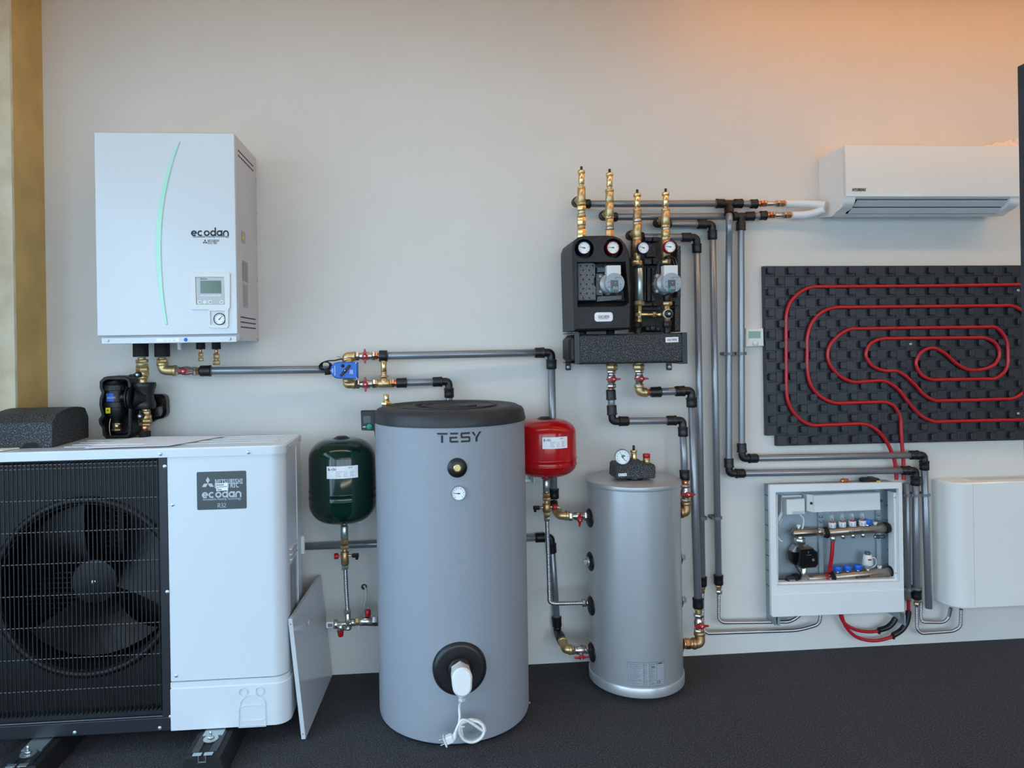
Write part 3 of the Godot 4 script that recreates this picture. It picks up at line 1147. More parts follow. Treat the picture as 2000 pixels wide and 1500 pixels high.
# ---------- outdoor unit ----------
func heat_pump():
	var x0 := -1.6
	var x1 := -0.52
	var zb := 0.2
	var zf := 0.55
	var yb := P(340, 1425, zf).y
	var yt := 1.111
	var yl := 1.078   # underside of the lid's rim
	var t := thing("outdoor_unit", Vector3((x0 + x1) / 2, yb, (zb + zf) / 2), "big white outdoor heat pump unit with a black fan grille", "heat pump")
	var xs := P(330, 1100, zf).x   # where the black front ends and the white front panel begins
	var ys := P(430, 1326, zf).y   # top of the service cover
	var lay := Transform3D(Basis(Vector3.RIGHT, Vector3.FORWARD, Vector3.UP), Vector3.ZERO)  # plan outlines, drawn as (x, -z), rise along y
	var R := 0.055
	var corner := func(e: float, from: float) -> PackedVector2Array:
		var p := PackedVector2Array([Vector2(from, -zb), Vector2(from, -zf - e)])
		for i in 11:
			var a := PI / 2 * i / 10
			p.append(Vector2(x1 + e - R + R * sin(a), -(zf + e - R + R * cos(a))))
		p.append(Vector2(x1 + e, -zb))
		return p
	var g := G.new()
	g.t = lay
	g.prism(corner.call(0.0, xs), ys, yl)
	var casing := part(t, "casing", g, M.white_coat)
	g = G.new()
	g.t = lay
	g.prism(corner.call(0.004, xs), ys - 0.022, ys - 0.003)
	g.prism(corner.call(0.008, xs), yb, ys - 0.022, 0.004)
	var cover := part(t, "service_cover", g, M.white_coat)
	# knock-out outlines on the cover
	g = G.new()
	var ring := func(pl: PackedVector2Array, w: float):
		g.prism(pl, zf + 0.006, zf + 0.0105, 0, [G.inset(G.ccw(pl), w)])
	for c in [[476.5, 1349.5], [508.5, 1347.5]]:
		var p := P(c[0], c[1], zf)
		ring.call(disc(Vector2(p.x, p.y), 0.016, 24), 0.0016)
	ring.call(ppoly([467, 1419, 468, 1381, 472, 1366, 480, 1358, 490, 1354.5, 502, 1355, 512, 1359, 519, 1366, 520, 1375, 521, 1416], zf), 0.0016)
	ring.call(ppoly([468, 1384, 472, 1379, 477, 1376, 514, 1374, 519, 1377, 520, 1400, 514, 1404, 474, 1407, 469, 1403], zf), 0.0016)
	part(cover, "knockout_ridges", g, M.white_coat)
	# lid with a raised rim and shallow ribs
	g = G.new()
	g.t = lay
	g.prism(corner.call(0.005, x0 - 0.004), yl, yt, 0.006)
	var lid := part(t, "lid", g, M.white_coat)
	for i in 4:
		g = G.new()
		g.box(Vector3((x0 + x1) / 2 + 0.1, yt + 0.0005, 0.25 + i * 0.062), Vector3(0.78, 0.003, 0.022), 0.0012)
		part(lid, "rib", g, M.white_coat)
	for q in [[313, 887], [485, 883.5]]:
		screw(lid, P(q[0], q[1], zf + 0.006), Vector3.BACK, 0.0065)
	for z in [0.45, 0.26]:
		screw(lid, Vector3(x1 + 0.005, yt - 0.018, z), Vector3.RIGHT, 0.0065)
	for q in [[337, 986], [344, 1320]]:
		screw(casing, P(q[0], q[1], zf), Vector3.BACK, 0.006)
	screw(cover, P(362, 1418, zf), Vector3.BACK, 0.006)
	# rear edge seam and pipe flange on the right side, handle recess and rating plate
	g = G.new()
	g.box(Vector3(x1 + 0.001, (ys + yl) / 2, 0.3), Vector3(0.003, yl - ys - 0.01, 0.004))
	part(casing, "seam", g, M.white_satin)
	g = G.new()
	g.box(Vector3(x1 + 0.006, P(588, 1064, 0.2).y, 0.206), Vector3(0.016, 0.075, 0.01), 0.003)
	part(casing, "pipe_flange", g, M.white_satin)
	g = G.new()
	for i in 3:
		g.box(Vector3(x1 + 0.004, 0.70 - i * 0.02, 0.4), Vector3(0.012, 0.006, 0.13), 0.002)
	part(casing, "grip", g, M.white_satin)
	g = G.new()
	g.t = Transform3D(Basis(Vector3.UP, PI / 2), Vector3(x1 + 0.001, 0.535, 0.4))
	g.face(-0.06, -0.1, 0.06, 0.1, 0)
	part(casing, "rating_plate", g, M.print_rating)
	# badge
	var b0 := P(384, 922, zf)
	var b1 := P(482, 993, zf)
	g = G.new()
	g.prism(rrect(b0.x, b1.y, b1.x, b0.y, 0.005), zf, zf + 0.0012, 0.0004)
	var badge := part(t, "badge", g, M.badge_grey, "dark grey badge with silver lettering")
	var z := zf + 0.0012
	var k := 1.0 / 508
	for q in [["MITSUBISHI", 447, 940.5, 50, 9.5, 700], ["ELECTRIC", 443, 948, 44, 9, 700], ["Renewable Heating Technology", 434, 975, 69, 5.5, 400], ["R32", 433.5, 987, 15, 8, 400]]:
		g = G.new()
		g.text(q[0], P(q[1], q[2], z), q[3] * k, q[4] * k, 0.0004, "Droid Sans", q[5])
		part(badge, "lettering", g, M.ink_silver)
	g = G.new()
	round_word(g, P(433, 966, z), 72 * k)
	part(badge, "lettering", g, M.ink_silver)
	g = G.new()
	diamonds(g, P(406, 944.5, z), 0.0122)
	part(badge, "emblem", g, M.ink_silver)
	g = G.new()
	var sc := P(433.5, 951, z + 0.0012)
	g.t = Transform3D(Basis(Vector3.BACK, 0.06), sc)
	g.box(Vector3.ZERO, Vector3(21 * k, 14 * k, 0.0008))
	var stk := part(badge, "sticker", g, M.paper, "white sticker")
	g = G.new()
	g.t = Transform3D(Basis(Vector3.BACK, 0.06), sc)
	for q in [["Remove", 0.0085, 13.0, -3.0], ["protective", 0.0, 18.0, 0.0], ["film", -0.0085, 8.0, -5.0]]:
		g.text(q[0], Vector3(q[3] * k, q[1], 0.0005), q[2] * k, 4.0 * k, 0.0003)
	part(stk, "sticker_print", g, M.ink)

	# the black fan side: plate with a round mouth, fan, coil, grille
	var hub := P(169, 1147, 0.5)
	var fr := 0.307
	g = G.new()
	var y9 := yl
	g.prism(poly([x0, yb + 0.03, xs, yb + 0.03, xs, y9, x0, y9]), 0.485, 0.5, 0, [disc(Vector2(hub.x, hub.y), fr, 48)])
	var baffle := part(t, "baffle", g, M.baffle)
	g = G.new()
	g.t = Transform3D(Basis(Vector3.RIGHT, PI / 2), Vector3(hub.x, hub.y, 0.5))
	g.lathe([Vector2(fr, -0.09), Vector2(fr + 0.002, 0.0), Vector2(fr + 0.004, 0.006), Vector2(fr + 0.012, 0.011), Vector2(fr + 0.024, 0.009), Vector2(fr + 0.03, 0.0)], 64, false, 0.2)
	part(baffle, "fan_mouth", g, M.fan_black)
	g = G.new()
	g.box(Vector3((x0 + xs) / 2, (yb + y9) / 2, 0.206), Vector3(xs - x0, y9 - yb, 0.01))
	g.box(Vector3(xs - 0.01, (yb + y9) / 2, 0.35), Vector3(0.012, y9 - yb, 0.28))
	g.box(Vector3(x0 + 0.006, (yb + y9) / 2, 0.37), Vector3(0.012, y9 - yb, 0.33))
	g.box(Vector3((x0 + xs) / 2, yb + 0.012, 0.37), Vector3(xs - x0, 0.024, 0.33))
	part(t, "chassis", g, M.black_plastic)
	g = G.new()
	for i in 46:
		g.box(Vector3(x0 + 0.2, yb + 0.03 + i * 0.02, 0.25), Vector3(0.38, 0.006, 0.06))
	for i in 3:
		g.box(Vector3(x0 + 0.09 + i * 0.13, (yb + y9) / 2, 0.262), Vector3(0.012, y9 - yb, 0.05))
	part(t, "coil_fins", g, M.coil_fin, "", "stuff")
	# motor stay behind the fan
	g = G.new()
	for x in [-0.035, 0.035]:
		g.box(Vector3(hub.x + x, (yb + y9) / 2, 0.28), Vector3(0.02, y9 - yb, 0.02))
	g.rod(Vector3(hub.x, hub.y, 0.26), Vector3(hub.x, hub.y, 0.34), 0.07, 24, 0.01)
	part(t, "motor_stay", g, M.black_plastic)
	# fan: hub and three swept blades
	g = G.new()
	g.t = Transform3D(Basis(Vector3.RIGHT, PI / 2), Vector3(hub.x, hub.y, 0.0))
	g.lathe([Vector2(0.085, 0.34), Vector2(0.088, 0.42), Vector2(0.082, 0.436), Vector2(0.05, 0.442), Vector2(0, 0.444)], 36)
	var fan := part(t, "fan_hub", g, M.fan_black)
	for bl in 3:
		g = G.new()
		g.t = Transform3D(Basis(Vector3.BACK, TAU / 3 * bl + 0.35), Vector3(hub.x, hub.y, 0.38))
		var grid := []
		for i in 9:
			var row := []
			var rr := lerpf(0.075, fr - 0.012, i / 8.0)
			for j in 9:
				var s := j / 8.0
				var a := lerpf(-0.62 - 0.15 * i / 8.0, 0.5 + 0.38 * pow(i / 8.0, 2.0), s)
				var zz := lerpf(0.055, -0.05, s) + 0.02 * sin(PI * s)
				row.append(Vector3(cos(a) * rr, sin(a) * rr, zz))
			grid.append(row)
		for i in 8:
			for j in 8:
				for s in [0.0, -0.004]:
					var d := Vector3(0, 0, s)
					var nn: Vector3 = (grid[i + 1][j] - grid[i][j]).cross(grid[i][j + 1] - grid[i][j]).normalized() * (1.0 if s == 0.0 else -1.0)
					g.quad(grid[i][j] + d, grid[i + 1][j] + d, grid[i + 1][j + 1] + d, grid[i][j + 1] + d, nn, nn, nn, nn)
		part(fan, "blade", g, M.fan_black)
	screw(fan, Vector3(hub.x, hub.y, 0.444), Vector3.BACK, 0.009, M.steel)
	# frame of the grille
	g = G.new()
	g.box(Vector3(xs - 0.016, (yb + y9) / 2, 0.527), Vector3(0.034, y9 - yb, 0.05), 0.004)
	part(t, "grille_post", g, M.frame_dark)
	g = G.new()
	g.box(Vector3((x0 + xs) / 2, yb + 0.024, 0.54), Vector3(xs - x0, 0.05, 0.03), 0.003)
	g.box(Vector3((x0 + xs) / 2, yb + 0.058, 0.515), Vector3(xs - x0, 0.03, 0.03), 0.003)
	var sill := part(t, "grille_sill", g, M.frame_dark)
	for q in [[146, 1431], [312, 1422]]:
		screw(sill, P(q[0], q[1], 0.556), Vector3.BACK, 0.007)
	for q in [[322, 911], [327, 1156], [333, 1400]]:
		screw(t, P(q[0], q[1], 0.552), Vector3.BACK, 0.007)
	var n := 0
	g = G.new()
	var xx := xs - 0.036
	while xx > x0 + 0.005:
		g.rod(Vector3(xx, yb + 0.075, 0.552), Vector3(xx, y9 - 0.012, 0.552), 0.0027, 8)
		for yy in [yb + 0.075, y9 - 0.012]:
			g.rod(Vector3(xx, yy, 0.552), Vector3(xx, yy, 0.52), 0.0021, 6)
		xx -= 0.01525
		n += 1
	part(t, "grille_bars", g, M.fan_black, "", "stuff")
	var yg := P(325, 909, 0.55).y
	for i in 9:
		g = G.new()
		var y: float = yg - i * 0.1145
		g.rod(Vector3(x0, y, 0.5482), Vector3(xs - 0.02, y, 0.5482), 0.0019, 8)
		part(t, "grille_wire", g, M.wire_grey)
	for i in 1:
		g = G.new()
		g.rod(Vector3(x0, yg + 0.014, 0.548), Vector3(xs - 0.02, yg + 0.014, 0.548), 0.0019, 8)
		part(t, "grille_wire", g, M.wire_grey)
	# rubber feet with a rail and a bolt
	for q in [[412, 1441, "black rubber foot with a bolt, under the white end of the heat pump"], [55, 1470, "black rubber foot with a bolt, under the fan end of the heat pump"]]:
		var bp := PY(q[0], q[1], 0.079)
		var f := thing("rubber_foot", Vector3(bp.x, 0, 0.36), q[2], "rubber foot", "rubber feet under the heat pump")
		g = G.new()
		var keep := Transform3D(Basis(Vector3.RIGHT, Vector3.UP, Vector3.BACK), Vector3(bp.x, 0, 0))
		g.t = keep
		g.prism(poly([-0.08, 0, 0.08, 0, 0.08, 0.012, 0.062, 0.068, 0.052, 0.0715, -0.052, 0.0715, -0.062, 0.068, -0.08, 0.012]), 0.04, 0.72, 0.006)
		part(f, "block", g, M.black_rubber)
		g = G.new()
		g.t = keep
		for s in [-1.0, 1.0]:
			g.box(Vector3(0.03 * s, 0.0725, 0.37), Vector3(0.026, 0.004, 0.66), 0.0008)
			g.box(Vector3(0.019 * s, 0.062, 0.37), Vector3(0.003, 0.022, 0.665))
			g.box(Vector3(0.026 * s, 0.0515, 0.37), Vector3(0.016, 0.002, 0.665))
		part(f, "rail", g, M.dark_steel)
		g = G.new()
		for s in [-1.0, 1.0]:
			g.box(Vector3(bp.x + 0.019 * s, 0.074, 0.712), Vector3(0.03, 0.003, 0.018), 0.0006)
			g.box(Vector3(bp.x + 0.012 * s, 0.062, 0.7215), Vector3(0.003, 0.026, 0.004), 0.0006)
		g.box(Vector3(bp.x, 0.052, 0.7215), Vector3(0.022, 0.003, 0.004), 0.0006)
		part(f, "end_clip", g, M.zinc)
		g = G.new()
		g.t = Transform3D(Basis.IDENTITY, Vector3(bp.x, 0.0745, bp.z))
		g.lathe([Vector2(0, 0), Vector2(0.026, 0), Vector2(0.026, 0.0025), Vector2(0.012, 0.003), Vector2(0.012, 0.003)], 28)
		nut(g, Vector3(0, 0.003, 0), Vector3(0, 0.011, 0), 0.0105)
		g.rod(Vector3(0, 0.011, 0), Vector3(0, 0.03, 0), 0.005, 12, 0.001)
		part(f, "bolt", g, M.zinc)
		g = G.new()
		g.box(Vector3(bp.x, 0.0755, bp.z - 0.06), Vector3(0.07, 0.003, 0.08))
		part(f, "clamp_plate", g, M.zinc)


# ---------- what lies and leans about the outdoor unit ----------
func loose_left():
	var yt := 1.1128
	# foam cover
	var a := PY(103, 873, yt)
	var t := thing("foam_cover", Vector3(-1.5, yt, 0.3), "black foam cover with an arched top lying on the outdoor unit", "foam cover")
	var xr := a.x
	var zf := a.z + 0.004
	var zb := 0.152
	var h := P(148, 797, 0.28).y - yt
	var prof := PackedVector2Array([Vector2(zb, 0), Vector2(zf, 0), Vector2(zf, h * 0.7), Vector2(zf - 0.014, h * 0.77)])
	for i in 9:
		var s := (i + 1) / 10.0
		prof.append(Vector2(lerpf(zf - 0.012, zb, s), h * (0.77 + 0.27 * pow(sin(PI * (0.06 + s * 0.84)), 0.75))))
	prof.append(Vector2(zb, h * 0.66))
	var g := G.new()
	g.t = Transform3D(Basis(Vector3.BACK, Vector3.UP, Vector3.LEFT), Vector3(xr, yt, 0))
	g.prism(prof, 0.0, 0.235, 0.002)
	part(t, "shell", g, M.foam)
	g = G.new()
	var nc := PY(66, 873, yt)
	g.prism(PackedVector2Array([Vector2(nc.x - 0.03, yt + 0.001), Vector2(nc.x + 0.03, yt + 0.001), Vector2(nc.x + 0.026, yt + 0.013), Vector2(nc.x + 0.014, yt + 0.019), Vector2(nc.x - 0.014, yt + 0.019), Vector2(nc.x - 0.026, yt + 0.013)]), zf - 0.03, zf + 0.0006)
	part(t, "pipe_notch", g, M.black_rubber)
	g = G.new()
	var s0 := 0.29
	var lx := P(52, 798, 0.4).x
	var lc := Vector3(lx, yt + h * 0.9, lerpf(zf - 0.012, zb, 0.17))
	g.t = Transform3D(Basis(Vector3.RIGHT, -1.02), lc)
	g.prism(rrect(-0.052, -0.017, 0.052, 0.017, 0.012), 0, 0.0012, 0.0004)
	var lab := part(t, "label", g, M.paper, "white label")
	g = G.new()
	g.t = Transform3D(Basis(Vector3.RIGHT, -1.02), lc)
	g.text("GIACOMINI", Vector3(0, 0, 0.0012), 0.066, 0.011)
	part(lab, "label_print", g, M.ink_brown)
	# sheets of paper
	for q in [[[165, 877, 330, 872, 441, 853, 300, 853, 200, 866], 0.0035, "large white drawing sheet lying flat on the outdoor unit"], [[175, 871, 280, 869, 340, 856, 262, 857], 0.0046, "smaller white sheet lying over the large drawing sheet"]]:
		var pp := PackedVector2Array()
		for i in range(0, q[0].size(), 2):
			var w := PY(q[0][i], q[0][i + 1], yt)
			pp.append(Vector2(w.x, -clampf(w.z, 0.21, 0.54)))
		g = G.new()
		g.t = Transform3D(Basis(Vector3.RIGHT, Vector3.FORWARD, Vector3.UP), Vector3.ZERO)
		g.prism(pp, yt + q[1] - 0.0012, yt + q[1])
		var at := PY(q[0][0], q[0][1], yt)
		var sh := solo("paper_sheet", g, Vector3(at.x, yt, 0.2), M.paper, q[2], "paper")
	g = G.new()
	g.t = Transform3D(Basis(Vector3.RIGHT, Vector3.FORWARD, Vector3.UP), Vector3.ZERO)
	g.prism(PackedVector2Array([Vector2(-1.6, -0.462), Vector2(-1.6, -0.53), Vector2(-1.53, -0.515), Vector2(-1.5, -0.462)]), yt, yt + 0.004)
	solo("booklet", g, Vector3(-1.6, yt, 0.46), M.cream_paper, "cream booklet in front of the black foam cover", "booklet")
	# the loose white door leaning on the unit's side
	var b0 := Vector3(-0.462, 0.002, 0.528)
	var b1 := Vector3(-0.428, 0.002, 0.02)
	var f := (b1 - b0)
	var L := f.length()
	f = f.normalized()
	var up := Vector3(-0.043, 0.452, 0.0)
	up = (up - f * up.dot(f))
	var H := up.length()
	up = up.normalized()
	t = thing("loose_panel", b0, "loose white metal door leaning against the side of the outdoor unit", "door panel")
	g = G.new()
	g.t = Transform3D(Basis(f, up, f.cross(up)), b0 + Vector3(-0.006, 0.002, 0))
	g.box(Vector3(L / 2, H / 2, 0), Vector3(L, H, 0.017), 0.002)
	part(t, "leaf", g, M.door_white)
	var T := g.t
	g = G.new()
	g.t = T
	g.prism(disc(Vector2(0.22, H - 0.1), 0.011, 20), 0.006, 0.0095, 0.0006)
	part(t, "lock_cap", g, M.white_plastic)
	for y in [0.02, H - 0.02]:
		g = G.new()
		g.t = T
		g.rod(Vector3(0.001, y, 0), Vector3(-0.0006, y, 0), 0.0022, 12)
		part(t, "screw_hole", g, M.ink)
	# the tall dark partition at the right edge of the view
	var p0 := P(1990, 130, 1.5)
	t = thing("partition_panel", Vector3(p0.x + 0.03, 0, 1.85), "dark grey freestanding partition seen edge-on at the right", "partition")
	g = G.new()
	g.box(Vector3(p0.x + 0.022, p0.y / 2, 1.85), Vector3(0.036, p0.y, 0.66), 0.002)
	part(t, "panel", g, M.partition)
	g = G.new()
	g.box(Vector3(p0.x + 0.02, p0.y / 2, 1.51), Vector3(0.044, p0.y + 0.004, 0.03), 0.003)
	part(t, "edge_profile", g, M.partition)
	g = G.new()
	g.box(Vector3(p0.x + 0.02, 0.01, 1.85), Vector3(0.3, 0.02, 0.3), 0.004)
	part(t, "base_plate", g, M.partition)


# ---------- pipework from the white box to the grey tank ----------
func left_pipes():
	# first run: brass elbow, valve, long pipe to the blue actuator
	var z := 0.1
	var t := thing("pipe_run", P(315, 700, z), "long grey pipe with a brass elbow from the white box to the blue actuator", "pipe")
	var c := P(315, 724, z)
	nipple(t, P(317, 698, z), P(317, 706, z), 0.017, M.brass, false)
	var g := G.new()
	nut(g, P(317, 701, z), P(317, 709, z), 0.0225)
	part(t, "hex_nut", g, M.brass)
	metal_elbow(t, P(318, 723, z), P(317, 708, z), P(345, 724, z), 0.0205)
	ball_valve(P(364, 724.5, z), P(385, 725, z) - P(345, 724, z), "ball valve under the white box, its red handle in line with the pipe", 0.0, Vector3.BACK, 0.092)
	nipple(t, P(384, 725, z), P(396, 725, z), 0.0135)
	var g0 := P(393, 724.5, z)
	run(t, [g0, P(648, 721.5, 0.085)], [1, 0], 0.0172)
	# blue actuator on its brass three-way body
	t = thing("valve_actuator", P(670, 745, 0.07), "blue motor actuator with a black slanting lever on brass three-way valve", "actuator")
	var a := P(672, 724, 0.14)
	var pl := ppoly([660, 707, 697, 707.5, 698, 709, 698.5, 738, 697, 740.5, 660, 739.5, 654, 738, 648, 733, 645.5, 727, 645.2, 721, 647, 715, 652, 709.5], 0.16)
	g = G.new()
	g.prism(pl, 0.11, 0.16, 0.004)
	var hs := part(t, "housing", g, M.blue_plastic)
	g = G.new()
	var l0 := P(664.5, 735, 0.167)
	var l1 := P(683.5, 713, 0.167)
	g.t = G.along((l0 + l1) / 2, l1 - l0)
	g.prism(rrect(-0.0055, -l0.distance_to(l1) / 2, 0.0055, l0.distance_to(l1) / 2, 0.005), -0.004, 0.003, 0.0015)
	g.rod(Vector3(0, 0, -0.007), Vector3(0, 0, 0.0035), 0.0075, 20, 0.001)
	var lv := part(hs, "lever", g, M.black_plastic)
	screw(hs, P(673.5, 723.5, 0.17), Vector3.BACK, 0.0028, M.ink_white)
	g = G.new()
	var q := P(669.5, 714.5, 0.16)
	g.rod(q, q + Vector3(0, 0, 0.002), 0.0075, 20, 0.001)
	part(hs, "knob", g, M.black_rubber)
	for p in [[695.5, 707.5 + 1.5], [696.5, 738.5], [641.5 + 1.5 + 3.5, 724]]:
		screw(hs, P(p[0], p[1], 0.16), Vector3.BACK, 0.0024, M.ink_white)
	g = G.new()
	g.t = Transform3D(Basis(Vector3.BACK, PI / 2), P(649.5, 724, 0.1603))
	g.text("IVAR", Vector3.ZERO, 0.017, 0.006, 0.0003)
	g.box(Vector3(0, -0.0095, 0), Vector3(0.042, 0.0018, 0.0004))
	for i in 5:
		g.box(Vector3(-0.008 + 0.003 * (i % 2), -0.085 + i * 0.003, 0), Vector3(0.018, 0.0012, 0.0004))
	part(hs, "print", g, M.ink_white)
	g = G.new()
	g.rod(P(634.5, 727, 0.12), P(645.5, 726, 0.12), 0.0125, 16, 0.001)
	part(hs, "cable_gland", g, M.black_rubber)
	g = G.new()
	g.rod(P(680, 699, 0.085), P(680, 749, 0.085), 0.021, 20, 0.002)
	g.rod(P(681, 724, 0.085), P(681, 724, 0.115), 0.016, 20)
	g.rod(P(646, 722, 0.085), P(680, 723, 0.085), 0.0195, 20)
	part(t, "three_way_body", g, M.brass)
	t = thing("cable_bundle", P(638, 722, 0.12), "black cable coiled beside the blue actuator", "cable")
	for i in 4:
		g = G.new()
		var pts := []
		for k in 26:
			var w := TAU * k / 25.0
			pts.append(P(636.5 + (7.5 + i * 0.8) * cos(w + i) * (1.0 + 0.1 * i), 713.5 + i * 0.8 + (7.0 + 0.6 * i) * sin(w + i), 0.1 + 0.008 * i + 0.006 * sin(w * 2)))
		g.tube(pts, 0.0026, 8)
		part(t, "loop", g, M.black_gloss)
	g = G.new()
	g.tube(smooth([P(628, 709, 0.12), P(640, 705, 0.125), P(654, 704, 0.12), P(668, 701.5, 0.1), P(674, 703, 0.09)], 0.006), 0.003, 8)
	part(t, "lead", g, M.black_gloss)
	for p in [[[668, 702], [665, 698], [658, 696]], [[668, 702], [670, 698], [669.5, 696]]]:
		g = G.new()
		g.tube(p.map(func(x): return P(x[0], x[1], 0.11)), 0.0009, 6)
		part(t, "tie", g, M.black_gloss)
	# upper branch
	z = 0.085
	t = thing("pipe_run", P(688, 700, z), "grey pipe from the blue actuator across and down behind the red vessel", "pipe")
	metal_elbow(t, P(676, 696, z), P(678, 705, z), P(694, 696, z), 0.0185)
	ball_valve(P(714, 695.5, z), P(735, 695, z) - P(694, 696, z), "upper of the two red-handled valves beside the blue actuator", PI / 2, Vector3.BACK, 0.088)
	nipple(t, P(732, 695, z), P(744, 695, z), 0.0125)
	g = G.new()
	var tee := P(748.5, 695.5, z)
	g.rod(P(740.5, 695.5, z), P(756.5, 695.2, z), 0.0255, 24, 0.002)
	g.rod(tee, P(749, 705, z), 0.019, 20, 0.001)
	part(t, "tee", g, M.black_plastic)
	var zz := 0.055
	run(t, [P(754, 695, z), P(1076.5, 688.5, zz), P(1081.5, 972, zz)], [0, 1], 0.0172)
	var eb := P(1081.5, 984, zz)
	g = G.new()
	g.tube(fillet([P(1081.5, 980, zz), P(1083, 992, zz + 0.02), P(1090, 999, 0.15)], 0.03, 6), 0.0175, 18)
	part(t, "elbow", g, M.black_plastic)
	metal_elbow(t, P(1092, 1007, 0.2), P(1088, 997, 0.14), P(1110, 1007, 0.2), 0.0185)
	# link between the branches
	t = thing("brass_link", P(749, 748, z), "brass relief valve standing between the two branches right of the blue actuator", "valve")
	stacked(t, P(749.3, 704, z), Vector3.DOWN, [["collar", 0, 0.006, 0.0165, false, "brass_bright"], ["barrel", 0.004, 0.05, 0.0135, false, "brass_bright"], ["collar", 0.05, 0.058, 0.0125, false, "brass"], ["rim", 0.066, 0.073, 0.0205, false, "brass"], ["neck", 0.056, 0.069, 0.0125, false, "brass"]])
	# lower branch
	t = thing("pipe_run", P(688, 755, z), "short grey pipe from the brass tee bending down behind the tank lid", "pipe")
	metal_elbow(t, P(677, 751, z), P(679, 741, z), P(694, 750.5, z), 0.0185)
	ball_valve(P(715, 750, z), P(735, 749, z) - P(694, 750.5, z), "lower of the two red-handled valves beside the blue actuator", PI / 2, Vector3.BACK, 0.088)
	g = G.new()
	nut(g, P(733, 749.5, z), P(737.5, 749.5, z), 0.019)
	g.rod(P(733, 749.5, z), P(741, 749.5, z), 0.014, 20)
	g.rod(P(739, 749.5, z), P(761, 748.8, z), 0.0185, 20, 0.002)
	g.rod(P(749.5, 737, z), P(750.5, 757, z), 0.0185, 20, 0.008)
	nut(g, P(761, 748.8, z), P(766, 748.7, z), 0.0205)
	part(t, "brass_tee", g, M.brass)
	nipple(t, P(764, 748.7, z), P(777, 748, z), 0.0145)
	run(t, [P(776, 748, z), P(876.5, 745, z - 0.02), P(879.5, 850, z - 0.02)], [1, 0], 0.0158)
	# low run behind the tank
	z = 0.024
	t = thing("pipe_run", P(590, 1068, z), "low grey pipe passing behind the big tank and down to the silver tank's lowest valve", "pipe")
	run(t, [P(560, 1069, z), P(1076, 1049, z), P(1088, 1222, z)], [0, 1], 0.0158)
	g = G.new()
	g.tube(fillet([P(1088.3, 1225, z), P(1089, 1235, z + 0.006), P(1097, 1250, 0.13)], 0.03, 6), 0.0175, 18)
	g.rod(P(1092.5, 1240, 0.075), P(1098, 1253, 0.13), 0.0215, 20, 0.002)
	part(t, "elbow", g, M.black_plastic)
	metal_elbow(t, P(1105, 1268, 0.2), P(1098.5, 1252, 0.135), P(1116, 1268.5, 0.2), 0.019)


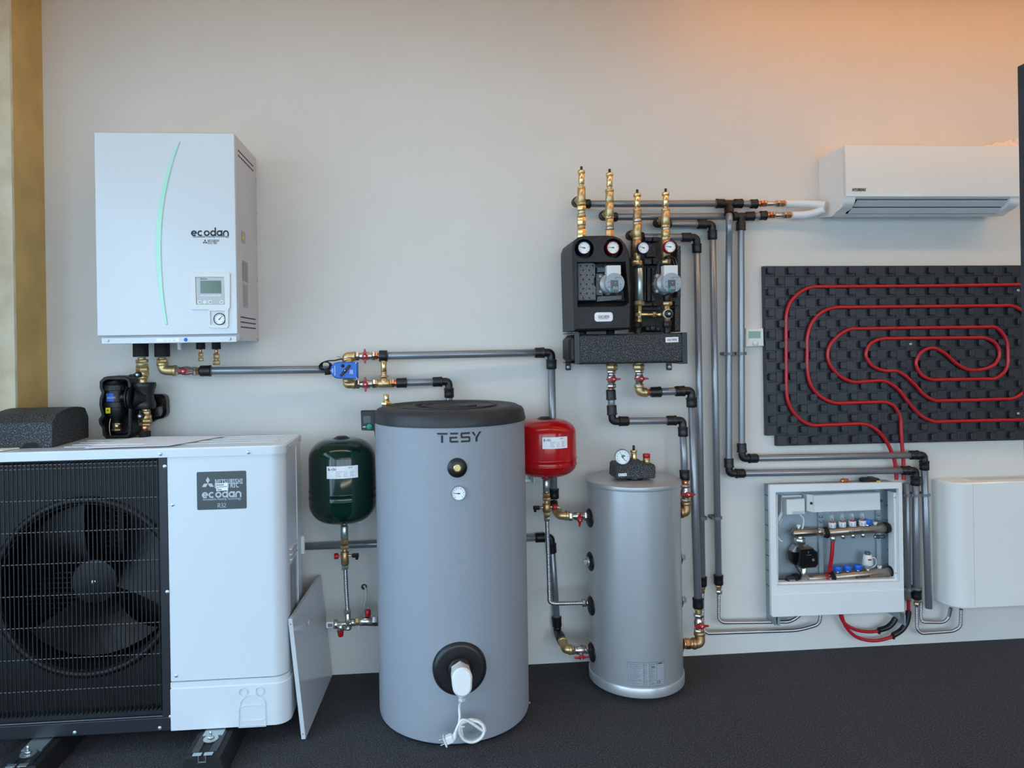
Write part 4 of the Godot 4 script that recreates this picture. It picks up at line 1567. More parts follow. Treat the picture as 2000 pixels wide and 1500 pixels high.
# ---------- the green and the red expansion vessels and what hangs from them ----------
func vessels():
	vessel("green", P(670, 1018, 0.2), P(670, 856, 0.2).y, 0.1405, M.green_enamel, "dark green expansion vessel on the wall between heat pump and big tank", [0.39, 0.31])
	vessel("red", P(1066, 929, 0.2), P(1064, 818, 0.2).y, 0.1345, M.red_enamel, "bright red expansion vessel on the wall right of the big tank", [0.33, 0.23])
	# safety fittings under the green vessel
	var k := 1.0 / 452
	var o := P(672.5, 1022, 0.2)
	var d := (P(674, 1110, 0.2) - o).normalized()
	var t := thing("vessel_fitting", P(674, 1112, 0.2), "brass check fitting with red and black side caps under green vessel", "fitting")
	stacked(t, o, d, [["zinc_socket", 5 * k, 29 * k, 7 * k, false, "zinc"], ["washer", 28 * k, 30 * k, 6.5 * k, false, "steel"], ["hex_nut", 30 * k, 40 * k, 7.5 * k, true, "bronze"], ["hex_nut", 41 * k, 49 * k, 8.5 * k, true, "brass"], ["neck", 48 * k, 55 * k, 4 * k, false, "brass"], ["body", 54 * k, 78 * k, 7.5 * k, false, "bronze"], ["hex_nut", 79 * k, 88 * k, 7 * k, true, "nickel"]])
	side_caps(t, o + d * 62 * k, 1.0)
	hose("metal_hose", [P(674.5, 1108, 0.2), P(676, 1150, 0.2), P(679, 1196, 0.2)], 0.0098, "corrugated steel hose hanging straight under the green vessel")
	# nickel safety group at the foot
	var s := P(679, 1216, 0.2)
	t = thing("safety_group", s, "nickel safety valve group with a white funnel and red knobs at tank's left", "valve")
	g_part(t, "hex_nut", P(678, 1190, 0.2), P(679, 1198, 0.2), 0.0155, true, M.nickel)
	g_part(t, "post", P(679, 1196, 0.2), P(680, 1230, 0.2), 0.0125, false, M.nickel)
	g_part(t, "boss", P(679, 1224, 0.2), P(680, 1229, 0.2), 0.0165, false, M.nickel)
	g_part(t, "crossbar", P(652, 1219, 0.2), P(700, 1217, 0.2), 0.0098, false, M.nickel)
	g_part(t, "collar", P(652, 1219, 0.2), P(660, 1219, 0.2), 0.019, false, M.nickel)
	g_part(t, "outlet", P(665, 1220, 0.2), P(665, 1231, 0.2), 0.0145, false, M.nickel)
	g_part(t, "red_knob", P(665, 1231, 0.2), P(665.5, 1243, 0.2), 0.0148, false, M.red_handle, 0.011)
	g_part(t, "collar", P(686, 1216, 0.2), P(693, 1215, 0.2), 0.0155, false, M.nickel)
	g_part(t, "hex_nut", P(694, 1213.5, 0.2), P(702, 1213, 0.2), 0.0175, true, M.brass)
	g_part(t, "valve_body", P(702, 1213, 0.2), P(728, 1213, 0.2), 0.0195, false, M.nickel)
	g_part(t, "hex_nut", P(726, 1212, 0.2), P(742, 1212, 0.2), 0.022, true, M.nickel)
	g_part(t, "red_knob", P(719, 1203, 0.2), P(718, 1191, 0.2), 0.0125, false, M.red_handle)
	g_part(t, "knob_pin", P(718, 1192, 0.2), P(718.5, 1186, 0.2), 0.002, false, M.steel)
	var g := G.new()
	var c0 := P(637, 1213, 0.2)
	var c1 := P(653, 1225, 0.2)
	g.box((c0 + c1) / 2, Vector3(c1.x - c0.x, c0.y - c1.y, 0.026), 0.004)
	var fn := part(t, "funnel", g, M.white_plastic)
	g = G.new()
	g.box((c0 + c1) / 2 + Vector3(0.001, 0, 0.0005), Vector3((c1.x - c0.x) * 0.62, (c0.y - c1.y) * 0.56, 0.0262), 0.001)
	part(fn, "air_gap", g, M.ink_grey)
	# loose white cable out of the wall
	t = thing("wall_cable", P(712, 1146, 0), "white cable hanging out of a hole in the wall", "cable")
	g = G.new()
	g.tube(smooth([P(711, 1145, 0.0), P(713, 1147, 0.03), P(715, 1158, 0.045), P(711, 1185, 0.06), P(705, 1210, 0.1), P(700, 1229, 0.12)], 0.008), 0.0042, 10)
	part(t, "lead", g, M.white_plastic)
	g = G.new()
	g.prism(disc(Vector2(P(711, 1146, 0).x, P(711, 1146, 0).y), 0.013, 18), 0.0, 0.002)
	part(t, "wall_hole", g, M.frame_dark)
	# under the red vessel
	o = P(1066.5, 936, 0.2)
	d = (P(1068, 1018, 0.2) - o).normalized()
	t = thing("vessel_fitting", P(1068, 1020, 0.2), "brass check fitting with red and black side caps under red vessel", "fitting")
	stacked(t, o, d, [["zinc_socket", 1 * k, 24 * k, 6.5 * k, false, "zinc"], ["washer", 23 * k, 26 * k, 6.3 * k, false, "steel"], ["hex_nut", 26 * k, 34 * k, 7.5 * k, true, "bronze"], ["hex_nut", 34.5 * k, 42 * k, 8.5 * k, true, "brass"], ["neck", 41 * k, 49 * k, 4 * k, false, "brass"], ["body", 48 * k, 64 * k, 7.8 * k, false, "bronze"], ["hex_nut", 64 * k, 72 * k, 7 * k, true, "brass"], ["hex_nut", 73 * k, 81 * k, 6.5 * k, true, "nickel"]])
	side_caps(t, o + d * 55 * k, -1.0)
	hose("metal_hose", [P(1068, 1014, 0.2), P(1071, 1100, 0.2), P(1073, 1176, 0.2), P(1082, 1179, 0.2), P(1142, 1177.5, 0.2)], 0.0098, "corrugated steel hose bending from the red vessel to silver tank's third port")
	t = thing("hose_union", P(1148, 1177, 0.2), "nickel union joining corrugated hose to the silver tank", "fitting")
	g_part(t, "hex_nut", P(1136.5, 1177.5, 0.2), P(1145, 1177.5, 0.2), 0.0165, true, M.nickel)
	g_part(t, "hex_nut", P(1147.5, 1177.5, 0.2), P(1153, 1177.5, 0.2), 0.024, true, M.nickel)
	g_part(t, "neck", P(1143, 1177.5, 0.2), P(1159, 1177.5, 0.2), 0.012, false, M.nickel)
func g_part(t: Node, nm: String, a: Vector3, b: Vector3, r: float, hexed: bool, m: Material, r2 := -1.0):
	var g := G.new()
	if hexed:
		nut(g, a, b, r)
	else:
		g.rod(a, b, r, 22, minf(0.0015, a.distance_to(b) * 0.25), r2)
	part(t, nm, g, m)
func hose(nm: String, pts: Array, r: float, label: String, rad := 0.045):
	var g := G.new()
	corrugated(g, fillet(pts, rad, 10), r)
	return solo(nm, g, pts[-1], M.steel, label, "hose", "corrugated steel hoses")
func side_caps(t: Node, c: Vector3, s: float):
	g_part(t, "side_stem", c - Vector3(0.035, 0, 0), c + Vector3(0.035, 0, 0), 0.0055, false, M.brass_bright)
	g_part(t, "red_cap", c - Vector3(s * 0.027, 0, 0), c - Vector3(s * 0.044, 0, 0), 0.0125, false, M.red_handle)
	g_part(t, "drain_neck", c + Vector3(s * 0.03, 0, 0), c + Vector3(s * 0.058, 0, 0), 0.0095, true, M.black_plastic)
	g_part(t, "drain_tail", c + Vector3(s * 0.05, 0.004, 0), c + Vector3(s * 0.05, -0.018, 0), 0.006, false, M.black_plastic)
func vessel(kind: String, foot: Vector3, top: float, r: float, m: Material, label: String, rims: Array):
	var h := top - foot.y
	var t := thing(kind + "_vessel", foot, label, "expansion vessel")
	var g := G.new()
	g.t = Transform3D(Basis.IDENTITY, foot)
	var p := [Vector2(0, 0), Vector2(r * 0.3, 0.002)]
	var q: float = h * 0.24
	for i in 9:
		var a := PI / 2 * (i + 0.5) / 9
		p.append(Vector2(r * (0.45 + 0.54 * sin(a)), q * (1 - cos(a)) * 0.98 + 0.003))
	for y in [rims[1], rims[0]]:
		p.append_array([Vector2(r * 0.99, h * y - 0.006), Vector2(r * 1.002, h * y - 0.003), Vector2(r * 1.002, h * y + 0.001), Vector2(r * 0.985, h * y + 0.004)])
	var n0: float = h * 0.76
	for i in 9:
		var a := PI / 2 * (i + 0.5) / 9
		p.append(Vector2(r * (0.36 + 0.625 * cos(a)), n0 + (h - n0) * sin(a)))
	p.append(Vector2(0, h))
	g.lathe(p, 64, false, 0.3)
	var body := part(t, "shell", g, m)
	g = G.new()
	g.t = Transform3D(Basis.IDENTITY, foot + Vector3(0, h - 0.004, 0))
	g.lathe([Vector2(0, 0), Vector2(0.036, 0), Vector2(0.037, 0.003), Vector2(0.03, 0.007), Vector2(0.022, 0.013), Vector2(0.012, 0.014), Vector2(0, 0.014)], 28)
	part(t, "valve_cap", g, M.black_plastic)
	g = G.new()
	g.rod(foot + Vector3(0, 0.006, 0), foot - Vector3(0, 0.012, 0), 0.02, 20, 0.001)
	part(t, "neck", g, m if kind == "red" else M.black_plastic)
	# sheet bracket on the wall
	g = G.new()
	var bx := 0.026 if kind == "green" else -0.05
	g.box(foot + Vector3(bx + (0.012 if kind == "green" else 0), -0.02, 0.004 - foot.z), Vector3(0.046, 0.085, 0.006), 0.001)
	g.box(foot + Vector3(bx * 0.6, -0.008, -foot.z / 2), Vector3(0.03, 0.003, foot.z), 0.0005)
	g.box(foot + Vector3(bx * 0.6 - 0.014, -0.028, -foot.z / 2 - 0.02), Vector3(0.003, 0.04, foot.z * 0.7), 0.0005)
	part(t, "bracket", g, M.zinc, "galvanised wall bracket")
	# rating label
	var lc := P(668, 922, 0.33) if kind == "green" else P(1084, 865, 0.33)
	var w := 0.128 if kind == "green" else 0.112
	var hh := 0.05 if kind == "green" else 0.048
	var turn := atan2(lc.x - foot.x, r) + (0.02 if kind == "green" else 0.02)
	var T := Transform3D(Basis(Vector3.UP, turn), Vector3(foot.x, lc.y, foot.z))
	g = G.new()
	g.face(-w / 2, -hh / 2, w / 2, hh / 2, 0.0006, 14)
	g.bend(r, T)
	var lb := part(t, "label", g, M.print_vessel, "white rating label")
	g = G.new()
	g.text("elbi", Vector3(-w * 0.27, hh * 0.27, 0.001), w * 0.16, hh * 0.2, 0.0003, "Droid Serif")
	g.bend(r, T)
	part(lb, "label_name", g, M.ink_red)
	g = G.new()
	g.text("&", Vector3(-w * 0.42, hh * 0.27, 0.001), w * 0.07, hh * 0.22, 0.0003)
	g.text("ER 18" if kind == "green" else "ER 8", Vector3(w * 0.25, hh * 0.36, 0.001), w * 0.12, hh * 0.08, 0.0003)
	g.bend(r, T)
	part(lb, "label_print", g, M.ink)


# ---------- the big grey tank ----------
func hot_tank():
	var c := Vector3(0.1065, 0.0, 0.345)
	var r := 0.302
	var yl := P(885, 836, 0.65).y     # lid's lower edge in front
	var yt := P(885, 806, 0.63).y
	var t := thing("hot_water_tank", Vector3(c.x, 0, c.z), "large grey cylindrical hot water tank with a dark ribbed lid and hanging plug", "water tank")
	var g := G.new()
	g.t = Transform3D(Basis.IDENTITY, c)
	g.lathe([Vector2(0, 0.012), Vector2(r - 0.012, 0.012), Vector2(r - 0.003, 0.018), Vector2(r, 0.03), Vector2(r, yl + 0.01), Vector2(r * 0.9, yl + 0.02), Vector2(0, yl + 0.02)], 96)
	var jacket := part(t, "jacket", g, M.tank_vinyl)
	g = G.new()
	g.t = Transform3D(Basis.IDENTITY, c)
	g.lathe([Vector2(0, 0), Vector2(r - 0.022, 0), Vector2(r - 0.02, 0.014), Vector2(0, 0.014)], 64)
	part(t, "foot_ring", g, M.black_plastic)
	g = G.new()
	g.t = Transform3D(Basis.IDENTITY, c)
	var p := [Vector2(r - 0.004, yl), Vector2(r + 0.004, yl), Vector2(r + 0.005, yl + 0.006), Vector2(r - 0.002, yt - 0.014), Vector2(r - 0.009, yt - 0.004), Vector2(r - 0.02, yt)]
	var rr := r - 0.03
	while rr > 0.02:   # low concentric swells
		p.append(Vector2(rr, yt + (0.006 if int(rr * 1000) % 2 == 0 else 0.0)))
		rr -= 0.0235
	p.append(Vector2(0, yt + 0.003))
	g.lathe(p, 96, false, 0.2)
	var lid := part(t, "lid", g, M.lid_grey)
	g = G.new()
	for q in [[0.0, 0.11, 0.4, 5.0], [0.02, 0.165, 2.6, 6.2], [-0.03, 0.215, -0.5, 2.4]]:
		var pts := []
		for i in 25:
			var a := lerpf(q[2], q[3], i / 24.0)
			pts.append(Vector3(c.x + q[0] + cos(a) * q[1], yt + 0.0035, c.z + sin(a) * q[1] * 0.9))
		g.tube(pts, 0.0065, 8)
	part(lid, "swirl_ribs", g, M.lid_grey)
	# brass plug on top
	var o := P(755, 797, 0.3)
	o.y = yt - 0.004
	var vp := P(755, 797, 0.3)
	stacked(t, Vector3(vp.x, yt - 0.006, 0.3), Vector3.UP, [["plug_base", 0, 0.014, 0.012, false, "brass"], ["plug_nut", 0.012, 0.03, 0.0245, true, "brass_bright"], ["plug_nipple", 0.028, 0.064, 0.0125, false, "brass_bright"]], 0.9)
	# lettering wrapped round the jacket
	g = G.new()
	var S := 0.0365
	var W := 0.0019
	glyphs(g, S)
	var ta := P(897, 854.5, c.z + r)
	g.bend(r, Transform3D(Basis(Vector3.UP, asin((ta.x - c.x) / r)), Vector3(c.x, ta.y, c.z)))
	part(jacket, "lettering", g, M.ink)
	# black port cover with its brass bore
	var port := func(px: float, py: float) -> Transform3D:
		var w := P(px, py, c.z + r)
		var a := asin((w.x - c.x) / r)
		return Transform3D(Basis(Vector3.UP, a) * Basis(Vector3.RIGHT, PI / 2), Vector3(c.x + sin(a) * r, w.y, c.z + cos(a) * r))
	g = G.new()
	g.t = port.call(893, 913.5)
	g.lathe([Vector2(0.036, -0.01), Vector2(0.036, 0.003), Vector2(0.033, 0.006), Vector2(0.017, 0.012), Vector2(0.0145, 0.012), Vector2(0.0145, 0.002)], 40)
	var pc := part(t, "port_cover", g, M.black_plastic)
	g = G.new()
	g.t = port.call(893, 913.5)
	g.lathe([Vector2(0.0, 0.004), Vector2(0.004, 0.004), Vector2(0.005, 0.01), Vector2(0.0085, 0.01), Vector2(0.009, 0.005), Vector2(0.011, 0.005), Vector2(0.0125, 0.013), Vector2(0.0145, 0.012), Vector2(0.0145, 0.0)], 28)
	part(pc, "brass_bore", g, M.brass_bright)
	var tg: Transform3D = port.call(895.5, 963)
	var T := tg * Transform3D(Basis(Vector3.RIGHT, -PI / 2), Vector3(0, 0.009, 0))
	gauge(t, T, 0.0275, M.steel, 1.5, 0.02)
	# flange and heater
	var hf: Transform3D = port.call(898, 1306)
	g = G.new()
	g.t = hf
	g.lathe([Vector2(0.1, -0.03), Vector2(0.098, 0.0), Vector2(0.09, 0.009), Vector2(0.082, 0.011), Vector2(0.045, 0.005), Vector2(0.044, 0.016), Vector2(0.04, 0.02), Vector2(0.0, 0.02)], 64)
	var fl := part(t, "flange_cover", g, M.black_plastic)
	g = G.new()
	g.t = hf
	g.lathe([Vector2(0, 0.018), Vector2(0.037, 0.018), Vector2(0.037, 0.05), Vector2(0.034, 0.053), Vector2(0, 0.053)], 6, true)
	var hx := part(t, "heater_nut", g, M.white_plastic)
	var hr := hf * Transform3D(Basis(Vector3.RIGHT, -PI / 2), Vector3.ZERO)
	g = G.new()
	g.t = hr * Transform3D(Basis(Vector3.RIGHT, -0.15), Vector3(0, 0.0, 0.052))
	var hp := PackedVector2Array()
	for i in 21:
		var a := PI * i / 20
		hp.append(Vector2(0.036 * cos(a), 0.004 + 0.036 * sin(a)))
	for i in 21:
		var a := PI + PI * i / 20
		hp.append(Vector2(0.034 * cos(a), -0.024 + 0.034 * sin(a)))
	g.prism(hp, 0, 0.055, 0.006)
	var hd := part(t, "heater_head", g, M.white_plastic, "white heater head")
	g = G.new()
	g.t = hr * Transform3D(Basis(Vector3.RIGHT, -0.15), Vector3(0.014, -0.022, 0.107))
	g.text("230V", Vector3(0, 0.003, 0.0002), 0.016, 0.005, 0.0003)
	g.text("2kW", Vector3(-0.002, -0.005, 0.0002), 0.012, 0.005, 0.0003)
	part(hd, "print", g, M.ink)
	var gl := hr * Vector3(0, -0.058, 0.075)
	g = G.new()
	nut(g, gl, gl - Vector3(0, 0.009, 0), 0.0135)
	g.rod(gl + Vector3(0, 0.006, 0), gl - Vector3(0, 0.026, 0), 0.0105, 20, 0.002)
	nut(g, gl - Vector3(0, 0.011, 0), gl - Vector3(0, 0.024, 0), 0.0145)
	part(hd, "cable_gland", g, M.pale_grey)
	# lead, coil and plug
	var zc := 0.71
	g = G.new()
	var pts := [gl - Vector3(0, 0.02, 0), P(897, 1385, zc - 0.02), P(898, 1400, zc - 0.015), P(896, 1422, zc), P(903, 1441, zc)]
	for i in 46:
		var a := -2.3 + TAU * 2.35 * i / 45.0
		pts.append(P(921 + (25 - 1.5 * sin(a * 0.37)) * cos(a), 1427 - (21 + 2 * sin(a * 0.61)) * -sin(a) * 1.0, zc + 0.012 * sin(a * 0.43 + 1.0)))
	pts.append_array([P(900, 1408, zc + 0.02), P(893, 1421, zc + 0.022), P(888, 1434, zc + 0.022)])
	g.tube(smooth(pts, 0.007), 0.0049, 10)
	part(t, "power_lead", g, M.white_plastic)
	g = G.new()
	g.tube([P(890, 1430, zc + 0.022), P(887, 1440, zc + 0.022), P(883, 1446, zc + 0.022)], 0.008, 12, [0.0062, 0.009, 0.01])
	var pg0 := P(886, 1440, zc + 0.022)
	var pg1 := P(868, 1447.5, zc + 0.022)
	g.t = G.along(pg0, pg1 - pg0)
	var ln := pg0.distance_to(pg1)
	g.box(Vector3(0, ln * 0.45, 0), Vector3(0.03, ln * 0.9, 0.026), 0.006)
	g.box(Vector3(0, ln * 0.93, 0), Vector3(0.037, ln * 0.2, 0.032), 0.004)
	var plug := part(t, "plug", g, M.white_plastic, "white two-pin plug")
	g = G.new()
	g.t = G.along(pg0, pg1 - pg0)
	for s in [-0.0095, 0.0095]:
		g.rod(Vector3(s, ln, 0), Vector3(s, ln + 0.018, 0), 0.0022, 10, 0.0005)
	part(plug, "pins", g, M.steel)
	g = G.new()
	g.tube(smooth([P(897, 1416, zc + 0.027), P(902, 1420, zc + 0.029), P(907, 1419, zc + 0.025)], 0.004), 0.0022, 8)
	part(t, "cable_tie", g, M.white_plastic)
	# levelling screw at the right
	g = G.new()
	var ls := P(1036, 1376, c.z)
	g.rod(Vector3(c.x + r - 0.01, ls.y, c.z), Vector3(c.x + r + 0.009, ls.y, c.z), 0.008, 14, 0.001)
	nut(g, Vector3(c.x + r + 0.002, ls.y, c.z), Vector3(c.x + r + 0.008, ls.y, c.z), 0.012)
	part(t, "side_screw", g, M.zinc)
	# control box clipped to the left of the lid
	var b := thing("controller_box", P(722, 840, 0.3), "small black control box with a green button at tank's left", "controller")
	var bp := ppoly([704.5, 803, 731, 802.5, 736, 804, 736, 840, 731, 841.5, 706, 840.5], 0.33)
	g = G.new()
	g.prism(bp, 0.285, 0.33, 0.002)
	part(b, "case", g, M.black_plastic)
	g = G.new()
	g.prism(ppoly([731, 840, 735, 840, 736, 858, 733.5, 858], 0.3), 0.285, 0.315)
	part(b, "clip", g, M.black_plastic)
	g = G.new()
	g.prism(ppoly([709.5, 813, 723.5, 812, 724.5, 826, 710.5, 827], 0.33), 0.329, 0.3312)
	part(b, "screen", g, M.badge_grey)
	g = G.new()
	var kb := P(722, 833, 0.33)
	g.rod(kb - Vector3(0, 0, 0.002), kb + Vector3(0, 0, 0.012), 0.0118, 24, 0.0015)
	part(b, "button", g, M.teal, "green button")
	g = G.new()
	g.text("wilo", P(711.5, 833.5, 0.3302), 0.0125, 0.0058, 0.0004)
	part(b, "lettering", g, M.ink_white)
# four block letters drawn from bars, total width 4.3 heights
func glyphs(g: G, s: float):
	var w := s * 0.19
	var bar := func(x: float, y: float, bw: float, bh: float, cut := 0.0):
		g.prism(PackedVector2Array([Vector2(x + cut, y), Vector2(x + bw, y), Vector2(x + bw, y + bh), Vector2(x, y + bh)]), 0.0002, 0.0008)
	var x := -s * 2.27
	bar.call(x, s / 2 - w, s * 1.1, w, s * 0.12)           # T
	bar.call(x + s * 0.44, -s / 2, w * 1.15, s - w * 1.35)
	x += s * 1.28
	bar.call(x + s * 0.06, s / 2 - w, s * 0.82, w, s * 0.06)  # E
	bar.call(x, -w / 2, s * 0.78, w)
	g.prism(PackedVector2Array([Vector2(x + s * 0.12, -s / 2), Vector2(x + s * 0.92, -s / 2), Vector2(x + s * 0.86, -s / 2 + w), Vector2(x + w, -s / 2 + w), Vector2(x + w, -w / 2 + 0.0001), Vector2(x, -w / 2 + 0.0001), Vector2(x, -s / 2 + s * 0.1)]), 0.0002, 0.0008)
	x += s * 1.12
	var h := s / 2
	g.prism(PackedVector2Array([Vector2(x + 0, -h), Vector2(x + s*0.9, -h), Vector2(x + s, -h+s*0.1), Vector2(x + s, w/2-s*0.1), Vector2(x + s*0.9, w/2), Vector2(x + w, w/2), Vector2(x + w, h-w), Vector2(x + s*0.93, h-w), Vector2(x + s, h), Vector2(x + s*0.1, h), Vector2(x + 0, h-s*0.1), Vector2(x + 0, -w/2+s*0.1), Vector2(x + s*0.1, -w/2), Vector2(x + s-w, -w/2), Vector2(x + s-w, -h+w), Vector2(x + s*0.06, -h+w)]), 0.0002, 0.0008)
	x += s * 1.12
	g.prism(PackedVector2Array([Vector2(x + s * 0.42, -s / 2), Vector2(x + s * 0.42 + w, -s / 2), Vector2(x + s * 0.46 + w, -s * 0.1), Vector2(x + s * 1.06, s / 2), Vector2(x + s * 0.84, s / 2), Vector2(x + s * 0.42, -s * 0.06)]), 0.0002, 0.0008)
	g.prism(PackedVector2Array([Vector2(x, s / 2), Vector2(x + s * 0.24, s / 2), Vector2(x + s * 0.44, s * 0.2), Vector2(x + s * 0.34, s * 0.04)]), 0.0002, 0.0008)


# ---------- the silver tank ----------
func buffer_tank():
	var c := Vector3(0.903, 0.016, 0.209)
	var r := 0.2
	var yt := P(1245, 951, c.z + r).y
	var yl := yt - 0.021
	var t := thing("buffer_tank", Vector3(c.x, 0, c.z), "silver cylindrical buffer tank with a flat lid and side ports", "water tank")
	var g := G.new()
	g.t = Transform3D(Basis.IDENTITY, Vector3(c.x, 0, c.z))
	g.lathe([Vector2(0, 0.05), Vector2(r - 0.002, 0.05), Vector2(r - 0.002, yl - 0.002), Vector2(0, yl - 0.002)], 96)
	var jk := part(t, "jacket", g, M.tank_silver)
	g = G.new()
	g.t = Transform3D(Basis.IDENTITY, Vector3(c.x, 0, c.z))
	g.lathe([Vector2(0, 0.018), Vector2(r - 0.004, 0.018), Vector2(r + 0.003, 0.023), Vector2(r + 0.004, 0.056), Vector2(r + 0.001, 0.061), Vector2(r - 0.006, 0.0615)], 96)
	part(t, "base_rim", g, M.tank_silver)
	g = G.new()
	g.t = Transform3D(Basis.IDENTITY, Vector3(c.x, 0, c.z))
	g.lathe([Vector2(r - 0.006, yl), Vector2(r + 0.003, yl), Vector2(r + 0.004, yl + 0.004), Vector2(r + 0.003, yt - 0.006), Vector2(r - 0.004, yt), Vector2(0, yt)], 96)
	part(t, "lid", g, M.tank_silver)
	for i in 3:
		g = G.new()
		var a := TAU * i / 3 + 0.5
		g.rod(Vector3(c.x + cos(a) * 0.13, 0, c.z + sin(a) * 0.13), Vector3(c.x + cos(a) * 0.13, 0.02, c.z + sin(a) * 0.13), 0.022, 16, 0.002)
		part(t, "foot", g, M.black_plastic)
	# rating label
	var lc := P(1261, 1318, c.z + r)
	g = G.new()
	g.face(-0.078, -0.049, 0.078, 0.049, 0.0005, 12)
	g.bend(r, Transform3D(Basis(Vector3.UP, asin((lc.x - c.x) / r) + 0.03), Vector3(c.x, lc.y, c.z)))
	var lb := part(jk, "label", g, M.print_tank, "grey data label")
	g = G.new()
	g.text("CE", Vector3(0.05, -0.034, 0.0008), 0.013, 0.011, 0.0003)
	g.bend(r, Transform3D(Basis(Vector3.UP, asin((lc.x - c.x) / r) + 0.03), Vector3(c.x, lc.y, c.z)))
	part(lb, "label_print", g, M.ink)
	# ports: black rosettes on both sides, two of them plugged
	for s in [[-1.0, [1009, 1093, 1179, 1269], -0.06], [1.0, [1000, 1088, 1171, 1257], -0.06]]:
		for i in 4:
			var y: float = P(1155 if s[0] < 0 else 1335, s[1][i], 0.2).y
			var dir := Vector3(s[0] * cos(0.1), 0, 0.1 if s[0] < 0 else -0.02).normalized()
			var o := Vector3(c.x, y, c.z - 0.005) + dir * (r - 0.004)
			g = G.new()
			g.t = G.along(o, dir)
			g.lathe([Vector2(0.041, -0.006), Vector2(0.041, 0.004), Vector2(0.036, 0.009), Vector2(0.0165, 0.013), Vector2(0.0, 0.013)], 36)
			var ro := part(t, "port_rosette", g, M.black_plastic)
			if i == 1 or (i == 2 and s[0] > 0):
				g = G.new()
				g.rod(o + dir * 0.012, o + dir * 0.018, 0.0215, 24, 0.001)
				nut(g, o + dir * 0.018, o + dir * 0.022, 0.018)
				g.box(o + dir * 0.028, Vector3(0.014, 0.02, 0.02), 0.001)
				part(ro, "plug", g, M.zinc)
	# safety group on the lid
	var z := 0.25
	var f := thing("boiler_safety_group", P(1240, 933, z), "black foam safety group with gauge, air vent and red cap atop the silver tank", "safety group")
	var pl := ppoly([1203, 910, 1207, 906.5, 1219, 906, 1226, 904, 1231, 900.5, 1236, 899.5, 1252, 899.5, 1256, 902, 1260, 907, 1278, 907.5, 1281, 911, 1281, 932, 1278, 934.5, 1205, 936, 1202, 933], 0.29)
	g = G.new()
	g.prism(pl, 0.19, 0.29, 0.005)
	var fm := part(f, "foam_shell", g, M.foam)
	g = G.new()
	var bs := P(1239, 936, z)
	g.rod(Vector3(bs.x, yt, z), Vector3(bs.x, yt + 0.016, z), 0.036, 28, 0.003)
	part(f, "base_nut", g, M.black_gloss)
	gauge(f, Transform3D(Basis(Vector3.UP, -0.2), P(1216, 893, 0.3)), 0.032, M.steel, -2.5, 0.03)
	g = G.new()
	g.t = Transform3D(Basis(Vector3.UP, -0.2), P(1216, 893, 0.3))
	g.prism(PackedVector2Array([Vector2(0, 0), Vector2(0.013, 0.003), Vector2(0.009, 0.009), Vector2(0.0, 0.011), Vector2(-0.002, 0.01)]), -0.001, 0.0004)
	part(f, "green_zone", g, M.teal)
	g = G.new()
	g.t = Transform3D(Basis(Vector3.UP, -0.2) * Basis(Vector3.BACK, 0.45), P(1216, 893, 0.3))
	g.prism(poly([-0.001, 0, 0.0015, 0, 0.0005, 0.021, -0.0005, 0.021]), -0.001, 0.0006)
	part(f, "red_pointer", g, M.ink_red)
	var o := P(1238, 902, z)
	var k := 1.0 / 452
	stacked(f, o, Vector3.UP, [["vent_body", -0.01, 20 * k, 5.7 * k, false, "brass_bright"], ["vent_rim", 19 * k, 23 * k, 7 * k, false, "brass_bright"], ["vent_cap", 23 * k, 32 * k, 2.4 * k, false, "black_plastic"]])
	o = P(1263, 912, z)
	stacked(f, o, Vector3.UP, [["relief_stem", -0.005, 4 * k, 4.5 * k, false, "brass"], ["relief_body", 4 * k, 18 * k, 6.6 * k, false, "brass"], ["relief_collar", 14 * k, 17 * k, 7.2 * k, false, "brass"], ["red_cap", 18 * k, 26 * k, 7 * k, false, "red_handle"]])
	g = G.new()
	var la := P(1216, 927.3, 0.29)
	g.box(la, Vector3(0.0355, 0.011, 0.0012), 0.0003)
	var lab := part(fm, "label", g, M.paper, "white label")
	g = G.new()
	g.prism(disc(Vector2(la.x - 0.012, la.y), 0.0025, 12), 0.2906, 0.2909)
	g.text("SYSTEM", la + Vector3(0.004, 0, 0.0007), 0.022, 0.0034, 0.0002)
	part(lab, "label_print", g, M.ink)


# ---------- valves and elbows round the silver tank ----------
func centre_pipes():
	var z := 0.2
	ball_valve(P(1129, 1007.5, z), Vector3.RIGHT, "red-handled valve at the silver tank's top left port", PI / 2, Vector3(0, -0.25, 1), 0.084)
	ball_valve(P(1133, 1269, z), Vector3.RIGHT, "red-handled valve at the silver tank's lowest left port", 0.0, Vector3(0, -0.75, 1), 0.08)
	for q in [[1007.5, "brass nipple between upper left valve and silver tank"], [1269, "brass nipple between lower left valve and silver tank"]]:
		var t := thing("brass_nipple", P(1150, q[0], z), q[1], "fitting")
		g_part(t, "thread", P(1146, q[0], z), P(1158, q[0] + 0.4, z), 0.014, false, M.brass)
		g_part(t, "hex_nut", P(1148, q[0], z), P(1153, q[0], z), 0.0195, true, M.brass)


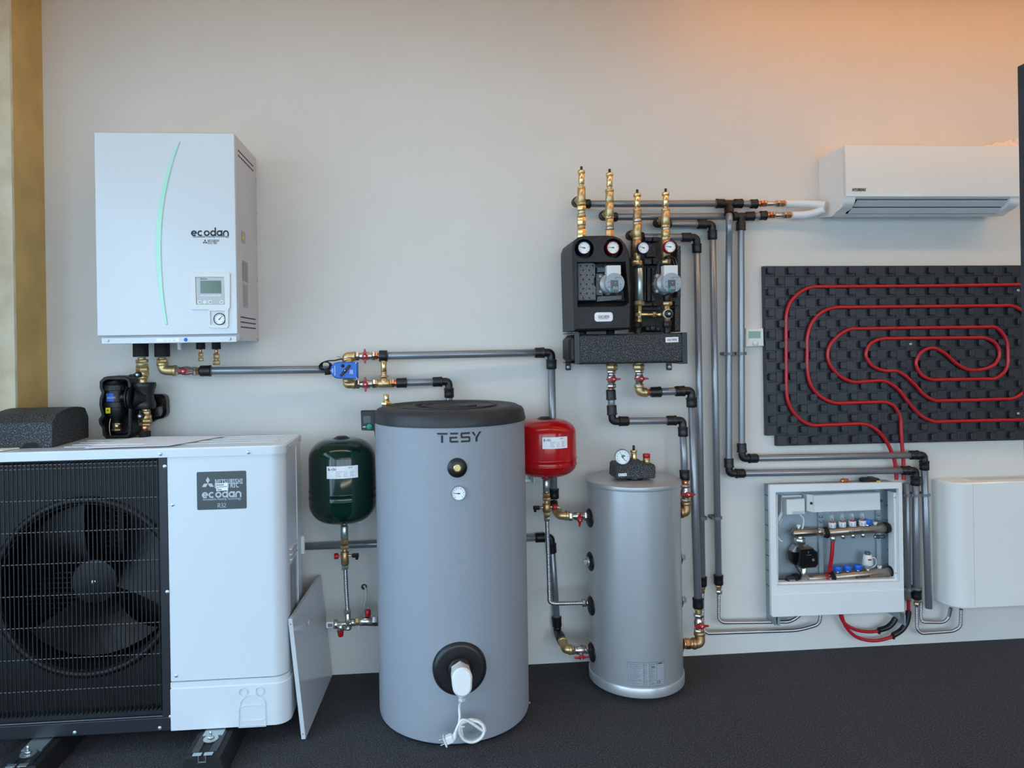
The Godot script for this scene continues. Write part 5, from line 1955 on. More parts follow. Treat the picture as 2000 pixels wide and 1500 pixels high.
# ---------- pump groups over their manifold box ----------
func riser(px: float, rows: Array, label: String):
	# rows: [name, upper y, lower y, half width, hex?, material] in points of the photograph at depth 0.18
	var z := 0.18
	var t := thing("air_vent_riser", P(px, rows[-1][2], z), label, "air vent", "brass risers on the pump groups")
	for q in rows:
		g_part(t, q[0], P(px, q[2], z), P(px, q[1], z), q[3] / 455.0, q[4], M[q[5]])
	return t
func vent_top(y: float) -> Array:
	return [["vent_cap", y, y + 10, 2.6, false, "black_plastic"], ["vent_rim", y + 8, y + 14, 7.6, false, "brass_bright"], ["vent_body", y + 13, y + 35, 6.2, false, "brass_bright"], ["neck", y + 34, y + 40, 4.6, true, "brass"]]
func pump(c: Vector3, label: String):
	var t := thing("circulation_pump", c, label, "pump", "circulation pumps of the pump groups")
	var g := G.new()
	var k := 1.0 / 465
	g.rod(Vector3(c.x - 8 * k, c.y, c.z - 0.07), Vector3(c.x - 8 * k, c.y, c.z - 0.012), 20 * k, 32, 0.004)
	part(t, "motor", g, M.cast_silver)
	g = G.new()
	for a in [0.75, 2.35, 3.9, 5.5]:
		g.rod(Vector3(c.x - 8 * k + cos(a) * 22 * k, c.y + sin(a) * 22 * k, c.z - 0.06), Vector3(c.x - 8 * k + cos(a) * 22 * k, c.y + sin(a) * 22 * k, c.z - 0.03), 4.2 * k, 16, 0.002)
	g.prism(disc(Vector2(c.x - 8 * k, c.y), 23 * k, 8), c.z - 0.062, c.z - 0.04, 0.004)
	part(t, "flange", g, M.cast_silver)
	g = G.new()
	g.box(Vector3(c.x - 0.5 * k, c.y + 22 * k, c.z - 0.02), Vector3(28.5 * k, 27 * k, 0.04), 0.002)
	part(t, "terminal_box", g, M.white_plastic, "white terminal box")
	g = G.new()
	var pl := PackedVector2Array()
	for i in 40:
		var a := TAU * i / 40
		var p := Vector2(cos(a), sin(a)) * 20 * k
		p.y = maxf(p.y, -18.5 * k)
		if p.x < 0 and p.y < -13 * k:
			p.x = maxf(p.x, -13 * k)
		pl.append(p + Vector2(c.x, c.y))
	g.prism(pl, c.z - 0.015, c.z + 0.008, 0.002)
	var fc := part(t, "face", g, M.pump_grey)
	g = G.new()
	g.box(Vector3(c.x - 1 * k, c.y - 6 * k, c.z + 0.008), Vector3(15.5 * k, 23 * k, 0.0012), 0.0003)
	var ds := part(fc, "display", g, M.badge_grey)
	g = G.new()
	g.prism(disc(Vector2(c.x - 5.5 * k, c.y - 13.5 * k), 3 * k, 18), c.z + 0.008, c.z + 0.0105, 0.0005)
	part(ds, "dial", g, M.teal)
	g = G.new()
	for i in 3:
		g.box(Vector3(c.x + (-2.5 + i * 3.2) * k, c.y - 10 * k, c.z + 0.0088), Vector3(1.4 * k, 6 * k, 0.0004))
	g.box(Vector3(c.x + 1 * k, c.y + 0.5 * k, c.z + 0.0088), Vector3(1.8 * k, 1.6 * k, 0.0004))
	part(ds, "display_marks", g, M.ink_silver)
	g = G.new()
	for p in [[10, 11, 6, 1.2], [12, 9.5, 4, 1.0], [11.5, -3, 4, 2], [12, -8, 5, 1.0], [11, -12, 4, 2.2], [-12, 2, 3, 2.5], [-12, -8, 3, 4], [4, 11, 4, 2.5], [1, 9, 3, 3]]:
		g.box(Vector3(c.x + p[0] * k, c.y + p[1] * k, c.z + 0.0081), Vector3(p[2] * k, p[3] * k * 0.7, 0.0003))
	part(fc, "print", g, M.ink_grey)
	return t
func foam_blocks(t: Node, rows: Array, z0: float, m: Material):
	for q in rows:
		var g := G.new()
		g.prism(ppoly([q[0], q[1], q[2], q[1], q[2], q[3], q[0], q[3]], z0 + q[4]), z0 - 0.004, z0 + q[4], 0.002)
		part(t, "foam_block", g, m)
func pump_station():
	# four brass risers with automatic air vents
	riser(1135.5, vent_top(325) + [["hex_nut", 364, 369, 8.2, true, "brass"], ["tee", 368, 398, 8.4, false, "brass"], ["tee_rim", 396, 401, 8.9, false, "brass"], ["hex_nut", 402, 412, 9.3, true, "brass_bright"], ["ring", 412, 418, 7.6, false, "nickel"], ["check_body", 418, 424, 8.6, false, "brass"], ["hex_nut", 424, 441, 9.3, true, "brass_bright"], ["ring", 441, 447, 8.0, false, "brass"], ["hex_nut", 447, 475, 9, true, "brass_bright"]], "leftmost of the four brass risers with black-capped air vents")
	riser(1190.5, vent_top(330) + [["rim", 370, 375, 8.8, false, "brass"], ["body", 374, 396, 8.2, false, "brass"], ["band", 388, 393, 8.8, true, "nickel"], ["tee", 396, 424, 8.4, false, "brass"], ["rim", 422, 428, 8.8, true, "brass"], ["body", 428, 444, 8.2, false, "brass"], ["ring", 444, 449, 8.8, false, "nickel"], ["hex_nut", 449, 475, 8.8, true, "brass"]], "second brass riser from left, over the closed black pump group")
	riser(1244.5, vent_top(370) + [["rim", 408, 413, 8.4, false, "brass"], ["body", 412, 430, 8.2, false, "bronze"], ["ring", 428, 434, 8.6, false, "nickel"], ["hex_nut", 434, 440, 8.8, true, "brass"], ["tee", 439, 466, 8.4, false, "brass"], ["rim", 464, 470, 8.8, false, "brass"], ["shutoff_body", 469, 494, 8.6, false, "bronze"], ["neck", 493, 510, 6.8, false, "brass"], ["union_nut", 509, 519, 9.8, true, "brass_bright"]], "third brass riser from left, ending in a union nut inside the open pump group")
	riser(1300, vent_top(368) + [["hex_nut", 407, 413, 8.8, true, "brass"], ["tee", 412, 440, 8.5, false, "brass"], ["rim", 439, 445, 8.8, true, "brass"], ["ring", 445, 450, 8.2, false, "nickel"], ["body", 449, 464, 8.6, false, "brass"], ["rim", 462, 470, 9, true, "brass"], ["shutoff_body", 469, 506, 8.8, false, "bronze"], ["union_nut", 506, 516, 9.8, true, "brass"]], "rightmost of the four brass risers with black-capped air vents")
	# closed group
	var t := thing("closed_pump_group", P(1175, 648, 0.14), "closed black foam pump group with two thermometers and white label", "pump group")
	var zf := 0.27
	var out := PackedVector2Array()
	for q in [[1233, 643], [1234, 560], [1231, 505], [1228, 490], [1222, 476], [1213, 466], [1202, 461], [1188, 459.5], [1140, 460.5], [1130, 463], [1122, 470], [1118, 482], [1118, 500], [1122, 646]]:
		var w := P(q[0], q[1], zf)
		out.append(Vector2(w.x, w.y))
	var g := G.new()
	g.prism(out, 0.02, 0.2)
	var shell := part(t, "foam_back", g, M.foam)
	var win := ppoly([1127, 512, 1222, 511, 1229, 590, 1222, 597, 1210, 599, 1128, 600], zf)
	var w1 := P(1141, 486, zf)
	var w2 := P(1198, 485, zf)
	g = G.new()
	g.prism(out, 0.2, zf, 0.008, [win, disc(Vector2(w1.x, w1.y), 0.042, 30), disc(Vector2(w2.x, w2.y), 0.042, 30)])
	part(t, "foam_front", g, M.foam_dark)
	g = G.new()   # sloping sill under the window
	var a := P(1127, 588, 0.205)
	var b := P(1227, 588, 0.205)
	var c := P(1128, 600, zf - 0.004)
	var d := P(1222, 598, zf - 0.004)
	g.flat(a, b, d, c)
	g.flat(Vector3(a.x, a.y, 0.2), Vector3(b.x, b.y, 0.2), b, a)
	part(t, "window_sill", g, M.foam_dark)
	g = G.new()
	g.prism(ppoly([1128, 514, 1157, 513, 1163, 516, 1163, 541, 1161, 543, 1161, 557, 1164, 560, 1164, 586, 1129, 587], 0.25), 0.2, 0.25, 0.003)
	var ins := part(t, "foam_insert", g, M.foam_light)
	g = G.new()
	for i in 8:
		for j in 3:
			var p := P(1134 + j * 12 + (5 if i % 2 else 0), 519 + i * 9, 0.25)
			if i % 2 and j == 2:
				continue
			g.prism(disc(Vector2(p.x, p.y), 0.0042, 10), 0.2495, 0.2504)
	part(ins, "dimples", g, M.foam_dark, "", "stuff")
	g = G.new()
	g.prism(ppoly([1166, 579, 1215, 577, 1215, 585, 1182, 588, 1166, 589], 0.235), 0.2, 0.235, 0.002)
	g.prism(ppoly([1166, 522, 1187, 522, 1187, 531, 1166, 532], 0.235), 0.2, 0.235, 0.002)
	g.prism(ppoly([1164, 534, 1180, 534, 1172, 545, 1172, 562, 1178, 572, 1178, 577, 1164, 577], 0.23), 0.2, 0.23, 0.002)
	part(t, "foam_insert", g, M.foam_light)
	gauge(t, Transform3D(Basis.IDENTITY, P(1141, 484, 0.262)), 0.0285, M.blue_ring, 1.35, 0.05)
	gauge(t, Transform3D(Basis.IDENTITY, P(1197.5, 483.5, 0.262)), 0.0285, M.red_ring, 1.5, 0.05)
	g = G.new()
	var lc := P(1179, 619, zf)
	g.prism(rrect(lc.x - 0.0395, lc.y - 0.0195, lc.x + 0.0395, lc.y + 0.0195, 0.012), zf, zf + 0.0015, 0.0005)
	var lb := part(t, "label", g, M.paper, "white oval label")
	g = G.new()
	g.text("GIACOMINI", Vector3(lc.x, lc.y + 0.001, zf + 0.0016), 0.048, 0.0115, 0.0003)
	part(lb, "label_print", g, M.ink_brown)
	g = G.new()
	g.box(Vector3(lc.x, lc.y - 0.0075, zf + 0.0016), Vector3(0.04, 0.002, 0.0004))
	part(lb, "label_line", g, M.ink_grey)
	pump(P(1200, 553, 0.262), "grey pump head with white box inside the closed black pump group")
	for x in [1137, 1192]:
		g_part(t, "outlet", P(x, 645, 0.14), P(x, 662, 0.14), 0.019, false, M.black_plastic)
	# open group
	t = thing("open_pump_group", P(1282, 648, 0.06), "open black foam pump group back shell with ribs beside the closed group", "pump group")
	g = G.new()
	g.prism(ppoly([1330, 648, 1331, 505, 1329, 486, 1322, 473, 1313, 466, 1300, 463, 1242, 464, 1238, 648], 0.09), 0.012, 0.085, 0.003)
	part(t, "back_shell", g, M.foam_dark)
	foam_blocks(t, [[1260, 463, 1273, 471, 0.045], [1276, 463, 1287, 471, 0.045], [1263, 475, 1281, 502, 0.03], [1259, 505, 1273, 516, 0.055], [1276, 505, 1290, 516, 0.055], [1264, 523, 1271, 588, 0.05], [1273, 523, 1279, 588, 0.05], [1232, 503, 1241, 517, 0.05], [1257, 592, 1274, 597, 0.05], [1276, 592, 1291, 597, 0.05], [1254, 600, 1291, 606, 0.02], [1258, 522, 1262, 588, 0.04], [1262, 638, 1269, 645, 0.06], [1271, 637, 1280, 645, 0.06], [1282, 637, 1290, 645, 0.06], [1318, 600, 1326, 646, 0.05], [1322, 480, 1330, 580, 0.06], [1318, 588, 1326, 597, 0.05]], 0.085, M.foam)
	var z := 0.17
	var s := thing("return_spacer", P(1247, 650, z), "pale galvanised spacer tube with brass nuts in the open pump group", "pipe")
	g_part(s, "neck_ring", P(1248, 518, z), P(1248, 524, z), 0.0205, false, M.foam)
	g_part(s, "tube", P(1248, 522, z), P(1248.5, 588, z), 0.0185, false, M.zinc)
	g_part(s, "union_nut", P(1248.5, 588, z), P(1248.5, 597, z), 0.023, true, M.brass)
	g_part(s, "tail", P(1248.5, 596, z), P(1247, 630, z), 0.0125, false, M.brass_bright)
	g_part(s, "boss", P(1247, 611, z), P(1247, 618, z), 0.0142, true, M.brass)
	g_part(s, "boss", P(1247, 624, z), P(1247, 630, z), 0.0155, false, M.brass)
	g_part(s, "black_nut", P(1247, 629, z), P(1246.5, 640, z), 0.019, true, M.black_plastic)
	g_part(s, "outlet", P(1246.5, 638, z), P(1246, 658, z), 0.0155, false, M.black_plastic)
	s = thing("mixing_valve", P(1303, 650, z), "brass mixing valve with a round black knob and cross pipe", "valve")
	g_part(s, "cross_pipe", P(1250, 614.5, z), P(1278, 614.5, z), 0.0085, false, M.brass_bright)
	g_part(s, "hex_nut", P(1275, 614.5, z), P(1281, 614.5, z), 0.0125, true, M.brass)
	g_part(s, "neck", P(1280, 614.5, z), P(1295, 614.5, z), 0.0075, false, M.brass)
	g_part(s, "bleed_nut", P(1288, 614.5, z + 0.005), P(1288, 614.5, z + 0.022), 0.0075, true, M.brass_bright)
	g_part(s, "union_nut", P(1302.5, 589, z), P(1302.5, 597, z), 0.023, true, M.brass)
	g_part(s, "body", P(1302, 596, z), P(1303, 630, z), 0.0135, false, M.brass)
	g_part(s, "body_ball", P(1303, 613, z - 0.02), P(1303, 613, z + 0.018), 0.021, false, M.bronze)
	g_part(s, "actuator_base", P(1305, 613, z + 0.016), P(1305, 613, z + 0.03), 0.021, false, M.white_plastic)
	g_part(s, "knob", P(1306, 613, z + 0.028), P(1306, 613, z + 0.052), 0.0185, false, M.black_plastic, 0.0145)
	g_part(s, "knob_cap", P(1307, 613, z + 0.05), P(1307, 613, z + 0.056), 0.0055, false, M.ink_silver)
	g_part(s, "black_nut", P(1303, 627, z), P(1303, 640, z), 0.019, true, M.black_plastic)
	g_part(s, "outlet", P(1303, 638, z), P(1303, 658, z), 0.0155, false, M.black_plastic)
	pump(P(1311.5, 552.5, 0.25), "grey pump head with white box in the open pump group")
	g_part(t, "pump_neck", P(1302, 572, z), P(1302.5, 592, z), 0.0185, false, M.black_plastic, 0.013)
	s = thing("pipe_thermometer", P(1257, 484, 0.21), "blue-ringed thermometer on the open pump group", "thermometer")
	gauge(s, Transform3D(Basis.IDENTITY, P(1257, 484, 0.235)), 0.027, M.blue_ring, 1.2, 0.03)
	s = thing("pipe_thermometer", P(1309, 482, 0.21), "red-ringed thermometer on the open pump group", "thermometer")
	gauge(s, Transform3D(Basis.IDENTITY, P(1309, 482, 0.235)), 0.027, M.red_ring, 1.45, 0.03)
	s = thing("pump_cable", P(1298, 515, 0.22), "black cable looped over the pump in the open group", "cable")
	for q in [[[1288, 540], [1286, 522], [1292, 508], [1305, 500], [1318, 505], [1322, 518]], [[1284, 548], [1283, 526], [1290, 510], [1303, 504], [1314, 509], [1318, 522]]]:
		g = G.new()
		g.tube(smooth(q.map(func(x): return P(x[0], x[1], 0.2)), 0.006), 0.0032, 8)
		part(s, "lead", g, M.black_gloss)
	# manifold box below, with straps, brackets and nuts
	t = thing("manifold_box", P(1222, 712, 0.16), "long black foam manifold box strapped to the wall below the pump groups", "manifold box")
	var p0 := P(1127, 653, 0.25)
	var p1 := P(1342, 708, 0.25)
	g = G.new()
	g.box(Vector3((p0.x + p1.x) / 2, (p0.y + p1.y) / 2, 0.15), Vector3(p1.x - p0.x, p0.y - p1.y, 0.2), 0.012)
	part(t, "foam_body", g, M.foam)
	g = G.new()
	g.box(Vector3(p0.x + 0.01, (p0.y + p1.y) / 2, 0.125), Vector3(0.07, (p0.y - p1.y) * 0.97, 0.17), 0.022)
	part(t, "end_cap", g, M.foam_dark)
	for x in [1126.5, 1337]:
		g = G.new()
		var q0 := P(x, 650, 0.254)
		var q1 := P(x, 710, 0.254)
		g.box(Vector3(q0.x, (q0.y + q1.y) / 2, 0.2535), Vector3(0.022, q0.y - q1.y, 0.004), 0.001)
		g.box(Vector3(q0.x, q0.y, 0.13), Vector3(0.022, 0.003, 0.25), 0.001)
		g.box(Vector3(q0.x, q1.y, 0.13), Vector3(0.022, 0.003, 0.25), 0.001)
		var st := part(t, "strap", g, M.frame_dark)
		for y in [q0.y + 0.001, q1.y - 0.001]:
			screw(st, Vector3(q0.x, y, 0.2), Vector3.UP if y == q0.y + 0.001 else Vector3.DOWN, 0.006)
	for x in [1111, 1309]:
		g = G.new()
		var q := P(x, 717, 0.02)
		g.box(Vector3(q.x, q.y + 0.01, 0.006), Vector3(0.024, 0.05, 0.008), 0.003)
		var br := part(t, "bracket", g, M.black_plastic)
		screw(br, Vector3(q.x, q.y, 0.011), Vector3.BACK, 0.0085)
	g = G.new()
	var lq := P(1312.5, 663.5, 0.25)
	g.t = Transform3D(Basis(Vector3.BACK, 0.02), lq)
	g.box(Vector3.ZERO, Vector3(0.057, 0.0225, 0.0016), 0.0004)
	lb = part(t, "label", g, M.paper, "white label")
	g = G.new()
	g.t = Transform3D(Basis(Vector3.BACK, 0.02), lq)
	g.text("GIACOMINI", Vector3(0, 0, 0.0009), 0.042, 0.01, 0.0003)
	part(lb, "label_print", g, M.ink_brown)
	for x in [1195, 1247]:
		g = G.new()
		nut(g, P(x, 711, 0.15), P(x, 723, 0.15), 0.0265)
		g.rod(P(x, 705, 0.15), P(x, 712, 0.15), 0.02, 20)
		part(t, "union_nut", g, M.brass)
	# left outlet: valve, couplings, down to the silver tank's upper right port
	z = 0.15
	ball_valve(P(1194, 740, z), Vector3.UP, "left of the two red-handled valves under the manifold box", PI / 2, Vector3.BACK, 0.08)
	t = thing("pipe_run", P(1194, 757, z), "grey pipe stepping down from the manifold box's left valve to the silver tank", "pipe")
	nipple(t, P(1193.5, 754, z), P(1193, 765, z), 0.0125)
	run(t, [P(1193, 763, z), P(1196, 823, z), P(1333, 821, z), P(1337.5, 936, z + 0.03)], [1, 1], 0.0158)
	nipple(t, P(1337.5, 936, z + 0.03), P(1338, 946, z + 0.04), 0.0135)
	ball_valve(P(1338.5, 963, 0.195), Vector3.UP, "red-handled valve at the silver tank's upper right port", PI / 2, Vector3.BACK, 0.08)
	metal_elbow(t, P(1340, 1000, 0.2), P(1339, 980, 0.197), P(1328, 1001, 0.2), 0.021, M.bronze)
	# right outlet
	ball_valve(P(1248, 739, z), Vector3.UP, "right of the two red-handled valves under the manifold box", PI / 2, Vector3.BACK, 0.08)
	t = thing("pipe_run", P(1250, 765, z), "grey pipe from the manifold box's right valve down to the lowest right valve", "pipe")
	metal_elbow(t, P(1248.5, 767, z), P(1248, 752, z), P(1263, 766.5, z), 0.0185)
	nipple(t, P(1262, 766.5, z), P(1274, 766, z), 0.0125)
	run(t, [P(1273, 766, z), P(1350, 763, z), P(1363.5, 1186, z + 0.03)], [1, 1], 0.0168)
	nipple(t, P(1363.5, 1186, z + 0.03), P(1364, 1198, z + 0.035), 0.0135, M.brass)
	ball_valve(P(1364.5, 1217, 0.19), Vector3.UP, "red-handled valve at the silver tank's lowest right port", PI / 2, Vector3.BACK, 0.084)
	metal_elbow(t, P(1368, 1256, 0.2), P(1366, 1234, 0.193), P(1352, 1257, 0.2), 0.0215, M.bronze)
	g_part(t, "sleeve", P(1347, 1257, 0.2), P(1354, 1257, 0.2), 0.0215, false, M.bronze)
	g_part(t, "copper_nut", P(1337, 1257, 0.2), P(1348, 1257, 0.2), 0.0235, true, M.copper)
	g_part(t, "collar", P(1334, 1257, 0.2), P(1338, 1257, 0.2), 0.0215, false, M.brass)


# ---------- the pipes on the wall at the right ----------
func right_pipes():
	var z := 0.045
	# upper two, with tees and brass connectors to the white hoses
	var specs := [
		[1135.5, 386, [1424, 397.5], 1472, 398.3, [[1424, 418, 0.072], [1424.2, 428, 0.086], [1424.5, 442, 0.088], [1424, 470, 0.068], [1423.5, 505, 0.048], [1423.3, 540, 0.045], [1423.2, 700, 0.045], [1423, 905, 0.045]], "upper long grey pipe with a tee, dropping to the lower right corner run"],
		[1190.5, 413, [1447, 422.5], 1490, 421, [[1447, 438, 0.045], [1448.5, 885, 0.045]], "second long grey pipe with a tee, dropping beside the thermostat"]]
	for k in 2:
		var s: Array = specs[k]
		var r0 := P(s[0], s[1], 0.18)
		var t := thing("pipe_run", Vector3(r0.x, r0.y, z), s[6], "pipe")
		var corner := Vector3(r0.x, r0.y, z)
		wall_elbow(t, r0, corner)
		var tp := P(s[2][0], s[2][1], z)
		g_part(t, "pipe", corner + Vector3(0.03, 0, 0), tp - Vector3(0.02, 0, 0), 0.0155, false, M.pipe_grey)
		var e := P(s[3], s[4], z)
		g_part(t, "pipe", tp + Vector3(0.02, 0, 0), e, 0.0155, false, M.pipe_grey)
		var g := G.new()
		g.rod(tp - Vector3(0.04, 0, 0), tp + Vector3(0.04, 0, 0), 0.0168, 20)
		var dn: Vector3 = (P(s[5][0][0], s[5][0][1], s[5][0][2]) - tp)
		g.rod(tp, tp + dn.normalized() * 0.04, 0.0168, 20)
		part(t, "tee", g, M.black_plastic)
		collar(t, tp - Vector3(0.042 if k == 0 else 0.031, 0, 0), Vector3.LEFT, 0.042 if k == 0 else 0.024)
		collar(t, tp + Vector3(0.042, 0, 0), Vector3.RIGHT, 0.042)
		collar(t, tp + dn.normalized() * 0.045, dn, 0.042)
		collar(t, e, Vector3.RIGHT, 0.034)
		# the drop and the run below
		var pts: Array = s[5].map(func(x): return P(x[0], x[1], x[2]))
		g = G.new()
		g.tube(smooth(pts, 0.02) if k == 0 else pts, 0.0155, 20)
		part(t, "pipe", g, M.pipe_grey)
		if k == 0:
			run(t, [P(1423, 890, z), P(1424.5, 925, z), P(1788, 918.5, z), P(1790, 1168, z)], [0, 1])
		else:
			run(t, [P(1448.5, 870, z), P(1450, 895.5, z), P(1804.5, 888.5, z), P(1814, 1188, z)], [0, 0])
		# brass connectors
		var x0: float = 1479 if k == 0 else 1497
		var x1: float = 1534 if k == 0 else 1546
		var yy: float = 398 if k == 0 else 420.5
		t = thing("hose_connector", P(x0, yy, z), "upper copper and nickel connector joining grey pipe to the white hose" if k == 0 else "lower copper and nickel connector joining grey pipe to the white hose", "fitting")
		var w := (x1 - x0) / 55.0
		for q in [["copper_tail", 0, 8, 4.5, false, "copper"], ["hex_nut", 5, 12, 6.6, true, "copper"], ["hex_nut", 12, 18, 6.8, true, "nickel"], ["corrugated_neck", 17, 38, 4.6, false, "nickel"], ["hex_nut", 36, 44, 7.2, true, "nickel"], ["hex_nut", 44, 52, 6.4, true, "bronze"], ["tail", 51, 57, 5, false, "copper"]]:
			g_part(t, q[0], P(x0 + q[1] * w, yy, z), P(x0 + q[2] * w, yy - 0.3, z), q[3] / 420.0, q[4], M[q[5]])
		g = G.new()
		var hp := [P(1533, 398.5, z), P(1560, 398, z), P(1590, 399, z + 0.02), P(1612, 401, z + 0.05)] if k == 0 else [P(1545, 420.5, z), P(1565, 420.5, z), P(1588, 417, z + 0.02), P(1610, 409, z + 0.05)]
		g.tube(smooth(hp, 0.01), 0.0182, 18)
		solo("insulated_hose", g, hp[0], M.white_satin, "upper white insulated hose into the air conditioner" if k == 0 else "lower white insulated hose into the air conditioner", "hose")
	# inner two, without tees
	var r4 := P(1300, 427, 0.18)
	var t := thing("pipe_run", Vector3(r4.x, r4.y, z), "grey pipe from the rightmost riser, short across then long down", "pipe")
	wall_elbow(t, r4, Vector3(r4.x, r4.y, z))
	run(t, [Vector3(r4.x + 0.03, r4.y, z), P(1391, 438, z), P(1403.5, 1140, z)], [0, 1])
	nipple(t, P(1403.5, 1140, z), P(1404, 1156, z), 0.0105, M.bronze)
	g_part(t, "hex_nut", P(1404, 1152, z), P(1404, 1160, z), 0.0145, true, M.nickel)
	hose("metal_hose", [P(1404, 1156, z), P(1403.5, 1209, z), P(1412, 1216, z), P(1545, 1214.5, z), P(1566, 1198, z)], 0.0092, "corrugated steel hose bending from the inner grey pipe into the manifold cabinet")
	var r3 := P(1244.5, 453, 0.18)
	t = thing("pipe_run", Vector3(r3.x, r3.y, z), "grey pipe from the third riser, going down behind the front pipe", "pipe")
	wall_elbow(t, r3, Vector3(r3.x, r3.y, z))
	run(t, [Vector3(r3.x + 0.03, r3.y, z), P(1360.5, 464, z), P(1371.5, 1143, z)], [0, 1])
	nipple(t, P(1371.5, 1143, z), P(1372, 1158, z), 0.0105, M.bronze)
	hose("metal_hose", [P(1372, 1156, z), P(1372, 1225, z), P(1380, 1237, z), P(1560, 1231, z), P(1600, 1219, z), P(1603, 1198, z)], 0.0092, "corrugated steel hose sweeping low along the wall to the cabinet")
	# end of the first drop: brass nipple and hose to the fan coil, a second hose beside it
	t = thing("hose_union", P(1790, 1178, z), "small brass union under the coupling left of fan coil", "fitting")
	nipple(t, P(1790, 1166, z), P(1790, 1178, z), 0.0105, M.bronze)
	g_part(t, "hex_nut", P(1790, 1176, z), P(1790, 1184, z), 0.0135, true, M.nickel)
	hose("metal_hose", [P(1790, 1182, z), P(1790.5, 1228, z), P(1799, 1237, z), P(1862, 1232.5, z), P(1876, 1224, z + 0.01), P(1877, 1190, z + 0.02)], 0.0085, "outer corrugated steel hose looping under the fan coil", 0.02)
	hose("metal_hose", [P(1798.5, 1176, z - 0.01), P(1798, 1206, z - 0.01), P(1802, 1215, z), P(1843, 1215.5, z), P(1853, 1206, z), P(1857, 1188, z + 0.02)], 0.0085, "inner corrugated steel hose looping under the fan coil", 0.02)
	# grey conduit behind the cabinet's right edge
	t = thing("conduit", P(1774, 1172, 0.03), "grey conduit behind the right edge of the manifold cabinet", "pipe")
	g_part(t, "pipe", P(1771, 944, 0.03), P(1774, 1174, 0.03), 0.0125, false, M.pipe_grey)
	# clips
	for q in [[1424, 691, "grey pipe clip left of the thermostat, on left pipe"], [1447.5, 690.5, "grey pipe clip left of the thermostat, on right pipe"], [1371, 1012, "grey pipe clip on the rear pipe right of silver tank"], [1400, 1011.5, "grey pipe clip on the inner pipe left of the cabinet"], [1771.5, 967, "grey upper clip on conduit behind the cabinet edge"], [1789, 967, "grey upper clip on the middle pipe beside the fan coil"], [1806.5, 966.5, "grey upper clip on the pipe nearest the fan coil"], [1774, 1151, "grey lower clip on conduit behind the cabinet edge"], [1790, 1151, "grey lower clip over the coupling beside the fan coil"]]:
		var c := P(q[0], q[1], 0.045 if q[0] < 1770 or q[0] > 1780 else 0.03)
		var r := 0.0155 if q[0] < 1770 or q[0] > 1780 else 0.0125
		t = thing("pipe_clip", Vector3(c.x, c.y, 0), q[2], "pipe clip", "grey pipe clips")
		var g := G.new()
		g.t = Transform3D(Basis(Vector3.RIGHT, -PI / 2), c)
		g.t = Transform3D(Basis(Vector3.RIGHT, PI / 2) * Basis(Vector3.RIGHT, PI), c)
		var o := PackedVector2Array()
		var n := PackedVector2Array()
		for i in 19:
			var a := deg_to_rad(-130 + 260.0 * i / 18)
			o.append(Vector2(sin(a), -cos(a)) * (r + 0.0035))
			n.append(Vector2(sin(a), -cos(a)) * (r + 0.0002))
		n.reverse()
		g.t = Transform3D(Basis(Vector3.RIGHT, Vector3.FORWARD, Vector3.UP), c)
		g.prism(PackedVector2Array(o + n), -0.007, 0.007)
		part(t, "clamp", g, M.grey_plastic)
		g = G.new()
		g.box(Vector3(c.x, c.y, 0.004), Vector3(0.044, 0.015, 0.008), 0.001)
		for s in [-1.0, 1.0]:
			g.box(Vector3(c.x + s * (r + 0.006), c.y, c.z / 2), Vector3(0.006, 0.014, c.z + 0.012), 0.001)
		part(t, "foot", g, M.grey_plastic)
	# room thermostat
	t = thing("thermostat", P(1473, 678, 0), "small white square room thermostat with a green-grey screen and dial", "thermostat")
	var g := G.new()
	g.prism(ppoly([1455.5, 641.5, 1490.5, 641, 1491.5, 676, 1455.5, 678], 0.02), 0, 0.024, 0.003)
	part(t, "case", g, M.white_plastic)
	g = G.new()
	g.prism(ppoly([1462, 647, 1485.5, 647, 1485.5, 660.5, 1462, 661], 0.024), 0.0235, 0.0245)
	part(t, "screen", g, M.lcd_green)
	g = G.new()
	var k := P(1475, 670, 0.024)
	g.rod(k, k + Vector3(0, 0, 0.008), 0.0128, 28, 0.0015)
	part(t, "dial", g, M.white_plastic)
# the brass branch that leaves a riser backwards, and the black elbow that turns it along the wall
func wall_elbow(t: Node, from: Vector3, corner: Vector3):
	g_part(t, "brass_branch", from, Vector3(from.x, from.y, 0.115), 0.0165, false, M.bronze)
	g_part(t, "hex_nut", Vector3(from.x, from.y, 0.125), Vector3(from.x, from.y, 0.108), 0.019, true, M.brass)
	elbow(t, corner, Vector3.BACK, Vector3.RIGHT)


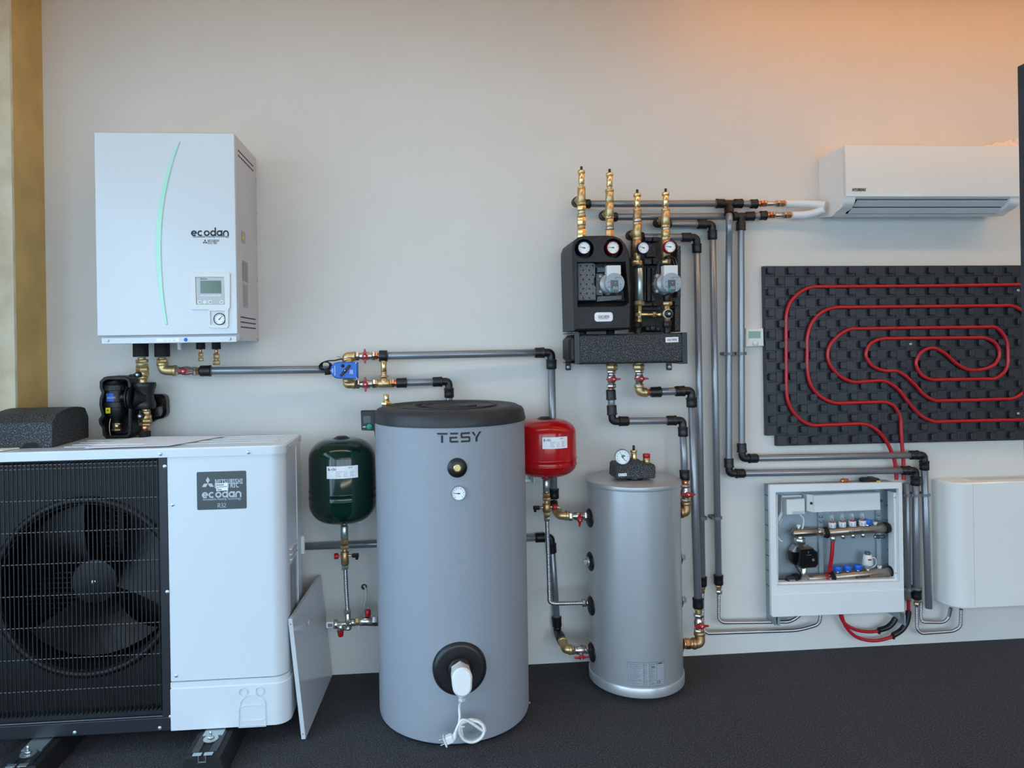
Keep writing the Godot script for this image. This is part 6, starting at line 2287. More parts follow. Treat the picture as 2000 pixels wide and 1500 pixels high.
# ---------- air conditioner ----------
func air_conditioner():
	var x0 := 1.893
	var x1 := 2.735
	var yt := P(1650, 283.5, 0.21).y
	var y1 := P(1650, 384, 0.21).y
	var yb := P(1610, 421, 0.1).y - 0.004
	var t := thing("air_conditioner", Vector3((x0 + x1) / 2, yb, 0), "white glossy wall air conditioner with two louvres and grey lettering", "air conditioner")
	var side := Basis(Vector3.BACK, Vector3.UP, Vector3.LEFT)
	var prof := PackedVector2Array([Vector2(0.001, yb + 0.012), Vector2(0.06, yb + 0.004), Vector2(0.1, yb), Vector2(0.125, yb + 0.008)])
	for i in 6:
		var a := PI / 2 * i / 5
		prof.append(Vector2(0.135 + 0.068 * sin(a), y1 - 0.004 - 0.045 * cos(a) * 1.1))
	prof.append_array([Vector2(0.204, y1), Vector2(0.2, yt - 0.012), Vector2(0.19, yt - 0.002), Vector2(0.001, yt - 0.004)])
	for e in [[x0, 0.05], [x1 - 0.05, 0.05]]:
		var ge := G.new()
		ge.t = Transform3D(side, Vector3(e[0] + e[1], 0, 0))
		ge.prism(prof, 0, e[1], 0.0)
		part(t, "end_casing", ge, M.white_gloss)
	var g := G.new()
	# middle of the casing, with the outlet cut away
	var mid := PackedVector2Array([Vector2(0.001, yb + 0.012), Vector2(0.06, yb + 0.004), Vector2(0.1, yb), Vector2(0.116, yb + 0.006), Vector2(0.085, yb + 0.05), Vector2(0.1, y1 - 0.012), Vector2(0.196, y1 - 0.006), Vector2(0.204, y1), Vector2(0.2, yt - 0.012), Vector2(0.19, yt - 0.002), Vector2(0.001, yt - 0.004)])
	g = G.new()
	g.t = Transform3D(side, Vector3(x1 - 0.05, 0, 0))
	g.prism(mid, 0, x1 - x0 - 0.1)
	part(t, "casing", g, M.white_gloss)
	# front panel, gently bowed
	g = G.new()
	var fr := PackedVector2Array()
	for i in 11:
		var s := i / 10.0
		fr.append(Vector2(0.2035 + 0.012 * sin(PI * (0.25 + 0.6 * s)), lerpf(y1 + 0.001, yt, s)))
	fr.append_array([Vector2(0.196, yt), Vector2(0.196, y1 + 0.001)])
	g.t = Transform3D(side, Vector3(x1, 0, 0))
	g.prism(fr, 0, x1 - x0)
	var panel := part(t, "front_panel", g, M.white_gloss)
	g = G.new()
	var lp := P(1678, 370.5, 0.216)
	var v0 := g.v.size()
	g.text("HYUNDAI", Vector3.ZERO, 0.063, 0.0135, 0.0005)
	for i in g.v.size():   # slanted capitals
		g.v[i].x += g.v[i].y * 0.2
	g.t = Transform3D.IDENTITY
	for i in g.v.size():
		g.v[i] += lp
	part(panel, "lettering", g, M.ink)
	# louvres
	var lx0 := P(1676, 392, 0.2).x
	var lx1 := P(1975, 392, 0.2).x
	var A := Vector2(0.2, y1 - 0.007)
	var B := Vector2(0.116, yb + 0.005)
	var slope := (B - A).angle()
	for q in [[0.1, 0.5], [0.57, 0.93]]:
		g = G.new()
		var m := A.lerp(B, (q[0] + q[1]) / 2)
		g.t = Transform3D(Basis(Vector3.RIGHT, -slope), Vector3((lx0 + lx1) / 2, m.y, m.x))
		g.box(Vector3.ZERO, Vector3(lx1 - lx0, 0.005, A.distance_to(B) * (q[1] - q[0])), 0.002)
		part(t, "louvre", g, M.white_satin)
	g = G.new()
	g.t = Transform3D(side, Vector3(x1 - 0.051, 0, 0))
	g.prism(PackedVector2Array([Vector2(0.113, yb + 0.009), Vector2(0.09, yb + 0.05), Vector2(0.102, y1 - 0.014), Vector2(0.188, y1 - 0.0085), Vector2(0.182, y1 - 0.016)]), 0, x1 - x0 - 0.102)
	part(t, "outlet_lining", g, M.black_rubber)
	# crumpled wrapping left on top
	g = G.new()
	var rng := RandomNumberGenerator.new()
	rng.seed = 7
	var nx := 22
	var nz := 8
	var gp := []
	var w0 := P(1890, 283, 0.15).x
	for i in nx:
		var row := []
		for j in nz:
			var s := i / float(nx - 1)
			var e := sin(PI * j / (nz - 1.0))
			row.append(Vector3(lerpf(w0, w0 + 0.42, s), yt + 0.001 + e * (0.012 + 0.085 * s) * rng.randf_range(0.15, 1.0), lerpf(0.04, 0.185, j / (nz - 1.0)) + rng.randf_range(-0.008, 0.008)))
		gp.append(row)
	for i in nx - 1:
		for j in nz - 1:
			for tr in [[gp[i][j], gp[i + 1][j], gp[i + 1][j + 1]], [gp[i][j], gp[i + 1][j + 1], gp[i][j + 1]]]:
				var n: Vector3 = (tr[1] - tr[0]).cross(tr[2] - tr[0]).normalized()
				n = n if n.y > 0 else -n
				g.tri(tr[0], tr[1], tr[2], n, n, n)
	solo("plastic_wrap", g, Vector3(w0, yt, 0.1), M.wrap_film, "crumpled clear plastic wrapping lying on top of the air conditioner", "plastic wrap")


# ---------- floor heating sample: studded black panel with a red pipe ----------
func floor_heating():
	var zt := 0.03
	var o := P(1492.5, 519.5, zt)
	var pitch := 0.0497
	var cols := 31
	var t := thing("studded_panel", Vector3(o.x, o.y - pitch * 17, 0), "black studded floor heating panel mounted on the wall", "heating panel")
	var skew := -0.0045
	var rows := 17
	var at := func(i: float, j: float) -> Vector3:   # the panel hangs very slightly out of true
		return o + Vector3(i * pitch, -j * pitch + i * pitch * skew, 0)
	var g := G.new()
	for j in [[0, 0, 16], [1, 16, 17]]:
		var a: Vector3 = at.call(j[0], j[1])
		var b: Vector3 = at.call(cols, j[1])
		var c: Vector3 = at.call(cols, j[2])
		var d: Vector3 = at.call(j[0], j[2])
		g.prism(PackedVector2Array([Vector2(a.x, a.y), Vector2(b.x, b.y), Vector2(c.x, c.y), Vector2(d.x, d.y)]), 0.002, zt - 0.004, 0.0)
	part(t, "backing", g, M.panel_black)
	# two meshes shared by all pieces
	g = G.new()
	var h := pitch / 2 - 0.0008
	g.prism(poly([-h, -h, h, -h, h, h, -h, h]), -0.005, 0.0, 0.0012)
	var plate := g.mesh(Vector3.ZERO)
	g = G.new()
	var lobes := PackedVector2Array()
	for i in 48:
		var a := TAU * i / 48
		var rr := 0.0165 + 0.0038 * pow(absf(cos(2 * (a - PI / 4))), 3.0)
		lobes.append(Vector2(cos(a), sin(a)) * rr + Vector2(0.002, 0.002))
	g.prism(lobes, -0.006, 0.0155, 0.0012)
	g.prism(disc(Vector2(0.002, 0.002), 0.0148, 28), 0.0155, 0.0168, 0.0008, [disc(Vector2(0.002, 0.002), 0.0128, 28)])
	g.prism(disc(Vector2(0.002, 0.002), 0.0022, 8), 0.0155, 0.0165)
	for s in [[0.0, -0.0215, 0.03, 0.004], [-0.0215, 0.0, 0.004, 0.03]]:
		g.box(Vector3(s[0] + 0.002, s[1], -0.003), Vector3(s[2], s[3], 0.004), 0.001)
	var stud := g.mesh(Vector3.ZERO)
	g = G.new()
	g.prism(poly([-h, -h, h, -h, h, h, -h, h]), -0.005, 0.0, 0.0012)
	for x in [-0.008, 0.0, 0.008]:
		g.box(Vector3(x, 0, 0.0004), Vector3(0.0016, 0.03 if x else 0.016, 0.0012), 0.0004)
	var marked := g.mesh(Vector3.ZERO)
	for j in rows:
		for i in cols:
			if j == 16 and i == 0:
				continue
			var c: Vector3 = at.call(i + 0.5, j + 0.5)
			if (i + j) % 2 == 0:
				partm(t, "stud", stud, c - t.position, M.panel_black)
			else:
				partm(t, "plate", marked if (i + 3 * j) % 7 == 4 else plate, c - t.position, M.panel_black)
	for q in [[1989, 567], [1779, 672], [1989, 808]]:
		var c := P(q[0], q[1], zt + 0.002)
		screw(t, c, Vector3.BACK, 0.008)
	# the red pipe: one length, laid as a double spiral
	var raw := [1110, 1560, 1097, 1429, 1062, 1335, 1000, 1240, 920, 1182, 850, 1170, 690, 1176, 530, 1182, 430, 1132, 362, 1040, 342, 930, 340, 680, 340, 430, 366, 330, 440, 252, 530, 215, 900, 212, 1400, 208, 1975, 200, 2160, 205, 2250, 320, 2265, 700, 2240, 1020, 2150, 1135, 1985, 1142, 1700, 1148, 1390, 1156, 1290, 1120, 1200, 1030, 1115, 925, 1035, 875, 920, 873, 800, 878, 690, 815, 636, 735, 636, 645, 700, 560, 800, 508, 1200, 502, 1790, 495, 1862, 560, 1888, 680, 1868, 800, 1790, 856, 1600, 860, 1365, 864, 1275, 820, 1246, 745, 1290, 665, 1368, 642, 1440, 675, 1530, 752, 1600, 790, 1720, 788, 1800, 750, 1828, 680, 1800, 610, 1710, 570, 1400, 572, 1020, 576, 920, 622, 896, 690, 932, 758, 1010, 798, 1120, 806, 1230, 890, 1310, 975, 1390, 1010, 1650, 1005, 1910, 996, 1990, 955, 2060, 860, 2090, 660, 2060, 480, 1990, 385, 1900, 346, 1300, 352, 700, 358, 590, 392, 520, 465, 488, 570, 487, 680, 488, 790, 515, 905, 595, 990, 695, 1027, 850, 1022, 1020, 1018, 1090, 1045, 1130, 1110, 1143, 1240, 1158, 1429, 1160, 1560]
	var pts := []
	for i in range(0, raw.size(), 2):
		var q := Vector2(raw[i], raw[i + 1])
		if i > 0:   # long stretches stay straight: extra points near both their ends
			var o2 := Vector2(raw[i - 2], raw[i - 1])
			if o2.distance_to(q) > 150:
				for s in [50.0, o2.distance_to(q) / 2, o2.distance_to(q) - 50.0]:
					var m := o2.move_toward(q, s)
					pts.append(P(1440 + m.x / 3.571, 500 + m.y / 3.571, 0.0415))
		pts.append(P(1440 + q.x / 3.571, 500 + q.y / 3.571, 0.0415))
	g = G.new()
	g.tube(smooth(pts, 0.012), 0.0086, 12)
	var rp := solo("heating_pipe", g, P(1750, 940, 0.0385), M.red_pipe, "red heating pipe laid in a double spiral on the black studded panel", "heating pipe")


# ---------- manifold cabinet and what is in it ----------
func manifold_cabinet():
	var zf := 0.1
	var t := thing("manifold_cabinet", P(1635, 1203, 0.05), "white open-fronted wall cabinet full of heating manifolds", "cabinet")
	var o := ppoly([1503, 949, 1505, 947, 1760, 941.5, 1762.5, 943, 1767, 1193, 1765, 1195.5, 1510, 1205.5, 1507, 1203], zf)
	var hole := ppoly([1515, 961.5, 1755, 954, 1757.5, 1136, 1518, 1143.5], zf)
	var g := G.new()
	g.prism(o, zf - 0.016, zf, 0.002, [hole])
	var fr := part(t, "front_frame", g, M.white_satin)
	g = G.new()
	g.prism(ppoly([1506.5, 1162.5, 1766, 1152, 1766.5, 1193, 1764.5, 1195.5, 1510, 1205.5, 1507, 1203], zf + 0.004), zf - 0.002, zf + 0.004, 0.0015)
	part(t, "lower_cover", g, M.white_satin)
	# box behind the frame
	var a := Vector3(P(1492.5, 951, 0.0).x, P(1501, 952, 0.09).y, 0)
	var b := P(1758, 1200, 0.09)
	g = G.new()
	g.box(Vector3((a.x + b.x) / 2, (a.y + b.y) / 2 + 0.02, 0.004), Vector3(b.x - a.x, a.y - b.y - 0.04, 0.006))
	g.box(Vector3(a.x + 0.001, (a.y + b.y) / 2 - 0.015, 0.045), Vector3(0.003, a.y - b.y + 0.02, 0.085))
	g.box(Vector3(b.x - 0.001, (a.y + b.y) / 2 - 0.015, 0.045), Vector3(0.003, a.y - b.y + 0.02, 0.085))
	g.box(Vector3((a.x + b.x) / 2, a.y - 0.002, 0.045), Vector3(b.x - a.x, 0.003, 0.085))
	part(t, "case", g, M.galvanised)
	g = G.new()
	for i in 7:
		var y := lerpf(a.y - 0.05, b.y + 0.14, i / 6.0)
		g.box(Vector3(b.x - 0.003, y, 0.045), Vector3(0.002, 0.003, 0.075))
		g.box(Vector3(a.x - 0.001, y, 0.045), Vector3(0.002, 0.003, 0.075))
	part(t, "knockout_seams", g, M.frame_dark)
	g = G.new()   # turned-in edges
	g.prism(ppoly([1745, 962, 1750.5, 962, 1753, 1137, 1747.5, 1137], zf - 0.018), zf - 0.06, zf - 0.017, 0.001)
	g.prism(ppoly([1518, 1137.5, 1755, 1130, 1755.5, 1134, 1518, 1142], zf - 0.018), zf - 0.05, zf - 0.017, 0.001)
	g.prism(ppoly([1515.5, 966, 1518.5, 966, 1520.5, 1142, 1518, 1142], zf - 0.018), zf - 0.05, zf - 0.017, 0.001)
	var flg := part(t, "inner_flange", g, M.white_satin)
	for q in [[1748, 971], [1749, 1119]]:
		screw(flg, P(q[0], q[1], zf - 0.016), Vector3.BACK, 0.0045)
	for x in [1514, 1758]:
		g = G.new()
		var lg := P(x, 1206, 0.04)
		g.box(Vector3(lg.x, lg.y + 0.0, 0.05), Vector3(0.012 if x < 1600 else 0.008, 0.05, 0.05), 0.001)
		part(t, "leg", g, M.galvanised)
	# rails
	for x in [1602, 1715]:
		g = G.new()
		var r0 := P(x, 995, 0.02)
		var r1 := P(x + 4, 1125, 0.02)
		g.box(Vector3((r0.x + r1.x) / 2, (r0.y + r1.y) / 2, 0.013), Vector3(0.022, r0.y - r1.y, 0.012), 0.001)
		part(t, "rail", g, M.galvanised)
		for y in ([1010, 1019] if x < 1650 else [1006, 1016]):
			screw(t, P(x + 2, y, 0.03), Vector3(0.3, -0.2, 1).normalized(), 0.007, M.steel)
	g = G.new()
	g.tube([P(1733, 962, 0.03), P(1743, 970, 0.07)], 0.0018, 8)
	part(t, "stay_rod", g, M.zinc)
	# junction box and wiring centre
	var j := thing("junction_box", P(1550, 1005, 0.03), "small white junction box in the cabinet's upper left corner", "junction box")
	g = G.new()
	g.prism(ppoly([1526.5, 968, 1566, 967, 1566, 1000, 1525, 1003], 0.03), 0.007, 0.03, 0.002)
	part(j, "base", g, M.white_plastic)
	g = G.new()
	g.prism(ppoly([1536.5, 975.5, 1572, 973.5, 1572, 1004.5, 1537.5, 1005.5], 0.075), 0.028, 0.075, 0.002)
	var lid := part(j, "lid", g, M.white_plastic)
	g = G.new()
	g.prism(ppoly([1547.5, 999, 1570, 998, 1570, 1003.5, 1547.5, 1004.5], 0.0752), 0.0745, 0.0757)
	part(lid, "window", g, M.pale_grey)
	var w := thing("wiring_centre", P(1655, 1000, 0.04), "long white wiring box across the top of the manifold cabinet", "wiring box")
	g = G.new()
	g.prism(ppoly([1577.5, 966, 1588, 967, 1720, 961.5, 1721, 997, 1588.5, 1002, 1577, 999], 0.06), 0.007, 0.052, 0.002)
	part(w, "base", g, M.white_plastic)
	g = G.new()
	g.prism(ppoly([1589, 967.5, 1719.5, 962, 1720.5, 996.5, 1589.5, 1001.5], 0.06), 0.05, 0.06, 0.003)
	part(w, "lid", g, M.white_plastic)
	for q in [[1584.5, 983], [1720.5, 978]]:
		g_part(w, "side_screw", P(q[0], q[1], 0.05), P(q[0], q[1], 0.056), 0.0065, false, M.black_plastic)
	# manifolds
	bar(P(1616, 1040, 0.05), P(1729, 1031, 0.05), "upper stainless manifold bar with four flow gauges", 1667, 1036)
	bar(P(1628, 1127, 0.05), P(1738, 1116, 0.05), "lower stainless manifold bar with blue caps and white actuator", 1679.5, 1124)
	# flow gauges on the upper bar
	for i in 4:
		var x := 1625.5 + i * 19.7
		var y := 1030.5 - i * 1.3
		var f := thing("flow_gauge", P(x, y, 0.052), ["first clear flow gauge from left on the upper manifold bar", "second clear flow gauge from left on the upper manifold bar", "third clear flow gauge from left on the upper manifold bar", "rightmost clear flow gauge, beside the blue upper cap"][i], "flow gauge", "flow gauges on the upper manifold bar")
		g_part(f, "base_nut", P(x, y, 0.052), P(x - 0.3, y - 10, 0.052), 0.0158, false, M.white_plastic, 0.0165)
		g_part(f, "red_ring", P(x - 0.3, y - 9, 0.052), P(x - 0.4, y - 13, 0.052), 0.0085, false, M.ink_red)
		g_part(f, "scale_pin", P(x - 0.4, y - 12, 0.052), P(x - 0.6, y - 23, 0.052), 0.0032, false, M.ink_grey)
		g_part(f, "sight_tube", P(x - 0.4, y - 11, 0.052), P(x - 0.6, y - 25.5, 0.052), 0.0085, false, M.clear_plastic)
		g = G.new()
		for s in [-0.7, 0.1, 0.8]:
			var bp := P(x - 0.2, y - 5, 0.052)
			g.box(bp + Vector3(sin(s) * 0.0163, 0, cos(s) * 0.0163), Vector3(0.0012, 0.014, 0.0012))
		part(f, "marks", g, M.blue_print)
	for i in 3:
		var x := 1646 + i * 19.7
		g_part(self.get_node("manifold_bar"), "outlet", P(x, 1044 - i * 1.3, 0.05), P(x + 0.3, 1052 - i * 1.4, 0.05), 0.0098, true, M.nickel)
	# blue caps
	var cap := func(x: float, y: float, label: String, tilt: float, big: float):
		var f := thing("blue_cap", P(x, y, 0.052), label, "cap", "blue manifold caps")
		var up := Vector3(sin(tilt), cos(tilt), 0)
		var p := P(x, y, 0.052)
		g_part(f, "neck", p - up * 0.012, p + up * 0.002, 0.0085, true, M.nickel)
		var g2 := G.new()
		g2.t = G.along(p, up)
		g2.lathe([Vector2(0, 0), Vector2(0.0155 * big, 0), Vector2(0.0185 * big, 0.012), Vector2(0.0185 * big, 0.021), Vector2(0.0165 * big, 0.0235), Vector2(0, 0.0235)], 14, true)
		part(f, "cap", g2, M.blue_cap)
	cap.call(1636, 1115.5, "leftmost of the three blue caps on the lower manifold bar", 0.0, 1.0)
	cap.call(1655.5, 1114, "middle of the three blue caps on the lower manifold bar", 0.0, 1.0)
	cap.call(1675.5, 1112.5, "rightmost of the three blue caps, beside the white actuator", 0.0, 1.0)
	cap.call(1694, 1024, "tilted blue cap right of the flow gauges on upper bar", 0.25, 1.0)
	# thermal actuator
	var ac := thing("thermal_actuator", P(1695, 1108, 0.055), "white thermal actuator with a dark grey cap on the lower bar", "actuator")
	g_part(ac, "adapter", P(1695, 1113, 0.055), P(1695, 1102, 0.055), 0.0105, false, M.clear_plastic, 0.017)
	g_part(ac, "stem_nut", P(1695, 1117, 0.055), P(1695, 1111, 0.055), 0.008, true, M.nickel)
	g_part(ac, "body", P(1694.5, 1103, 0.055), P(1694.5, 1083, 0.055), 0.0235, false, M.white_plastic, 0.0185)
	g_part(ac, "grey_cap", P(1694.5, 1084, 0.055), P(1694.5, 1077.5, 0.055), 0.0125, false, M.badge_grey)
	g = G.new()
	g.box(P(1699, 1093.5, 0.0785), Vector3(0.017, 0.007, 0.002), 0.0004)
	part(ac, "red_badge", g, M.ink_red)
	g = G.new()
	g.tube(smooth([P(1703, 1089, 0.055), P(1709, 1090, 0.055), P(1711.5, 1098, 0.055), P(1708, 1106, 0.05), P(1702, 1109, 0.05)], 0.004), 0.0026, 8)
	part(ac, "lead", g, M.white_plastic)
	# pump with mixing head
	var p := thing("cabinet_pump", P(1570, 1108, 0.05), "black circulation pump standing in the manifold cabinet", "pump")
	g = G.new()
	g.prism(ppoly([1550, 1074, 1556, 1067, 1576, 1066, 1582, 1072, 1580, 1100, 1560, 1108, 1546, 1096], 0.06), 0.02, 0.06, 0.004)
	part(p, "cast_body", g, M.cast_silver)
	g = G.new()
	g.prism(ppoly([1546, 1079, 1560, 1077, 1560, 1105, 1552, 1104, 1546, 1096], 0.062), 0.03, 0.062, 0.004)
	g.prism(ppoly([1563, 1072, 1588, 1070, 1593, 1076, 1598, 1078, 1599, 1102, 1594, 1109, 1566, 1111, 1560, 1104], 0.092), 0.04, 0.092, 0.004)
	var ph := part(p, "head", g, M.black_gloss)
	g = G.new()
	g.box(P(1588.5, 1093.5, 0.0922), Vector3(0.011, 0.011, 0.0006))
	g.box(P(1580, 1084, 0.0922), Vector3(0.022, 0.002, 0.0004))
	g.box(P(1579, 1079, 0.0922), Vector3(0.004, 0.008, 0.0004))
	part(ph, "print", g, M.ink_grey)
	g_part(p, "union_nut", P(1562, 1050, 0.05), P(1562, 1062, 0.05), 0.024, true, M.nickel)
	g_part(p, "neck", P(1562, 1044, 0.05), P(1562, 1068, 0.05), 0.014, false, M.nickel)
	g_part(p, "outlet", P(1570, 1106, 0.05), P(1568, 1136, 0.05), 0.015, false, M.nickel)
	var mh := thing("mixing_unit", P(1575, 1040, 0.05), "brushed metal mixing head with a long black slot, left of upper bar", "fitting")
	g = G.new()
	var m0 := P(1546, 1042, 0.055)
	var m1 := P(1598, 1038.5, 0.055)
	g.rod(m0, m1, 0.0185, 24, 0.012)
	part(mh, "barrel", g, M.brushed)
	g = G.new()
	g.t = G.along((m0 + m1) / 2 + Vector3(-0.006, -0.004, 0.0165), m1 - m0)
	g.prism(rrect(-0.004, -0.05, 0.004, 0.05, 0.003), 0, 0.0035)
	part(mh, "slot", g, M.black_rubber)
	g_part(mh, "hex_nut", P(1600, 1038.5, 0.05), P(1608, 1038, 0.05), 0.0175, true, M.nickel)
	g_part(mh, "neck", P(1595, 1039, 0.05), P(1615, 1038, 0.05), 0.0125, false, M.nickel)
	g_part(mh, "vent_post", P(1559.5, 1036, 0.05), P(1559.5, 1027, 0.05), 0.0062, false, M.nickel)
	g_part(mh, "vent_cap", P(1559.5, 1029, 0.05), P(1559.5, 1024.5, 0.05), 0.0095, false, M.white_plastic)
	# lower left tube with copper coloured ring
	var lt := thing("inlet_tube", P(1600, 1130, 0.05), "brushed metal inlet tube with a red ring, left of lower bar", "fitting")
	g_part(lt, "tube", P(1577, 1130, 0.05), P(1622, 1127.5, 0.05), 0.0155, false, M.brushed)
	g_part(lt, "hex_nut", P(1569, 1131, 0.05), P(1578, 1130.5, 0.05), 0.0195, true, M.nickel)
	g_part(lt, "red_ring", P(1611, 1128, 0.05), P(1616, 1127.5, 0.05), 0.0185, false, M.ink_red)
	g_part(lt, "drain_nut", P(1596, 1135, 0.05), P(1596, 1144, 0.05), 0.01, true, M.nickel)
	# cables
	var cb := thing("cable_bundle", P(1545, 1137, 0.05), "black pump cable coiled at the bottom of the cabinet", "cable")
	for i in 5:
		g = G.new()
		var pts := []
		for q in 25:
			var s := TAU * q / 24.0
			pts.append(P(1546 + (15 - i) * cos(s + i * 0.5), 1131 + (8 + i * 0.9) * sin(s + i * 0.5) - 6 * cos(s), 0.035 + 0.009 * i))
		g.tube(pts, 0.0027, 8)
		part(cb, "loop", g, M.black_gloss)
	g = G.new()
	g.tube(smooth([P(1553, 1104, 0.06), P(1558, 1112, 0.07), P(1564, 1122, 0.07), P(1560, 1134, 0.06)], 0.005), 0.003, 8)
	part(cb, "lead", g, M.black_gloss)
	cb = thing("white_leads", P(1525, 1010, 0.03), "white cables fanning out below the junction box", "cable")
	for i in 5:
		g = G.new()
		g.tube(smooth([P(1525 + i, 1000, 0.03), P(1520 + i * 0.6, 1014 + i * 2, 0.035), P(1520.5 + i * 0.4, 1024 + i, 0.04), P(1529 - i * 1.2, 1013 + i * 1.5, 0.05)], 0.005), 0.002, 8)
		part(cb, "lead", g, M.white_plastic)
	g = G.new()
	g.tube(smooth([P(1562, 1005, 0.06), P(1568.5, 1012, 0.06), P(1569.5, 1022, 0.055), P(1566.5, 1034, 0.052)], 0.004), 0.0034, 8)
	part(cb, "lead", g, M.white_plastic)
	g = G.new()
	g.tube(smooth([P(1519, 1048, 0.04), P(1522, 1054, 0.05), P(1528, 1058, 0.055)], 0.004), 0.0038, 8)
	part(cb, "lead", g, M.white_plastic)
	# red loop inside
	g = G.new()
	g.tube(smooth([P(1626.5, 1055, 0.05), P(1625, 1080, 0.05), P(1621, 1110, 0.042), P(1618, 1138, 0.03)], 0.01), 0.0088, 12)
	var rl := solo("heating_pipe", g, P(1618, 1138, 0.03), M.red_pipe, "short red pipe hanging from the upper manifold bar inside the cabinet", "heating pipe")
	g_part(get_node("manifold_bar"), "compression_nut", P(1626.5, 1047, 0.05), P(1626.5, 1057, 0.05), 0.0125, true, M.nickel)
	var dk := thing("drain_cock", P(1713, 1050, 0.06), "small drain cock with a black ring under the upper bar", "valve")
	g_part(dk, "body", P(1707, 1049, 0.055), P(1718, 1048, 0.06), 0.0085, false, M.nickel)
	g_part(dk, "cap", P(1715, 1048.5, 0.058), P(1715, 1048.5, 0.075), 0.01, true, M.black_plastic)
	g = G.new()
	g.tube(fillet([P(1716, 1046, 0.06), P(1728, 1045.5, 0.062), P(1728, 1051, 0.062), P(1716, 1051, 0.06)], 0.006), 0.002, 8)
	part(dk, "key_ring", g, M.black_plastic)
	# small things lying on the cabinet
	var cf := thing("copper_fitting", P(1650, 944.5, 0.06), "small shiny copper fitting lying on top of the manifold cabinet", "fitting")
	g_part(cf, "barrel", P(1642, 940, 0.06), P(1656, 938, 0.06), 0.0095, false, M.copper)
	g_part(cf, "hex_nut", P(1645, 939.5, 0.06), P(1651, 938.8, 0.06), 0.0125, true, M.copper)
	cf = thing("tape_measure", P(1705, 943, 0.05), "small black and yellow gadget lying on top of the manifold cabinet", "gadget")
	g = G.new()
	g.prism(ppoly([1688, 943, 1688, 937, 1692, 935, 1716, 934, 1719.5, 936, 1719.5, 942.5], 0.07), 0.03, 0.07, 0.003)
	part(cf, "case", g, M.black_plastic)
	g = G.new()
	g.prism(ppoly([1699, 934, 1700, 931.5, 1708, 931.5, 1710, 934], 0.06), 0.04, 0.06, 0.001)
	part(cf, "button", g, M.badge_grey)
	g = G.new()
	g.prism(ppoly([1711.5, 942.7, 1712, 939, 1719.6, 938.6, 1719.6, 942.6], 0.0705), 0.066, 0.0715)
	part(cf, "yellow_label", g, M.yellow)
	# red pipes below the cabinet, held in black bend supports
	for q in [[[[1640, 1196], [1646, 1213], [1662, 1226], [1690, 1233.5], [1716, 1232], [1737, 1224]], [[1716, 1231], [1734, 1225], [1745, 1214], [1748, 1208]], "inner red pipe bend below the cabinet, ending in a black support"], [[[1643, 1197], [1650, 1220], [1668, 1241], [1700, 1251], [1735, 1246], [1757, 1235], [1771, 1215], [1774, 1172]], [[1744, 1241], [1760, 1231], [1770, 1216], [1774, 1194]], "outer red pipe bend below the cabinet, rising to the conduit"]]:
		var n := thing("heating_pipe", P(q[0][0][0], q[0][0][1], 0.045), q[2], "heating pipe")
		g = G.new()
		g.tube(smooth(q[0].map(func(x): return P(x[0], x[1], 0.045)), 0.01), 0.0078, 12)
		part(n, "pipe", g, M.red_pipe)
		g = G.new()
		g.tube(smooth(q[1].map(func(x): return P(x[0] + 0.5, x[1] - 0.5, 0.05)), 0.008), 0.0125, 14)
		var sp := part(n, "bend_support", g, M.black_plastic, "black plastic bend support")
		for e in [q[1][0], q[1][-1]]:
			g = G.new()
			g.box(P(e[0], e[1] + 2, 0.046), Vector3(0.012, 0.024, 0.022), 0.004)
			part(sp, "clip", g, M.black_plastic)
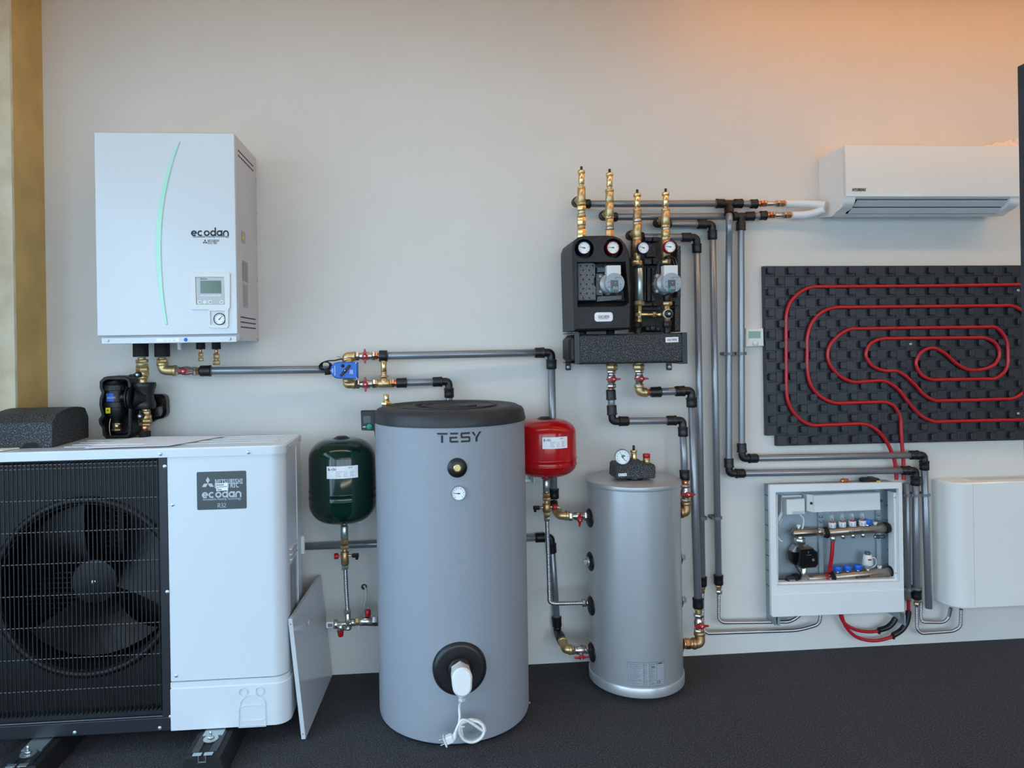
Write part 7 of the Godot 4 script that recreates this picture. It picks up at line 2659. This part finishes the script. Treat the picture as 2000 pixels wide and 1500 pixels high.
func bar(a: Vector3, b: Vector3, label: String, tx: float, ty: float):
	var t := thing("manifold_bar", a, label, "manifold")
	var g := G.new()
	g.rod(a, b, 0.0205, 32, 0.005)
	var tb := part(t, "tube", g, M.brushed)
	var d := (b - a).normalized()
	for e in [[a - d * 0.006, -1.0], [b + d * 0.004, 1.0]]:
		g = G.new()
		for i in 3:
			g.rod(e[0] + d * e[1] * (i * 0.006 - 0.004), e[0] + d * e[1] * (i * 0.006), 0.0265 - 0.002 * i, 28, 0.001)
		part(t, "clamp_ring", g, M.black_rubber)
	g = G.new()
	nut(g, a - d * 0.028, a - d * 0.01, 0.017)
	part(t, "end_nut", g, M.nickel)
	g = G.new()
	var c := P(tx, ty, 0.05)
	var T := Transform3D(Basis(d, Vector3.BACK.cross(d), Vector3.BACK), c)
	g.t = T
	g.text("QTherm", Vector3(0, 0, 0.0202), 0.07, 0.0135, 0.0008)
	part(tb, "lettering", g, M.ink)
	g = G.new()
	var up := Vector3(-d.y, d.x, 0)
	for s in [0.088]:
		g.rod(b - d * 0.05 + up * 0.018, b - d * 0.05 + up * 0.026, 0.007, 14)
		g.rod(b - d * 0.05 + up * 0.024, b - d * 0.05 + up * 0.032, 0.0105, 10, 0.001, -1, true)
	part(t, "vent_plug", g, M.white_plastic)


# ---------- fan coil, bottom right ----------
func fan_coil():
	var y1 := P(1846, 945, 0.13).y
	var y0 := P(1880, 1188, 0.13).y
	var x0 := P(1822, 945, 0.01).x
	var x1 := x0 + 0.72
	var d := 0.13
	var t := thing("fan_coil", Vector3((x0 + x1) / 2, y0, 0), "slim white fan coil with a rounded left edge, low on the wall", "fan coil")
	var prof := PackedVector2Array([Vector2(x0, 0), Vector2(x0 + 0.002, -0.035)])
	for i in 9:
		var a := PI / 2 * i / 8
		prof.append(Vector2(x0 + 0.075 - 0.07 * cos(a), -(d - 0.07 + 0.07 * sin(a))) + Vector2(0, -0.0))
	prof.append_array([Vector2(x1 - 0.07, -d), Vector2(x1, -d + 0.07), Vector2(x1, 0)])
	var lay := Transform3D(Basis(Vector3.RIGHT, Vector3.FORWARD, Vector3.UP), Vector3.ZERO)
	var g := G.new()
	g.t = lay
	g.prism(prof, y0, y1, 0.005)
	var body := part(t, "casing", g, M.white_gloss)
	g = G.new()
	var xs := P(1902, 1060, d).x
	g.box(Vector3(xs, (y0 + y1) / 2, d - 0.0002), Vector3(0.0012, y1 - y0 - 0.008, 0.002))
	part(body, "seam", g, M.pale_grey)
	g = G.new()
	for i in 3:
		g.box(Vector3((xs + x1) / 2, y1 + 0.0006, 0.03 + i * 0.02), Vector3(x1 - xs - 0.08, 0.002, 0.006))
	part(t, "top_grille", g, M.pale_grey)
	g = G.new()
	var fc := P(1939, 1192, 0.1)
	g.box(Vector3(fc.x, y0 - 0.004, 0.09), Vector3(0.008, 0.01, 0.012), 0.001)
	part(t, "bottom_clip", g, M.white_plastic)
